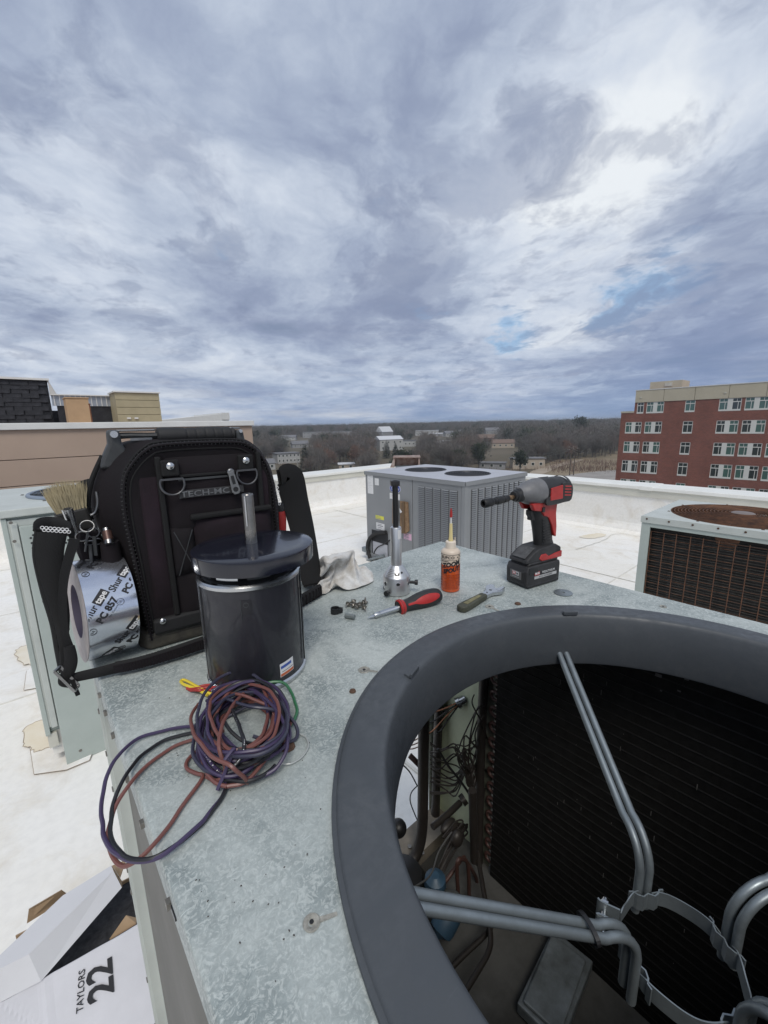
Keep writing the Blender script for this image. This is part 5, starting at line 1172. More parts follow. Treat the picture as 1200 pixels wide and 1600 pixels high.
# front panel dressing
def fbox(x0, x1, z0, z1, m, name, d0=-.010, d1=-.003, bevel=.002): return MB().mm(x0, x1, d0, d1, z0, z1).build(name, m, bag, bevel=bevel)
b = MB()
def plump(x0, x1, z0, z1, d, m, name, puff=.006, n=12):
    b = MB(); 
    def fn(u, v):
        e = min(1, 7 * min(u, 1 - u)) * min(1, 7 * min(v, 1 - v)); e = sqrt(max(e, 0)); x = x0 + (x1 - x0) * u; z = z0 + (z1 - z0) * v
        return (x, d + .006 - .007 * e - puff * sin(pi * u) * sin(pi * v) + noise.noise(Vector((x * 30, z * 30, 1))) * .0022 * e, z)
    b.grid(fn, n, n); return b.build(name, m, bag)
plump(-.104, -.074, .050, .285, .0015, M_FABP, 'fabric_panel', .002); plump(.076, .094, .06, .285, .002, M_FABP, 'fabric_panel', .001)
plump(-.072, .078, .175, .298, -.002, M_FAB, 'front_panel', .004, 16)
plump(-.036, .090, .120, .203, -.008, M_FABP, 'pocket', .008, 16); fbox(-.040, .090, .2, .209, M_WEB, 'pocket_edge', -.014, -.004, .003)
plump(-.070, -.036, .112, .190, -.006, M_FAB, 'side_pocket', .005); 
b = MB(); q = [(-.066, .116), (-.040, .186), (-.066, .186), (-.040, .116)]
b.bar((q[0][0], -.0125, q[0][1]), (q[1][0], -.0125, q[1][1]), .0012); b.bar((q[2][0], -.0125, q[2][1]), (q[3][0], -.0125, q[3][1]), .0012); b.build('cross_stitch', M_WORN, bag)
plump(-.072, .09, .040, .118, -.003, M_FAB, 'lower_panel', .006, 14); fbox(-.11, .095, .026, .050, M_RUBBER, 'reinforced_hem', -.006, .006, .004)
for x in (-.0745, .0765): fbox(x - .004, x + .004, .05, .30, M_WEB, 'binding', -.006, .002, .002)
fbox(-.048, .040, .2675, .2715, M_WEB, 'pocket_zip', -.010, -.003, .001); fbox(-.05, .042, .262, .2655, M_WORN, 'stitch_line', -.0085, -.003, .0004)
fbox(-.052, .046, .2355, .2475, mat('logo_strip', (.03, .03, .032), .5), 'logo_strip', -.011, -.004, .001)
text_mb('TECH-MC', .0125, frame((-.0138, -.0116, .2413), (1, 0, 0), (0, 0, 1)), M_PEWTER, 'logo_text', bag, .0001, sx=1.35, bold=.0001)
for cx_, cz_, rz_ in ((-.0600, .2850, .2655), (.0525, .2860, .2705)):
    fbox(cx_ - .012, cx_ + .012, cz_ - .014, cz_ + .010, M_WEB, 'webbing_tab', -.013, -.004, .002); rivet(cx_, cz_ + .001, -.013, 1.15)
    b = MB(); b.torus((cx_, -.0125, rz_ - .006), .0165, .0017, 28, 8, RX(radians(86)), arc=(pi * .86, 2 * pi + .44)); b.bar((cx_ - .0155, -.0125, rz_ + .001), (cx_ + .0155, -.0125, rz_ + .001), .003); b.build('d_ring', mat('gunmetal', (.12, .12, .125), .35, .9), bag)
rivet(-.0965, .047, -.0068, 1.0); rivet(.085, .047, -.0068)
b = MB(); b.lathe([(.006, 0), (.006, .004), (.004, .006)], 12, (.026, -.012, .2705), RX(radians(90))); b.build('zip_slider', M_PEWTER, bag, bevel=.0005)
b = MB(); b.M = frame((.0255, -.0165, .2705), (.983, 0, .18), (-.18, 0, .983)); pl = [(-.0045, 0), (.0045, 0), (.0060, -.018), (.0068, -.032), (.004, -.0365), (-.004, -.0365), (-.0068, -.032), (-.0060, -.018)]
b.prism(pl, 0, .0018); b.build('zip_pull', M_PEWTER, bag, bevel=.0006); b = MB(); b.M = frame((.0255, -.0165, .2705), (.983, 0, .18), (-.18, 0, .983)); b.lathe([(.0042, .0019), (.0042, .0022)], 12, (0, -.0285, 0)); b.mm(-.0025, .0025, -.020, -.006, .0019, .0022); b.build('pull_recess', M_BLACK, bag)
# carry handle
hd = .065
for sx_, x in ((-1, -.121), (1, .066)):
    b = MB(); P = [(-.024, 0), (.022, 0), (.019, .012), (.009, .036), (.008, .056), (-.008, .057), (-.009, .036), (-.02, .014)] if sx_ < 0 else [(-.012, 0), (.022, 0), (.016, .02), (.008, .036), (.006, .052), (-.006, .052), (-.006, .03)]
    b.prism([(p[0] * (1 if sx_ < 0 else 1), p[1]) for p in P], -.018, .018, rot=Matrix(((1, 0, 0, 0), (0, 0, -1, 0), (0, 1, 0, 0), (0, 0, 0, 1))), c=(x + (.0 if sx_ < 0 else 0), hd, .284)); b.build('handle_bracket', M_WORN, bag, bevel=.005, seg=3)
    b = MB(); b.cyl((x, hd - .019, .334), (x, hd - .023, .334), .0052 if sx_ < 0 else .003, 14); b.build('bracket_bolt', M_STEEL, bag)
b = MB(); b.tube([(-.121, hd, .331), (-.10, hd, .3315), (-.075, hd, .330), (-.06, hd, .330)], 0, 8, flat=[(.012, .010), (.011, .009), (.014, .010), (.014, .010)], nrm=(0, 0, 1)); b.build('handle_bar', M_WORN, bag)
b = MB(); b.mm(-.100, -.070, hd - .010, hd - .008, .3235, .3275); b.build('handle_plate', M_PEWTER, bag)
b = MB(); b.mm(-.118, -.064, hd - .007, hd + .007, .3375, .3405); b.mm(.052, .070, hd - .007, hd + .007, .337, .341); b.build('handle_plate', M_PEWTER, bag, bevel=.001)
pr_ = []
for i in range(60):
    z = -.062 + .122 * i / 59; r_ = .0152 + .0006 * sin(i * .2); 
    if i > 18 and (i % 7) in (0,): r_ -= .0012
    if i in (0, 59): r_ *= .82
    pr_.append((r_, z))
b = MB(); b.lathe(pr_, 22, (.0, hd, .3285), RY(radians(90)) @ Matrix.Diagonal((.9, 1, 1, 1))); b.build('handle_grip', M_RUBBER, bag)
# left hand side: binding, anchor loop, ring and snap hook, pocket with a bit driver
bar_pts = [bp(u, v, .09) for u, v in ((128, 764), (140, 758), (156, 762), (165, 775), (164, 800))]
MB().tube(spline(bar_pts, 4), 0, 8, flat=(.020, .009), nrm=(0, 1, 0)).build('strap_anchor', M_WEB, bag)
b = MB(); b.tube(spline([bp(u, v, .055) for u, v in ((151, 768), (153, 785), (149, 800), (138, 806), (128, 805))], 5), .0026, 8); b.build('anchor_ring', M_PEWTER, bag)
for k_, (u_, v_, r_) in enumerate(((136, 822, .0085), (146, 832, .007), (128, 838, .0075), (152, 846, .006), (141, 848, .0065))): b = MB(); b.torus(bp(u_, v_, .030), r_, .0009, 20, 6, RX(radians(60 + 20 * k_)) @ RZ(k_)); b.build('key_ring', MATS['gunmetal'] if k_ % 2 else M_PEWTER, bag)
for k_, (u_, v_, u2, v2) in enumerate(((137, 830, 133, 862), (147, 838, 150, 868), (141, 852, 143, 882))): b = MB(); b.bar(bp(u_, v_, .026), bp(u2, v2, .024), .005, .0014); b.build('key', M_WORN, bag)
b = MB(); b.tube(spline([bp(u, v, .05) for u, v in ((120, 800), (126, 806), (131, 816), (128, 828), (119, 832), (112, 826), (114, 812), (120, 803))], 4), .0024, 8); b.tube(spline([bp(u, v, .048) for u, v in ((117, 830), (112, 842), (118, 850), (126, 844), (122, 832))], 4), .0028, 8); b.build('snap_hook', MATS['gunmetal'], bag)
for i, px in enumerate([[(134, 806), (142, 818), (143, 832), (150, 850)], [(131, 815), (136, 828), (146, 836), (152, 846)], [(146, 812), (150, 822), (146, 834), (141, 824), (146, 812)]]): MB().tube(spline([bp(u, v, .05) for u, v in px], 5), .0014, 6).build('key_chain', MATS['gunmetal'] if i < 2 else M_WORN, bag)
b = MB(); b.tube(spline([bp(u, v, .045 + .0 * i) for i, (u, v) in enumerate(((140, 830), (138, 850), (146, 875), (158, 890)))], 5), 0, 8, flat=[(.03, .02)] * 16, nrm=(0, 1, 0)); b.build('side_sleeve', M_FAB, bag)
b = MB(); pp = [bp(u, v, .030) for u, v in ((171, 846), (176, 880), (186, 930), (196, 985))]; b.tube(spline(pp, 5), [.0125 + .0045 * (i / 15) for i in range(16)], 10); b.build('side_pocket', M_FAB, bag)
b = MB(); b.tube(spline([bp(u, v, .060) for u, v in ((160, 712), (142, 755), (139, 800), (160, 850), (180, 905), (203, 985))], 6), .0035, 8); b.build('piping', M_WEB, bag)
for d_ in (.105,): pass
# shoulder strap
def ribbon(px, d, W, T, name, m, nrm=(0, 1, 0), ribs=0, k=6, par=bag):
    ps = [bp(p[0], p[1], p[2] if len(p) > 2 else d) for p in px]; sp = spline(ps, k); n_ = len(sp); fl = []
    for i in range(n_):
        t_ = i / (n_ - 1) * (len(W) - 1); j = min(int(t_), len(W) - 2); fl.append((W[j] + (W[j + 1] - W[j]) * (t_ - j), T))
    o = MB().tube(sp, 0, 4 if T < .004 else 8, flat=fl, nrm=nrm).build(name, m, par)
    if ribs:
        b = MB()
        for i in range(ribs):
            t_ = (i + .5) / ribs * (n_ - 1); j = min(int(t_), n_ - 2); p = sp[j].lerp(sp[j + 1], t_ - j); T_ = (sp[j + 1] - sp[j]).normalized(); X = Vector(nrm).cross(T_).normalized(); w_ = fl[j][0] * .88
            b.bar(p - X * w_ / 2, p + X * w_ / 2, .0022, T + .0045, up=tuple(T_))
        b.build('strap_ribs', M_WEB, o, kind='stuff')
    return o
ribbon([(80, 832, -.02), (76, 870, -.02), (84, 915, -.02), (95, 965, -.02), (99, 1010, -.03), (103, 1048, -.03)], -.02, [.034, .032, .027, .020, .010, .013], .007, 'strap_pad', M_WEB, ribs=46)
ribbon([(60, 828, .0), (57, 868, .0), (70, 925, .0), (84, 975, -.01), (92, 1020, -.02), (99, 1050, -.03)], 0, [.008, .009, .010, .009, .009, .010], .008, 'strap_pad', M_WEB)
b = MB(); b.tube(spline([bp(u, v, d) for u, v, d in ((60, 832, 0), (64, 822, .005), (84, 820, .01), (106, 826, .0), (112, 834, -.01))], 5), 0, 8, flat=(.008, .022), nrm=(0, 0, 1)); b.build('strap_fold', M_WEB, bag)
b = MB()
for i in range(14): p = bp(66 + i * 3.2, 824.5 + (i % 2) * 3.5 + i * .25, -.022); b.torus(p, .0019, .00055, 8, 5, RX(radians(90)))
b.build('mesh_holes', M_PAPER, bag, kind='stuff')
ribbon([(117, 842), (108, 870), (100, 905), (98, 945), (102, 990), (110, 1025), (104, 1055)], -.035, [.012, .011, .010, .009, .008, .012, .014], .0035, 'strap_web', M_WEB)
ribbon([(108, 1010), (111, 1030), (108, 1048), (101, 1058), (100, 1066), (110, 1068)], -.045, [.012, .015, .014, .012, .012], .005, 'strap_web', M_WEB)
b = MB(); c_ = bp(104, 1062, -.05); b.bar(c_ + Vector((-.010, -.003, .017)), c_ + Vector((.006, -.003, -.018)), .003); b.bar(c_ + Vector((-.004, .006, .018)), c_ + Vector((.011, .006, -.016)), .003); b.bar(c_ + Vector((-.010, -.003, .017)), c_ + Vector((-.004, .006, .018)), .003); b.bar(c_ + Vector((.006, -.003, -.018)), c_ + Vector((.011, .006, -.016)), .003); b.build('buckle', M_PEWTER, bag)
ribbon([(113, 1062), (117, 1074), (122, 1086)], -.045, [.005, .005], .003, 'strap_tail', M_WEB)
def tp(u, v, z): return loc(at(u, v, z=z))
def tribbon(px, W, T, name, m, ribs=0):
    sp = spline([tp(*p) for p in px], 8); n_ = len(sp); fl = [(T, W[0] + (W[1] - W[0]) * i / (n_ - 1)) for i in range(n_)]
    o = MB().tube(sp, 0, 8, flat=fl, nrm=(0, 0, 1)).build(name, m, bag)
    if ribs:
        b = MB()
        for i in range(ribs):
            t_ = (i + .5) / ribs * (n_ - 1); j = min(int(t_), n_ - 2); p = sp[j].lerp(sp[j + 1], t_ - j); T_ = (sp[j + 1] - sp[j]).normalized(); X = Vector((0, 0, 1)).cross(T_).normalized(); h_ = fl[j][1] * .36
            b.bar(p - X * (T * .48) - Vector((0, 0, h_)), p - X * (T * .48) + Vector((0, 0, h_)), .0020, .0028, up=tuple(T_)); b.bar(p + X * (T * .48) - Vector((0, 0, h_)), p + X * (T * .48) + Vector((0, 0, h_)), .0020, .0028, up=tuple(T_))
        b.build('strap_ribs', M_FAB, o, kind='stuff')
tribbon([(112, 1060, 1.424), (128, 1056, 1.424), (155, 1050, 1.4235), (186, 1042, 1.4235)], (.013, .017), .006, 'strap_web', M_WEB)
tribbon([(180, 1043, 1.4235), (215, 1036, 1.4235), (260, 1023, 1.424), (300, 1010, 1.425), (340, 996, 1.425), (400, 972, 1.425), (450, 950, 1.425), (500, 922, 1.425)], (.016, .028), .011, 'strap_pad', M_WEB, ribs=70)
ribbon([(438, 747, .10), (452, 748, .10), (462, 785, .10), (472, 825, .09), (481, 870, .07), (488, 912, .05)], .1, [.036, .064, .058, .054, .050, .044], .008, 'strap_pad', M_WEB, ribs=38)
b = MB()
for i in range(12): b.torus(bp(428 + (i % 2) * 4 + i * .4, 752 + i * 3.2, .085), .0026, .0007, 8, 5, RX(radians(90)))
b.build('mesh_holes', M_PAPER, bag, kind='stuff')

# tools carried in the bag are things of their own
t = thing('pipe_wrench', 'red and black tool handle poking out between the bag and its right strap', 'tool', at(438, 812, y=.77)); b = MB(); b.lathe([(.0, -.03), (.010, -.028), (.012, 0), (.010, .018)], 14); b.build('handle', mat('red_plastic', (.30, .018, .015), .4), t); b = MB(); b.lathe([(.010, .0181), (.0115, .022), (.009, .034), (0, .036)], 14); b.build('collar', M_BLACK, t)
pb = at(112, 800, pl=(BF + Vector((0, .07, 0)), Vector((0, 1, 0)))); t = thing('brush', 'old paintbrush with pale bristles stuck bristles up in the left of the bag', 'brush', pb); t.rotation_euler = (radians(4), radians(-8), 0)
b = MB(); b.prism([(-.019, -.009), (.019, -.009), (.021, 0), (.019, .009), (-.019, .009), (-.021, 0)], -.030, .004); b.build('ferrule', mat('black_ferrule', (.03, .028, .026), .5, var=(40, .5)), t, bevel=.003)
b = MB(); rb_ = random.Random(4)
for i in range(620):
    x = rb_.uniform(-.018, .018); y = rb_.uniform(-.008, .008); L = rb_.uniform(.034, .050) * (1 - .15 * abs(x) / .018); dx = x * .35 + rb_.gauss(0, .0022); p = Vector((x, y, .002)); q = p + Vector((dx + .002 * rb_.random(), rb_.gauss(0, .003), L)); m_ = p.lerp(q, .6) + Vector((rb_.gauss(0, .0008), 0, 0))
    s_ = Vector((.0005, 0, 0)); b.add([p - s_, p + s_, m_ + s_, m_ - s_, q], [(0, 1, 2, 3), (3, 2, 4)])
b.build('bristles', M_BRIS, t, kind='stuff'); b = MB(); b.lathe([(.009, -.09), (.012, -.05), (.014, -.031)], 12, rot=Matrix.Diagonal((1, .6, 1, 1))); b.build('handle', M_BLACK, t)
p0 = at(105, 795, pl=(BF + Vector((0, .03, 0)), Vector((0, 1, 0)))); p1 = at(117, 833, pl=(BF + Vector((0, .035, 0)), Vector((0, 1, 0)))); t = thing('nut_driver', 'bright hollow steel nut driver tip below the paintbrush', 'nut driver', p0)
b = MB(); b.cyl((0, 0, 0), p1 - p0, .0068, 16, r2=.0045); b.build('shaft', M_STEEL, t); b = MB(); d_ = (p0 - p1).normalized(); b.cyl(d_ * .0, d_ * .0006, .0045, 6); b.build('socket', M_BLACK, t)
p0 = bp(166, 826, .03); p0 = RZ(th) @ p0 + BF; p1 = at(171, 850, pl=(BF + Vector((0, .03, 0)), Vector((0, 1, 0)))); t = thing('bit_driver', 'small brown and steel bit driver in the side pocket of the bag', 'bit driver', p0); d_ = p1 - p0
b = MB(); b.cyl(d_ * .0, d_ * .18, .0055, 12); b.cyl(d_ * .75, d_ * 1.0, .0062, 12); b.build('collar', M_PEWTER, t); b = MB(); b.cyl(d_ * .18, d_ * .75, .0063, 12); b.build('sleeve', mat('brown_anodised', (.10, .055, .045), .4, .4), t)

# foil tape roll hanging on the left
tr = .0745; cL = at(121, 955, y=.738); ax_d = Vector((cos(radians(4)), sin(radians(4)), -.05)).normalized(); TW = .062
t = thing('tape_roll', 'roll of printed silver foil tape hanging at the left side of the bag', 'tape', cL); Fm = Matrix.Translation((0, 0, 0)) @ frame((0, 0, 0), Vector((0, 0, 1)).cross(ax_d) * -1, Vector((0, 0, 1)))
z_ = ax_d; x_ = Vector((0, 0, 1)).cross(z_).normalized(); y_ = z_.cross(x_); Fm = Matrix(((x_.x, y_.x, z_.x, 0), (x_.y, y_.y, z_.y, 0), (x_.z, y_.z, z_.z, 0), (0, 0, 0, 1)))
b = MB(); b.lathe([(tr, 0), (tr, TW)], 64, rot=Fm, caps=False); b.build('foil', M_FOIL, t)
b = MB(); b.lathe([(tr, 0), (tr + .001, -.0012), (.040, -.0012), (.040, TW), (tr - .001, TW)], 64, rot=Fm, caps=False); b.build('liner_edge', M_CORE, t)
b = MB(); b.lathe([(.0395, -.0008), (.0395, TW)], 40, rot=Fm, caps=False); b.build('core', mat('purple_core', (.10, .085, .13), .7), t)
def wrap(txt, size, ang, zc, rot_, sx=1., inv=None, bold=0.):
    cr, sr = cos(rot_), sin(rot_)
    def bend(p):
        x = p.x * cr - p.y * sr; y = p.x * sr + p.y * cr; a = ang + x / tr; r_ = tr + .0004 + p.z; return Vector((r_ * cos(a), r_ * sin(a), zc + y))
    return text_mb(txt, size, Fm, M_INKB if inv is None else inv, 'print', t, .0001, bend=bend, sx=sx, bold=bold)
def plate(w_, h_, ang, zc, rot_, off=(0, 0)):
    b = MB(); cr, sr = cos(rot_), sin(rot_)
    def fn(u, v):
        px_, py_ = off[0] + (u - .5) * w_, off[1] + (v - .5) * h_; x = px_ * cr - py_ * sr; y = px_ * sr + py_ * cr; a = ang + x / tr; return Fm @ Vector(((tr + .0003) * cos(a), (tr + .0003) * sin(a), zc + y))
    b.grid(fn, 8, 3); b.build('print', M_INKB, t)
# direction facing the camera, measured round the roll
camd = Fm.inverted() @ (Vector((0, 0, CZ)) - cL); a_cam = atan2(camd.y, camd.x)
up_l = Fm.inverted() @ Vector((0, 0, 1)); a_up = atan2(up_l.y, up_l.x); sgn = 1 if ((a_up - a_cam + pi) % (2 * pi) - pi) > 0 else -1
for k, (da, zc) in enumerate(((1.05, .008), (.35, .040), (-.10, .004), (-.75, .040), (1.75, .040), (-1.4, .012))):
    a = a_cam + sgn * da; rt_ = radians(-52) if sgn > 0 else radians(128)
    rt_ = atan2(1, 1.25 * sgn) if False else rt_
    # text runs up and to the right across the tape
    dirx = Vector((sgn * .78, .62)); rt_ = atan2(dirx.y, dirx.x)
    if sgn < 0: pass
    wrap('Shur', .0135, a, zc, rt_, .92, bold=.0003).data.transform(Matrix.Identity(4))
    off = .0245; a2 = a + off * cos(rt_) / tr; z2 = zc + off * sin(rt_); plate(.022, .0125, a2, z2, rt_); wrap('tape', .0115, a2, z2, rt_, .92, inv=M_PAPER, bold=.0003)
    a3 = a + (.012 * cos(rt_) + .016 * sin(rt_)) / tr; z3 = zc + .012 * sin(rt_) - .016 * cos(rt_); wrap('PC 857', .0125, a3, z3, rt_, 1., bold=.0006)
    a4 = a + (-.020 * cos(rt_) + .017 * sin(rt_)) / tr; z4 = zc - .020 * sin(rt_) - .017 * cos(rt_)
    b = MB(); ring_ = []
    for i in range(16): q = 2 * pi * i / 16; ring_.append(Fm @ Vector(((tr + .0004) * cos(a4 + .0045 * cos(q) / tr), (tr + .0004) * sin(a4 + .0045 * cos(q) / tr), z4 + .0045 * sin(q))))
    b.tube(ring_, .0004, 4, True); b.build('print', M_INKB, t); wrap('UL', .0045, a4, z4, rt_)
    a5 = a + (.014 * cos(rt_) + .0235 * sin(rt_)) / tr; z5 = zc + .014 * sin(rt_) - .0235 * cos(rt_); wrap('For Closure', .0038, a5, z5, rt_)
for o in list(t.children):
    if o.name.startswith('print'):
        vs_ = [Fm.inverted() @ v.co for v in o.data.vertices]
        bad = {v.index for v, l in zip(o.data.vertices, vs_) if l.z < .0005 or l.z > TW - .0005}
        if bad:
            bm = bmesh.new(); bm.from_mesh(o.data); bm.verts.ensure_lookup_table(); bmesh.ops.delete(bm, geom=[bm.verts[i] for i in bad], context='VERTS'); bm.to_mesh(o.data); bm.free()
            if len(o.data.polygons) == 0: bpy.data.objects.remove(o)

# ------------------------------------------------------------------ fan motor
mc = Vector((.2175, .5395, ZT0)); t = thing('fan_motor', 'dark glossy fan motor with slinger disc and steel shaft, beside the bag', 'fan motor', mc)
M_MOTOR = mat('motor_paint', (.016, .016, .022), .30, coat=.25, var=(3, .2)); wear(M_MOTOR, (.015, .015, .021), (.028, .027, .030), .10); nodes_of(M_MOTOR)[2].inputs['Coat Weight'].default_value = .35
M_DISC = mat('disc_navy', (.010, .011, .019), .18, coat=.4)
RM = .0655
b = MB(); b.lathe([(RM - .006, .004), (RM - .002, .0045), (RM, .009), (RM, .142)], 56); b.build('body', M_MOTOR, t)
b = MB(); b.lathe([(RM - .010, 0), (RM + .0022, .001), (RM + .0026, .0055), (RM + .0002, .0075)], 56); b.build('bottom_rim', M_STEEL, t)
b = MB(); b.lathe([(RM + .0002, .1415), (RM + .0024, .1435), (RM + .0026, .1475), (RM + .0005, .150), (RM - .0035, .1505)], 56, caps=False); b.build('top_rim', M_STEEL, t)
b = MB(); b.lathe([(RM - .003, .149), (RM - .006, .153), (RM - .016, .157), (.03, .160), (.012, .163), (.012, .17)], 48, caps=False); b.build('end_bell', M_BLACK, t)
for k in range(9):
    a0 = 2 * pi * k / 9; b = MB(); b.tube([Vector(((RM - .008) * cos(a0 + q), (RM - .008) * sin(a0 + q), .1555)) for q in [.08 + .5 * j / 8 for j in range(9)]], 0, 6, flat=(.0022, .005), nrm=(0, 0, 1)); b.build('vent_louvre', M_STEEL if k % 2 else M_WORN, t)
dz = .1665
b = MB(); b.lathe([(.0, dz + .0205), (.012, dz + .0204), (.060, dz + .0190), (.0772, dz + .0183), (.0785, dz + .0175), (.0790, dz + .0160), (.0786, dz - .0020), (.0774, dz - .0025), (.0776, dz + .012), (.060, dz + .016), (0, dz + .017)], 80, (.0065, -.0055, 0), caps=False); b.build('slinger_disc', M_DISC, t)
b = MB(); b.lathe([(.0076, .160), (.0078, .252), (.0076, .2530), (.0068, .2540)], 24, (.0045, -.004, 0)); b.build('shaft', mat('shaft_steel', (.30, .29, .28), .28, 1., var=(30, .25)), t); b = MB(); b.box((.000, -.0092, .232), (.006, .0016, .04), radians(40)); b.build('shaft_flat', M_STEEL, t)
a0 = atan2(-mc.y, -mc.x) 
def onm(da, z, r_=RM): a = a0 + da; return Vector((r_ * cos(a), r_ * sin(a), z))
def mplate(da0, da1, z0, z1, m, name, off=.0006, skew=0.):
    b = MB(); b.grid(lambda u, v: onm(da0 + (da1 - da0) * u, z0 + (z1 - z0) * v + skew * u, RM + off), 10, 2); return b.build(name, m, t)
mplate(.42, .76, .014, .033, M_PAPER, 'sticker', skew=.002); mplate(.43, .75, .0148, .0185, mat('orange_ink', (.5, .12, .04), .6), 'sticker_print', .0009, skew=.002); mplate(.44, .70, .0255, .0295, mat('blue_ink', (.05, .10, .35), .6), 'sticker_print', .0009, skew=.002); mplate(.46, .74, .0208, .0215, M_INKB, 'sticker_print', .0009, skew=.002)
mplate(-.205, -.02, .112, .131, mat('embossed', (.010, .010, .014), .35), 'embossed_plate', .0008)
b = MB(); b.bar(onm(-.21, .131, RM + .001), onm(-.21, .104, RM + .001), .0008); b.build('emboss_line', M_WORN, t); b = MB(); b.torus(onm(-.12, .125, RM + .001), .003, .0005, 14, 5, Matrix.Rotation(a0 - .12, 4, 'Z') @ RY(radians(90))); b.build('emboss_ring', M_WORN, t)
for da in (-1.25, 1.3): b = MB(); b.bar(onm(da, .01, RM + .002), onm(da, .148, RM + .002), .0035, .0012); b.build('through_bolt', M_STEEL, t)
b = MB(); b.bar(onm(-.86, .002, RM + .001), onm(-.86, .012, RM + .001), .003); b.build('stud', M_STEEL, t)

# ------------------------------------------------------------------ coil of motor leads
M_WP = mat('purple_wire', (.050, .036, .085), .42, spec=.5); M_WR = mat('brown_red_wire', (.165, .065, .055), .42); M_WK = mat('black_wire', (.014, .014, .017), .4); M_WB = mat('slate_wire', (.035, .035, .06), .42); M_WY = mat('yellow_wire', (.72, .56, .05), .45); M_WRD = mat('red_wire', (.36, .03, .025), .45); M_WG = mat('green_wire', (.03, .14, .06), .4)
wc = at(378, 1148, z=ZT); t = thing('wire_bundle', 'coiled bundle of purple, brown and black motor leads hanging over the edge', 'wires', wc); WR = .0019
def wire(pts, m, r=WR, name='wire', k=7):
    sp = [p - wc for p in spline(pts, k)]; sp = [p + Vector((noise.noise(p * 55), noise.noise(p * 55 + Vector((9, 2, 4))), .4 * noise.noise(p * 55 + Vector((3, 7, 1))))) * (.0014 if r == WR else .0008) for p in sp]; return MB().tube(sp, r, 7).build(name, m, t)
def W_(u, v, h): return at(u, v, z=ZT0 + h)
rw = random.Random(21); ex, ey = None, None
e1 = (at(455, 1155, z=ZT) - at(310, 1155, z=ZT)) / 2; e2 = (at(390, 1078, z=ZT) - at(372, 1222, z=ZT)) / 2; c0 = at(384, 1150, z=ZT)
wm_ = [M_WP, M_WR, M_WK, M_WB, M_WP, M_WR, M_WK, M_WB, M_WP, M_WR, M_WK, M_WP, M_WR, M_WB, M_WK, M_WP, M_WR, M_WP, M_WB, M_WK, M_WR, M_WB, M_WP, M_WK, M_WR, M_WK, M_WP, M_WR, M_WB]
for i, m_ in enumerate(wm_):
    lev = .003 + (i // 5) * .0046; ph = rw.uniform(0, 6.28); n_ = 26; turns = rw.choice([.8, 1.0, 1.15]); s0 = rw.uniform(.70, .96) * (1 if i % 3 else .84); dx, dy = rw.uniform(-.12, .12), rw.uniform(-.12, .12); pts = []; k1, k2 = rw.uniform(0, 6), rw.uniform(0, 6)
    for j in range(n_ + 1):
        a = ph + 2 * pi * turns * j / n_; rr_ = s0 * (1 + .10 * sin(2 * a + k1) + .05 * sin(3 * a + k2)); p = c0 + e1 * (rr_ * cos(a) + dx) + e2 * (rr_ * sin(a) + dy); p.z = ZT0 + lev + .0035 * sin(a * 2 + k2) + .003; pts.append(p)
    wire(pts, m_, k=3)
for i, (m_, pts) in enumerate([
  (M_WP, [(352, 1092, .020), (325, 1108, .026), (308, 1135, .022), (312, 1165, .018), (332, 1195, .014), (352, 1218, .006), (350, 1240, .003), (330, 1268, .003), (300, 1300, .006), (262, 1332, .006), (225, 1345, .003), (195, 1342, .000), (172, 1325, -.002), (160, 1290, -.002), (160, 1245, -.002), (178, 1190, .006), (215, 1155, .004), (262, 1140, .003), (310, 1133, .006), (345, 1128, .012)]),
  (M_WK, [(345, 1135, .010), (305, 1143, .004), (262, 1155, .003), (222, 1180, .004), (192, 1218, .006), (176, 1262, .000), (174, 1305, -.002), (188, 1333, .000), (212, 1343, .003), (245, 1338, .005), (285, 1315, .005), (320, 1282, .003), (345, 1250, .003), (362, 1215, .006), (385, 1190, .012)]),
  (M_WR, [(350, 1142, .008), (312, 1152, .004), (270, 1168, .003), (230, 1195, .003), (200, 1228, .004), (180, 1262, -.001), (170, 1300, -.004), (176, 1338, -.006), (192, 1353, -.005), (212, 1346, .000), (238, 1322, .004), (268, 1286, .003), (295, 1245, .003), (316, 1214, .004), (308, 1208, .004), (292, 1200, .003), (294, 1186, .003), (310, 1172, .004), (335, 1165, .010)]),
  (M_WR, [(340, 1082, .018), (372, 1085, .026), (400, 1095, .024), (438, 1108, .018), (455, 1125, .010), (450, 1140, .006)]),
  (M_WR, [(310, 1100, .018), (298, 1120, .024), (305, 1150, .030), (330, 1180, .034), (360, 1196, .034), (376, 1210, .022), (386, 1222, .006)]),
  (M_WR, [(395, 1070, .010), (370, 1095, .030), (348, 1130, .038), (342, 1165, .036), (352, 1200, .018), (340, 1220, .008), (322, 1214, .006)]),
  (M_WP, [(330, 1080, .014), (360, 1068, .018), (395, 1078, .022), (425, 1100, .028), (445, 1135, .026), (448, 1170, .018), (430, 1200, .010), (400, 1215, .006), (365, 1212, .006)]),
  (M_WB, [(322, 1095, .016), (350, 1092, .024), (385, 1102, .034), (420, 1108, .030), (445, 1115, .018), (462, 1132, .010), (464, 1150, .005), (450, 1160, .004), (425, 1158, .010), (395, 1150, .018)]),
  (M_WK, [(362, 1110, .034), (372, 1130, .036), (381, 1155, .034), (378, 1180, .028), (366, 1196, .024)]),
  (M_WK, [(350, 1125, .034), (365, 1145, .026), (385, 1160, .018), (410, 1160, .012), (430, 1150, .010)]),
  (M_WP, [(350, 1190, .032), (366, 1170, .036), (352, 1205, .016), (340, 1235, .006)])]):
    wire([W_(*p) for p in pts], m_)
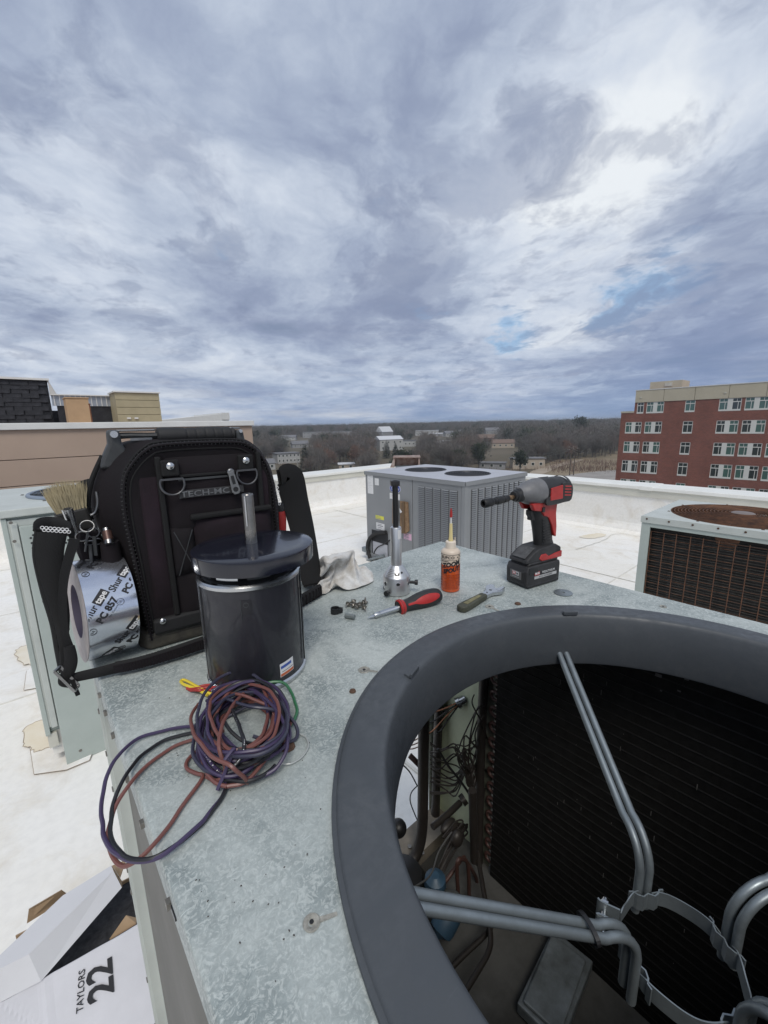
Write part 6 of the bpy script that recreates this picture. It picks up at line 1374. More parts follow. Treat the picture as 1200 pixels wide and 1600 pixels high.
wire([W_(*p) for p in ((324, 1086, .006), (305, 1076, .005), (288, 1069, .005), (283, 1064, .004), (290, 1063, .004), (310, 1074, .005), (330, 1084, .006), (355, 1078, .005), (378, 1076, .004))], M_WY)
for k in range(3): wire([W_(*p) for p in ((291 + 3 * k, 1075 + 2 * k, .003), (310, 1073 + 3 * k, .004 + .002 * k), (325, 1070 + 4 * k, .005), (345, 1070 + 4 * k, .006))], M_WRD)
wire([W_(*p) for p in ((385, 1090, .006), (395, 1080, .010), (415, 1068, .014), (440, 1066, .014), (456, 1082, .008), (463, 1105, .004), (460, 1125, .003), (450, 1138, .003))], M_WG); wire([W_(*p) for p in ((340, 1088, .008), (352, 1096, .008), (370, 1098, .006))], M_WG)
wire([W_(*p) for p in ((440, 1193, .002), (455, 1193, .0016), (472, 1182, .0016), (481, 1166, .0016), (478, 1152, .0016), (466, 1145, .002))], mat('clear_wire', (.35, .37, .36), .3), .0010)
# printed lettering along two leads: tiny pale dashes
b = MB()
for pts, n0_, n1_ in (([(362, 1110, .034), (372, 1130, .036), (381, 1155, .034), (378, 1180, .028), (366, 1196, .024)], 0, 34), ([(330, 1080, .014), (360, 1068, .018), (395, 1078, .022), (425, 1100, .028), (445, 1135, .026)], 0, 40), ([(312, 1165, .018), (332, 1195, .014), (352, 1218, .006)], 0, 14)):
    sp = spline([W_(*p) for p in pts], 10)
    for i in range(len(sp) - 1):
        if rw.random() < .72:
            d_ = (sp[i + 1] - sp[i]) * .5; q = sp[i] - wc + (Vector((0, 0, CZ)) - sp[i]).normalized() * (WR * 1.02); b.bar(q, q + d_, .0011, .0003)
b.build('wire_print', M_PAPER, t, kind='stuff')
# ------------------------------------------------------------------ loose tools on the top panel
M_REDP = mat('tool_red', (.42, .024, .022), .38, var=(30, .25)); M_TBLK = mat('tool_black', (.022, .022, .023), .5, var=(20, .4), bump=(200, .15))
M_GREYT = mat('cast_grey', (.20, .20, .205), .5, .3, var=(30, .3)); M_DUSTY = mat('dusty_black', (.040, .040, .042), .6, var=(16, .5), col2=(.016, .016, .017))
# shop rag
RAG_TURN, RAG_SX, RAG_SY, RAG_SZ = radians(8), 1.02, 1.25, 1.5
M_RAG = mat('rag_cloth', (.66, .67, .67), .92, var=(34, .3), col2=(.40, .37, .33), bump=(55, .7, .006))
# shape of a sheet of cloth that was gathered, twisted and dropped (x, y, z in half millimetres, row by row)
RAG = [
 -89, -102, 2, -71, -102, 2, -64, -90, 3, -52, -71, 5, -36, -75, 4, -29, -55, 0, -23, -57, 2, -7, -46, 13, -1, -37, 27, 15, -52, 21, 33, -56, 10, 54, -53, 2, 75, -48, 2, 97, -43, 4, 108, -38, 6, 126, -26, 5, 144, -12, 3, 160, 3, 3, 175, 20, 2, 170, 41, 3, 169, 60, 0, 156, 50, 3, 137, 59, 13,
 -95, -92, 2, -77, -90, 14, -57, -83, 17, -61, -67, 5, -43, -62, 10, -35, -57, 7, -19, -44, 13, -10, -45, 5, 2, -37, 16, 11, -42, 12, 29, -43, 11, 51, -41, 13, 73, -39, 17, 89, -28, 6, 105, -24, 13, 117, -15, 2, 132, 1, 4, 149, 15, 3, 165, 30, 4, 179, 44, 16, 169, 55, 16, 158, 59, 18, 146, 75, 11,
 -96, -79, 9, -75, -74, 9, -65, -71, 27, -54, -61, 15, -47, -51, 12, -38, -46, 19, -27, -37, 3, -10, -30, 1, -1, -29, 3, 8, -27, 13, 27, -27, 17, 47, -28, 24, 68, -24, 23, 83, -16, 14, 96, -23, 18, 111, -7, 13, 124, 10, 10, 137, 27, 7, 154, 30, 18, 167, 46, 28, 160, 51, 22, 170, 67, 12, 154, 77, 3,
 -95, -65, 3, -74, -64, 8, -74, -56, 25, -54, -53, 31, -52, -37, 17, -33, -35, 21, -24, -29, 17, -23, -15, 2, -1, -11, 5, 6, -15, 24, 28, -13, 22, 44, -12, 29, 65, -7, 21, 80, -2, 24, 96, -14, 34, 100, 2, 23, 111, 21, 17, 128, 33, 20, 143, 30, 31, 151, 48, 32, 150, 64, 26, 159, 76, 22, 156, 87, 11,
 -90, -50, 3, -76, -48, 5, -65, -43, 21, -56, -38, 38, -42, -32, 29, -31, -18, 17, -8, -23, 19, -22, -7, 16, -6, 1, 13, 9, 2, 25, 24, 4, 16, 41, 6, 28, 61, 7, 30, 75, 1, 39, 94, -4, 48, 101, 12, 36, 106, 27, 32, 118, 29, 32, 130, 41, 34, 134, 52, 33, 142, 70, 38, 152, 87, 30, 155, 101, 13,
 -95, -37, 14, -75, -38, 20, -54, -31, 13, -46, -27, 28, -32, -30, 37, -18, -20, 24, -10, -8, 27, -10, 2, 21, -9, 14, 25, 12, 14, 34, 21, 12, 28, 38, 22, 30, 56, 19, 40, 73, 13, 51, 91, 8, 61, 97, 24, 48, 95, 37, 38, 113, 34, 48, 115, 41, 31, 120, 62, 29, 127, 78, 35, 135, 93, 30, 144, 92, 11,
 -86, -41, 8, -77, -21, 14, -58, -18, 21, -41, -17, 22, -29, -17, 31, -11, -20, 40, -4, -5, 37, -1, 6, 35, -8, 16, 43, 10, 8, 44, 19, 14, 45, 38, 24, 43, 55, 33, 49, 75, 29, 58, 89, 21, 73, 92, 35, 62, 91, 46, 53, 105, 48, 51, 105, 50, 36, 105, 67, 36, 112, 81, 27, 126, 89, 16, 136, 81, 9,
 -81, -31, 5, -61, -27, 9, -56, -6, 13, -43, -10, 26, -32, -3, 33, -17, -8, 36, 2, -14, 39, 5, -3, 48, -6, 9, 58, 15, 13, 58, 29, 5, 49, 43, 16, 59, 58, 29, 62, 73, 43, 69, 91, 37, 80, 92, 44, 72, 94, 46, 68, 105, 58, 58, 103, 54, 40, 93, 73, 37, 99, 81, 22, 118, 77, 14, 129, 67, 12,
 -80, -13, 8, -63, -14, 1, -44, -5, 6, -43, 5, 24, -31, 3, 39, -19, -3, 44, -1, -1, 52, 13, -7, 57, -3, -6, 68, 16, 1, 71, 34, -5, 62, 52, 6, 64, 69, 19, 70, 81, 35, 79, 93, 51, 87, 99, 59, 79, 89, 63, 68, 96, 69, 59, 88, 59, 48, 88, 60, 28, 94, 64, 21, 111, 63, 19, 118, 54, 16,
 -86, -14, 1, -68, -1, 1, -53, 10, 6, -41, 16, 24, -29, 14, 36, -21, 7, 53, -14, -6, 58, 1, -20, 58, 9, -15, 74, 18, -13, 81, 34, -12, 78, 55, -5, 78, 70, 11, 86, 80, 29, 92, 89, 49, 93, 97, 70, 91, 94, 77, 69, 83, 72, 60, 73, 64, 44, 80, 69, 33, 87, 62, 22, 98, 52, 25, 106, 42, 21,
 -90, -6, 1, -75, 5, 10, -59, 18, 8, -49, 25, 22, -39, 23, 43, -30, 9, 57, -16, -3, 69, -2, -20, 71, 9, -32, 77, 19, -29, 89, 38, -25, 88, 48, -6, 93, 56, 15, 91, 64, 35, 90, 72, 55, 92, 82, 68, 82, 80, 86, 72, 80, 86, 52, 64, 77, 43, 74, 72, 37, 73, 53, 28, 87, 41, 33, 95, 29, 26,
 -92, 5, 13, -83, 17, 1, -72, 30, 9, -63, 23, 28, -48, 9, 35, -34, -3, 46, -21, -16, 58, -13, -28, 74, 1, -40, 87, 15, -41, 95, 23, -21, 96, 31, 0, 92, 39, 21, 91, 49, 38, 93, 60, 53, 82, 66, 69, 75, 69, 80, 60, 65, 96, 50, 71, 88, 33, 71, 67, 24, 68, 55, 37, 73, 35, 31, 83, 18, 32,
 -106, 6, 9, -99, 21, 7, -85, 25, 20, -69, 11, 19, -55, -4, 28, -44, -17, 41, -29, -30, 52, -17, -43, 65, -9, -53, 84, -1, -35, 90, 7, -14, 93, 15, 6, 91, 25, 23, 97, 34, 40, 85, 48, 48, 70, 50, 69, 68, 57, 73, 49, 49, 91, 45, 57, 88, 24, 61, 73, 22, 59, 53, 23, 63, 32, 29, 72, 21, 24,
 -118, 2, 1, -109, 18, 8, -97, 13, 22, -82, -1, 21, -68, -16, 27, -55, -31, 38, -44, -40, 55, -31, -43, 73, -26, -48, 86, -18, -28, 89, -10, -8, 93, 2, 7, 101, 11, 23, 87, 25, 31, 72, 33, 47, 60, 34, 70, 60, 43, 66, 40, 33, 85, 39, 41, 86, 18, 43, 73, 18, 47, 52, 21, 59, 35, 26, 67, 23, 25,
 -129, 16, 1, -122, 18, 19, -107, 9, 24, -95, -8, 31, -76, -15, 40, -60, -21, 44, -42, -26, 54, -25, -27, 66, -37, -35, 83, -31, -24, 99, -16, -13, 95, -10, 4, 89, 2, 15, 75, 12, 29, 61, 16, 51, 64, 17, 69, 52, 27, 63, 35, 20, 76, 31, 31, 76, 18, 43, 69, 5, 59, 53, 9, 58, 39, 16, 72, 26, 21,
 -127, 25, 3, -130, 20, 23, -112, 14, 32, -91, 6, 32, -72, 0, 40, -62, -14, 43, -46, -17, 58, -39, -18, 71, -41, -17, 84, -43, -12, 96, -30, -2, 96, -17, 4, 81, -10, 23, 78, -3, 37, 64, 9, 47, 55, 2, 65, 44, 13, 55, 29, 18, 62, 23, 28, 65, 12, 36, 58, 4, 52, 44, 9, 59, 43, 13, 70, 33, 19,
 -136, 37, 1, -124, 31, 14, -108, 28, 27, -89, 20, 36, -77, 9, 46, -74, -11, 55, -54, -7, 57, -34, -2, 65, -49, -4, 76, -51, 2, 88, -38, 11, 87, -31, 13, 76, -22, 26, 67, -10, 40, 64, -2, 40, 44, -5, 53, 34, 5, 56, 22, 23, 51, 24, 21, 51, 4, 37, 49, 18, 46, 38, 6, 66, 35, 4, 74, 48, 19,
 -130, 53, 1, -119, 48, 15, -103, 42, 26, -97, 29, 41, -94, 7, 46, -78, 6, 58, -56, 9, 54, -38, 13, 57, -56, 11, 69, -59, 16, 81, -44, 24, 76, -33, 28, 75, -29, 32, 70, -16, 34, 57, -16, 46, 41, -4, 37, 30, 7, 42, 12, 12, 42, 15, 29, 41, 15, 40, 37, 6, 56, 27, 14, 64, 26, 4, 80, 38, 10,
 -133, 58, 2, -124, 60, 18, -117, 43, 26, -112, 28, 39, -99, 22, 49, -79, 21, 49, -59, 21, 47, -47, 27, 51, -63, 25, 62, -68, 30, 74, -50, 36, 68, -34, 45, 68, -38, 35, 55, -31, 39, 50, -19, 36, 39, -16, 44, 24, -6, 48, 5, 14, 40, 2, 24, 24, 14, 42, 28, 9, 49, 17, 16, 62, 17, 6, 83, 23, 2,
 -142, 63, 1, -140, 55, 16, -132, 42, 25, -120, 37, 39, -99, 39, 46, -83, 30, 41, -66, 31, 36, -57, 40, 43, -72, 37, 52, -75, 44, 66, -56, 49, 57, -39, 59, 59, -48, 47, 50, -35, 47, 41, -31, 27, 36, -23, 31, 17, -12, 33, 6, 7, 23, 2, 29, 17, 6, 39, 13, 18, 52, 5, 6, 66, 4, 16, 84, 6, 6,
 -155, 71, 3, -153, 54, 11, -139, 52, 24, -120, 55, 36, -99, 52, 35, -84, 40, 26, -72, 40, 22, -66, 53, 35, -84, 44, 41, -80, 58, 56, -65, 63, 51, -45, 70, 46, -51, 55, 35, -44, 48, 26, -43, 32, 25, -34, 24, 15, -16, 29, 15, 4, 19, 18, 21, 6, 11, 38, 1, 9, 44, -9, 6, 65, -4, 5, 86, -6, 14,
 -173, 71, 1, -159, 68, 16, -140, 70, 22, -119, 65, 22, -108, 54, 20, -93, 40, 13, -85, 51, 22, -78, 63, 28, -93, 57, 33, -88, 70, 46, -72, 75, 40, -52, 81, 34, -58, 61, 24, -56, 42, 16, -44, 32, 11, -30, 19, 10, -18, 11, 15, -5, 8, 9, 12, 1, 1, 27, -11, 10, 46, -17, 2, 59, -17, 13, 81, -19, 8,
 -179, 83, 7, -159, 85, 10, -137, 83, 11, -116, 77, 9, -101, 63, 13, -91, 51, 2, -75, 58, 8, -91, 60, 21, -97, 66, 28, -97, 74, 32, -78, 84, 27, -62, 82, 20, -50, 66, 9, -48, 47, 8, -47, 31, 7, -38, 13, 1, -24, 5, 11, -9, 1, 6, 10, -5, 3, 19, -20, 2, 38, -29, 9, 57, -30, 7, 77, -27, 9]
rq = np.array(RAG, dtype=float).reshape(-1, 3) / 2000.
rgc = at(522, 917, z=ZT); ra_ = YAW - pi / 2 + RAG_TURN; ca_, sa_ = cos(ra_), sin(ra_); vs = []
for x, y, z in rq:
    x, y, z = x * RAG_SX, y * RAG_SY, z * RAG_SZ; vs.append((x * ca_ - y * sa_, x * sa_ + y * ca_, z + .0008))
b = MB(); b.add(vs, [(k * 23 + i, k * 23 + i + 1, (k + 1) * 23 + i + 1, (k + 1) * 23 + i) for k in range(22) for i in range(22)], True)
o = b.build('rag', M_RAG, solid=.0012, sub=2); o.location = (rgc.x, rgc.y, ZT0); tag(o, 'crumpled off white shop rag with dirty stains beside the steel puller', 'rag')

# hub puller
pc = at(620, 925, z=ZT); pc.z = ZT0; t = thing('hub_puller', 'machined aluminium hub puller standing upright with a black bolt through it', 'puller', pc)
b = MB(); b.lathe([(.0262, 0), (.0275, .0012), (.0275, .0355), (.0268, .0375), (.0255, .039), (.0132, .0580), (.0118, .0595)], 48); b.build('body', M_ALU, t)
b = MB(); b.lathe([(.0112, .058), (.0112, .137), (.0105, .1382), (.0066, .1385)], 36); b.build('sleeve', M_ALU, t)
b = MB(); b.lathe([(.0057, .12), (.0057, .226)], 16); b.build('bolt', M_BLACK, t)
b = MB(); b.lathe([(.0098, .2215), (.0098, .2305), (.0092, .2315), (.006, .2315), (.0055, .2285), (0, .2285)], 6, smooth=False, caps=False); b.lathe([(.0098, .2215), (0, .2215)], 6, caps=False); b.build('bolt_head', M_STEEL if False else mat('blackened_steel', (.07, .065, .065), .38, .8, var=(60, .4)), t)
ca = atan2(-pc.y, -pc.x)
for da, z, r_, nm in ((.05, .046, .0052, 'hole'), (.10, .0265, .0030, 'hole'), (-.95, .024, .0036, 'hole'), (1.05, .0235, .0030, 'hole'), (-1.25, .012, .0034, 'hole'), (.55, .048, .0022, 'hole'), (1.35, .030, .003, 'hole')):
    a = ca + da; rr_ = .0277 if z < .038 else .0205; d_ = Vector((cos(a), sin(a), 0 if z < .038 else .7)).normalized(); b = MB(); p = Vector((rr_ * cos(a), rr_ * sin(a), z)); b.cyl(p - d_ * .004, p + d_ * .0003, r_, 16); b.build(nm, M_BLACK, t)
    if z < .038: b = MB(); b.torus(p, r_ + .0006, .0006, 20, 5, d_.to_track_quat('Z', 'Y').to_matrix().to_4x4()); b.build('hole_chamfer', M_STEEL, t)
for da, z, L in ((1.42, .0225, .0165), (-.62, .0085, .011)):
    a = ca + da; d_ = Vector((cos(a), sin(a), 0)); p = d_ * .027 + Vector((0, 0, z)); b = MB(); b.cyl(p, p + d_ * L, .0032, 12); b.cyl(p + d_ * (L - .006), p + d_ * L, .0055, 14); b.cyl(p + d_ * L, p + d_ * (L + .0004), .0028, 6); b.build('set_screw', M_BLACK, t, bevel=.0005)
p = Vector((.0113 * cos(ca + .75), .0113 * sin(ca + .75), 0)); b = MB(); b.grid(lambda u, v: (.0114 * cos(ca + .35 + .8 * u), .0114 * sin(ca + .35 + .8 * u), .115 + .019 * v), 6, 1); b.build('sticker', M_PAPER, t)
for i in range(5):
    b = MB(); b.grid(lambda u, v: ((.0259 - .0123 * (.10 + .15 * i + .05 * v)) * cos(ca - .25 - .75 * u), (.0259 - .0123 * (.10 + .15 * i + .05 * v)) * sin(ca - .25 - .75 * u), .039 + .019 * (.10 + .15 * i + .05 * v)), 6, 1); b.build('engraving', mat('engraved', (.22, .22, .22), .6), t)

# oiler bottle
oc = at(703.5, 921, z=ZT); oc.z = ZT0; t = thing('oil_bottle', 'small clear bottle of orange oil with a long pale spout and red tip', 'oil bottle', oc)
M_OIL = mat('orange_oil', (.62, .095, .018), .22, coat=.3, var=(12, .12)); M_CLR = mat('cloudy_plastic', (.62, .52, .42), .35, spec=.5); M_SPOUT = mat('pale_yellow_spout', (.70, .58, .28), .4)
RB = .0196
b = MB(); b.lathe([(.0172, 0), (RB - .0008, .0008), (RB, .003), (RB, .058)], 40); b.build('oil', M_OIL, t)
b = MB(); b.lathe([(RB, .058), (RB, .0815), (.0188, .0850), (.0150, .0885), (.0098, .0900)], 40, caps=False); b.build('bottle', M_CLR, t)
b = MB(); pr_ = [(.0102, .0890)]
for i in range(9): pr_ += [(.0108, .0895 + i * .0016), (.0104, .0903 + i * .0016)]
pr_ += [(.0098, .1045), (.006, .1052)]; b.lathe(pr_, 24, caps=False); b.build('cap', mat('cap_white', (.70, .62, .52), .4), t)
b = MB(); b.lathe([(.0052, .104), (.0040, .112), (.0030, .1400), (.0028, .1415)], 16); b.build('spout', M_SPOUT, t)
b = MB(); b.lathe([(.0019, .1410), (.0016, .1560)], 12); b.build('spout_tube', M_PAPER, t); b = MB(); b.lathe([(.0026, .154), (.0030, .158), (.0024, .166), (.0010, .1725), (0, .173)], 14); b.build('tip', M_REDP, t)
b = MB(); b.lathe([(.0012, .100), (.001, .1115), (0, .112)], 8, (.0085, -.004, 0)); b.build('cap_tab', M_CLR, t)
co_ = atan2(-oc.y, -oc.x); M_LBL = mat('label_cream', (.70, .60, .46), .5)
def bt(txt, size, da, z, m=M_INKB, rot_=0., sx=1., bold=0., shear=0.):
    cr, sr = cos(rot_), sin(rot_)
    def bend(p):
        x = p.x * cr - p.y * sr; y = p.x * sr + p.y * cr; a = co_ + da + x / RB; r_ = RB + .0006 + p.z; return Vector((r_ * cos(a), r_ * sin(a), z + y))
    return text_mb(txt, size, Matrix.Identity(4), m, 'lettering', t, .0001, bend=bend, sx=sx, bold=bold, shear=shear)
def bgrid(da0, da1, z0, z1, m, off=.0003, name='label'):
    b = MB(); b.grid(lambda u, v: ((RB + off) * cos(co_ + da0 + (da1 - da0) * u), (RB + off) * sin(co_ + da0 + (da1 - da0) * u), z0 + (z1 - z0) * v), 12, 1); return b.build(name, m, t)
bgrid(-1.45, 1.5, .0795, .0803, M_INKB); bgrid(-1.3, .70, .0685, .0692, M_INKB); bgrid(-1.3, -1.26, .069, .080, M_INKB); bt('SUPCO', .0078, -.32, .0745, bold=.0001, sx=1.15)
for k in range(3):
    for j in range(3): bgrid(.72 + k * .22, .88 + k * .22, .0700 + j * .0033, .0722 + j * .0033, M_INKB if (j + k) % 2 else M_LBL)
bgrid(-1.2, -.2, .0655, .0668, M_INKB); bt('ZOOM', .0130, .04, .0600, rot_=.22, sx=.95, bold=.0007, shear=.3); bt('SPOUT', .0125, .06, .0478, rot_=.24, sx=.9, bold=.0007, shear=.3)
for k in range(9): bt('TURBINE OIL  AIR COND'[:12 + k % 3 * 3] if k % 2 else 'FOR MOTORS FANS', .0030, .15, .0375 - k * .0036, mat('label_print_red', (.22, .03, .012), .6), sx=1.15)
for s_ in (-1, 1):
    for k in range(9): bgrid(s_ * 1.02, s_ * 1.36, .012 + k * .0055, .0152 + k * .0055, mat('label_print_dark', (.16, .03, .015), .6))
bgrid(-1.0, -.99, .008, .060, M_INKB); bgrid(.99, 1.0, .008, .060, M_INKB)

# multi bit screwdriver lying down
p0 = at(574, 968, z=ZT + .002); p1 = at(689, 930, z=ZT + .013); d_ = (p1 - p0); Ls = .185; d_.z = 0; d_.normalize(); base_ = Vector((p0.x, p0.y, ZT0)); t = thing('screwdriver', 'red and black handled multi bit screwdriver lying with its steel tip towards the bag', 'screwdriver', base_); tilt = asin_ = math.asin(.012 / .185)
ax_ = (d_ * cos(tilt) + Vector((0, 0, sin(tilt)))).normalized(); Rm_ = ax_.to_track_quat('Z', 'Y').to_matrix().to_4x4(); o0 = Vector((0, 0, .0045))
Ls = (Vector((p1.x, p1.y, 0)) - Vector((p0.x, p0.y, 0))).length
b = MB(); b.lathe([(.0004, 0), (.0012, .003), (.0022, .006), (.0030, .010), (.0030, .016)], 8, o0, Rm_, smooth=False); b.build('bit', M_STEEL, t)
b = MB(); b.lathe([(.0046, .014), (.0050, .015), (.0050, .022), (.0044, .0225), (.0044, .024), (.0050, .0245), (.0052, .060), (.0058, .064)], 24, o0, Rm_); b.build('shaft', M_STEEL, t)
hp = [(.0125, .064), (.0145, .0655), (.0148, .070), (.0120, .0745), (.0112, .080), (.0128, .092), (.0155, .110), (.0166, .125), (.0162, .140), (.0135, .151), (.0080, .157), (0, .1585)]; kz = Ls / .1585
hp = [(r_, .064 + (z - .064) * (Ls - .064) / (.1585 - .064)) for r_, z in hp]
def fluted(prof, n, c, rot, depth):
    b = MB(); k = b.M; b.M = Matrix.Translation(c) @ rot; vs = []; m = len(prof)
    sp = spline([(r_, 0, z) for r_, z in prof], 3)
    for p in sp:
        dd = depth * max(0, min(1, (p.z - .078) / .02)) * max(0, min(1, (Ls - .004 - p.z) / .02))
        for i in range(n): a = 2 * pi * i / n; r_ = p.x * (1 - dd * max(0, cos(3 * a)) ** 2); vs.append((r_ * cos(a), r_ * sin(a), p.z))
    fs = [(j * n + i, j * n + (i + 1) % n, (j + 1) * n + (i + 1) % n, (j + 1) * n + i) for j in range(len(sp) - 1) for i in range(n)]; fs.append(tuple(range(n))[::-1]); b.add(vs, fs, True); return b
fluted(hp, 48, o0, Rm_, .10).build('handle', M_TBLK, t)
b = MB(); b.lathe([(.0126, .0635), (.0148, .065), (.0151, .0700), (.0124, .0748)], 30, o0, Rm_, caps=False); b.build('collar', M_REDP, t)
cdir = (Rm_.to_3x3().inverted() @ (Vector((0, 0, CZ)) - base_)).normalized(); ac_ = atan2(cdir.y, cdir.x)
for da in (.05, 2.15, -2.05):
    def fn(u, v, da=da):
        z = .080 + (Ls - .092) * u; hw_ = .16 + .36 * max(0, sin(pi * min(1, max(0, (u - .22) / .78)))) ** .7; a = ac_ + da + (v - .5) * 2 * hw_; zz = z; rr_ = 0
        for (ra, za), (rb__, zb_) in zip(hp, hp[1:]):
            if za <= zz <= zb_: rr_ = ra + (rb__ - ra) * (zz - za) / (zb_ - za)
        return Matrix.Translation(o0) @ Rm_ @ Vector(((rr_ + .0006) * cos(a), (rr_ + .0006) * sin(a), z))
    b = MB(); b.grid(fn, 22, 6); b.build('red_panel', M_REDP, t)

# adjustable wrench
q0 = at(722, 952, z=ZT + .004); q1 = at(774, 923, z=ZT + .004); d_ = (q1 - q0); d_.z = 0; L = d_.length + .012; d_.normalize(); wo_ = Vector((q0.x, q0.y, ZT0)); t = thing('adjustable_wrench', 'small adjustable wrench with olive rubber grip and chrome jaw near the fan ring', 'wrench', wo_, atan2(d_.y, d_.x))
sc_ = L / .150; print('wrench L', L)
def P_(pts): return [(x * sc_, y * sc_) for x, y in pts]
gr = [(-.006, -.0085), (.0, -.0115), (.02, -.0120), (.06, -.0098), (.086, -.0085), (.088, 0), (.086, .0085), (.06, .0098), (.02, .0120), (.0, .0115), (-.006, .0085), (-.009, 0)]
b = MB(); b.prism([(p.x, p.y) for p in spline([(x, y, 0) for x, y in P_(gr)], 3, True)], 0, .0115); b.build('grip', mat('olive_grip', (.065, .067, .045), .6, var=(40, .4)), t, bevel=.0032, seg=3)
b = MB(); b.prism(P_([(.012, -.0055), (.07, -.004), (.07, .004), (.012, .0055)]), .0112, .0122); b.build('grip_inlay', mat('worn_yellow', (.22, .20, .10), .6, var=(60, .4)), t, bevel=.0008)
hd_ = [(.084, -.0062), (.108, -.0070), (.118, -.0120), (.128, -.0165), (.138, -.0165), (.1385, -.0110), (.150, -.0100), (.1515, -.0045), (.1385, -.0020), (.140, .0040), (.153, .0105), (.150, .0185), (.138, .0200), (.124, .0160), (.112, .0085), (.084, .0062)]
hd_ = [(x, y * 1.22) for x, y in hd_]
b = MB(); b.prism(P_(hd_), .002, .0095); b.build('head', M_STEEL, t, bevel=.0008)
b = MB(); b.prism(P_([(.126, -.016), (.1375, -.0165), (.154, -.0150), (.1555, -.0075), (.140, -.0055), (.128, -.0060)]), .0015, .0102); b.build('sliding_jaw', M_STEEL, t, bevel=.0008)
b = MB(); b.lathe([(.0036, 0), (.0036, .009)], 12, (.124 * sc_, -.006, .006), RX(radians(-90))); b.build('knurl', M_GREYT, t); b = MB(); b.lathe([(.003, .0096), (0, .0097)], 14, (.118 * sc_, .002, 0), caps=False); b.build('hole', M_BLACK, t); text_mb('6"', .006, Matrix.Translation((.100 * sc_, 0, .0097)), M_INKB, 'lettering', t, .0001)

# washer, screws, conduit piece, clip
def lone(mb, name, m, p, label, cat, group=None, rot=None, bevel=None): o = mb.build(name, m, bevel=bevel); o.location = p; tag(o, label, cat, group); o.rotation_euler = rot or (0, 0, 0); return o
p = at(880, 927, z=ZT); b = MB(); b.lathe([(.0175, 0), (.0178, .0012), (.0172, .0016), (.0035, .0018), (.0030, .0005)], 40, caps=False); lone(b, 'washer', M_GALV, Vector((p.x, p.y, ZT0)), 'large flat steel washer lying beside the cordless driver', 'washer')
rs3 = random.Random(17)
sb = MB(); sb.lathe([(.0030, 0), (.0040, .0008), (.0040, .0030), (.0032, .0036)], 6, smooth=False); sb.lathe([(.0055, .0036), (.0055, .0042)], 16); sb.lathe([(.0017, .0042), (.0019, .0050), (.0015, .0058), (.0019, .0066), (.0015, .0074), (.0019, .0082), (.0015, .0090), (.0019, .0098), (.0015, .0108), (.0004, .0145)], 10); sm_ = sb.mesh('screw', M_SCREW)
spots = [(546, 947), (550, 951), (554, 945), (558, 949), (562, 952), (566, 948), (571, 944), (556, 954), (568, 953), (551, 944)]
sl_ = ['leftmost of the pile', 'in front at the left of the pile', 'behind the middle of the pile', 'in the very middle of the pile', 'in front of the middle of the pile', 'right of the middle of the pile', 'standing on its head, rightmost of the pile', 'nearest the viewer in the pile', 'low at the right of the pile', 'furthest back at the left of the pile']
for i, (u, v) in enumerate(spots):
    p = at(u, v, z=ZT); o = bpy.data.objects.new('screw', sm_); C.objects.link(o); up_ = i == 6; o.location = (p.x, p.y, ZT0 + (0 if up_ else .0052 + (i % 3) * .0012)); o.rotation_euler = (0, 0, 0) if up_ else (radians(rs3.uniform(70, 112)), 0, rs3.uniform(0, 6.28)); tag(o, 'small hex sheet metal screw, ' + sl_[i], 'screw', 'screws heaped between rag and screwdriver')
p = at(547, 967, z=ZT); b = MB(); b.lathe([(.0042, -.009), (.0046, -.008), (.0040, -.006), (.0046, -.004), (.0040, -.002), (.0044, 0), (.0044, .009), (.0030, .0095)], 14, rot=RY(radians(90))); lone(b, 'threaded_nipple', mat('zinc_dull', (.28, .31, .31), .45, .6, var=(60, .3)), Vector((p.x, p.y, ZT0 + .0045)), 'short dull threaded metal plug in front of the screw pile', 'plug', rot=(0, 0, radians(-62)))
p = at(524, 958, z=ZT); b = MB(); b.lathe([(.0085, 0), (.0085, .010), (.0070, .010), (.0070, 0), (.0085, 0)], 24, arc=(.5, 5.6), caps=False); b.bar((.008, .004, .005), (.0135, .001, .005), .0026, .008); b.bar((.007, -.005, .005), (.013, -.002, .005), .0026, .008); lone(b, 'wire_clip', M_BLACK, Vector((p.x, p.y, ZT0)), 'small black open ring clip left of the screw pile', 'clip', rot=(0, 0, -.6))
for i, (u, v) in enumerate(((218, 1067), (232, 1170), (492, 1240), (430, 1330), (300, 1392))): pass

# cordless impact driver
dc = Vector((.8075, .448, ZT0)); dth = atan2(.188, -.982); t = thing('impact_driver', 'red, black and grey cordless impact driver standing on its battery pack', 'cordless driver', dc, dth)
# local x: towards the nose, local y: away to its left, z up.  side of the camera is +y? decide by the sign
cy = (RZ(-dth) @ (Vector((0, 0, CZ)) - dc)).y; SY = 1 if cy > 0 else -1; print('driver side', SY)
def dp(poly, y0, y1, m, name, bevel=.003, seg=3): b = MB(); b.prism([(x, z) for x, z in poly], -y1, -y0, rot=Matrix(((1, 0, 0, 0), (0, 0, -1, 0), (0, 1, 0, 0), (0, 0, 0, 1)))); return b.build(name, m, t, bevel=bevel, seg=seg)
def dsm(pts, k=4): return [(p.x, p.z) for p in spline([(x, 0, z) for x, z in pts], k, True)]
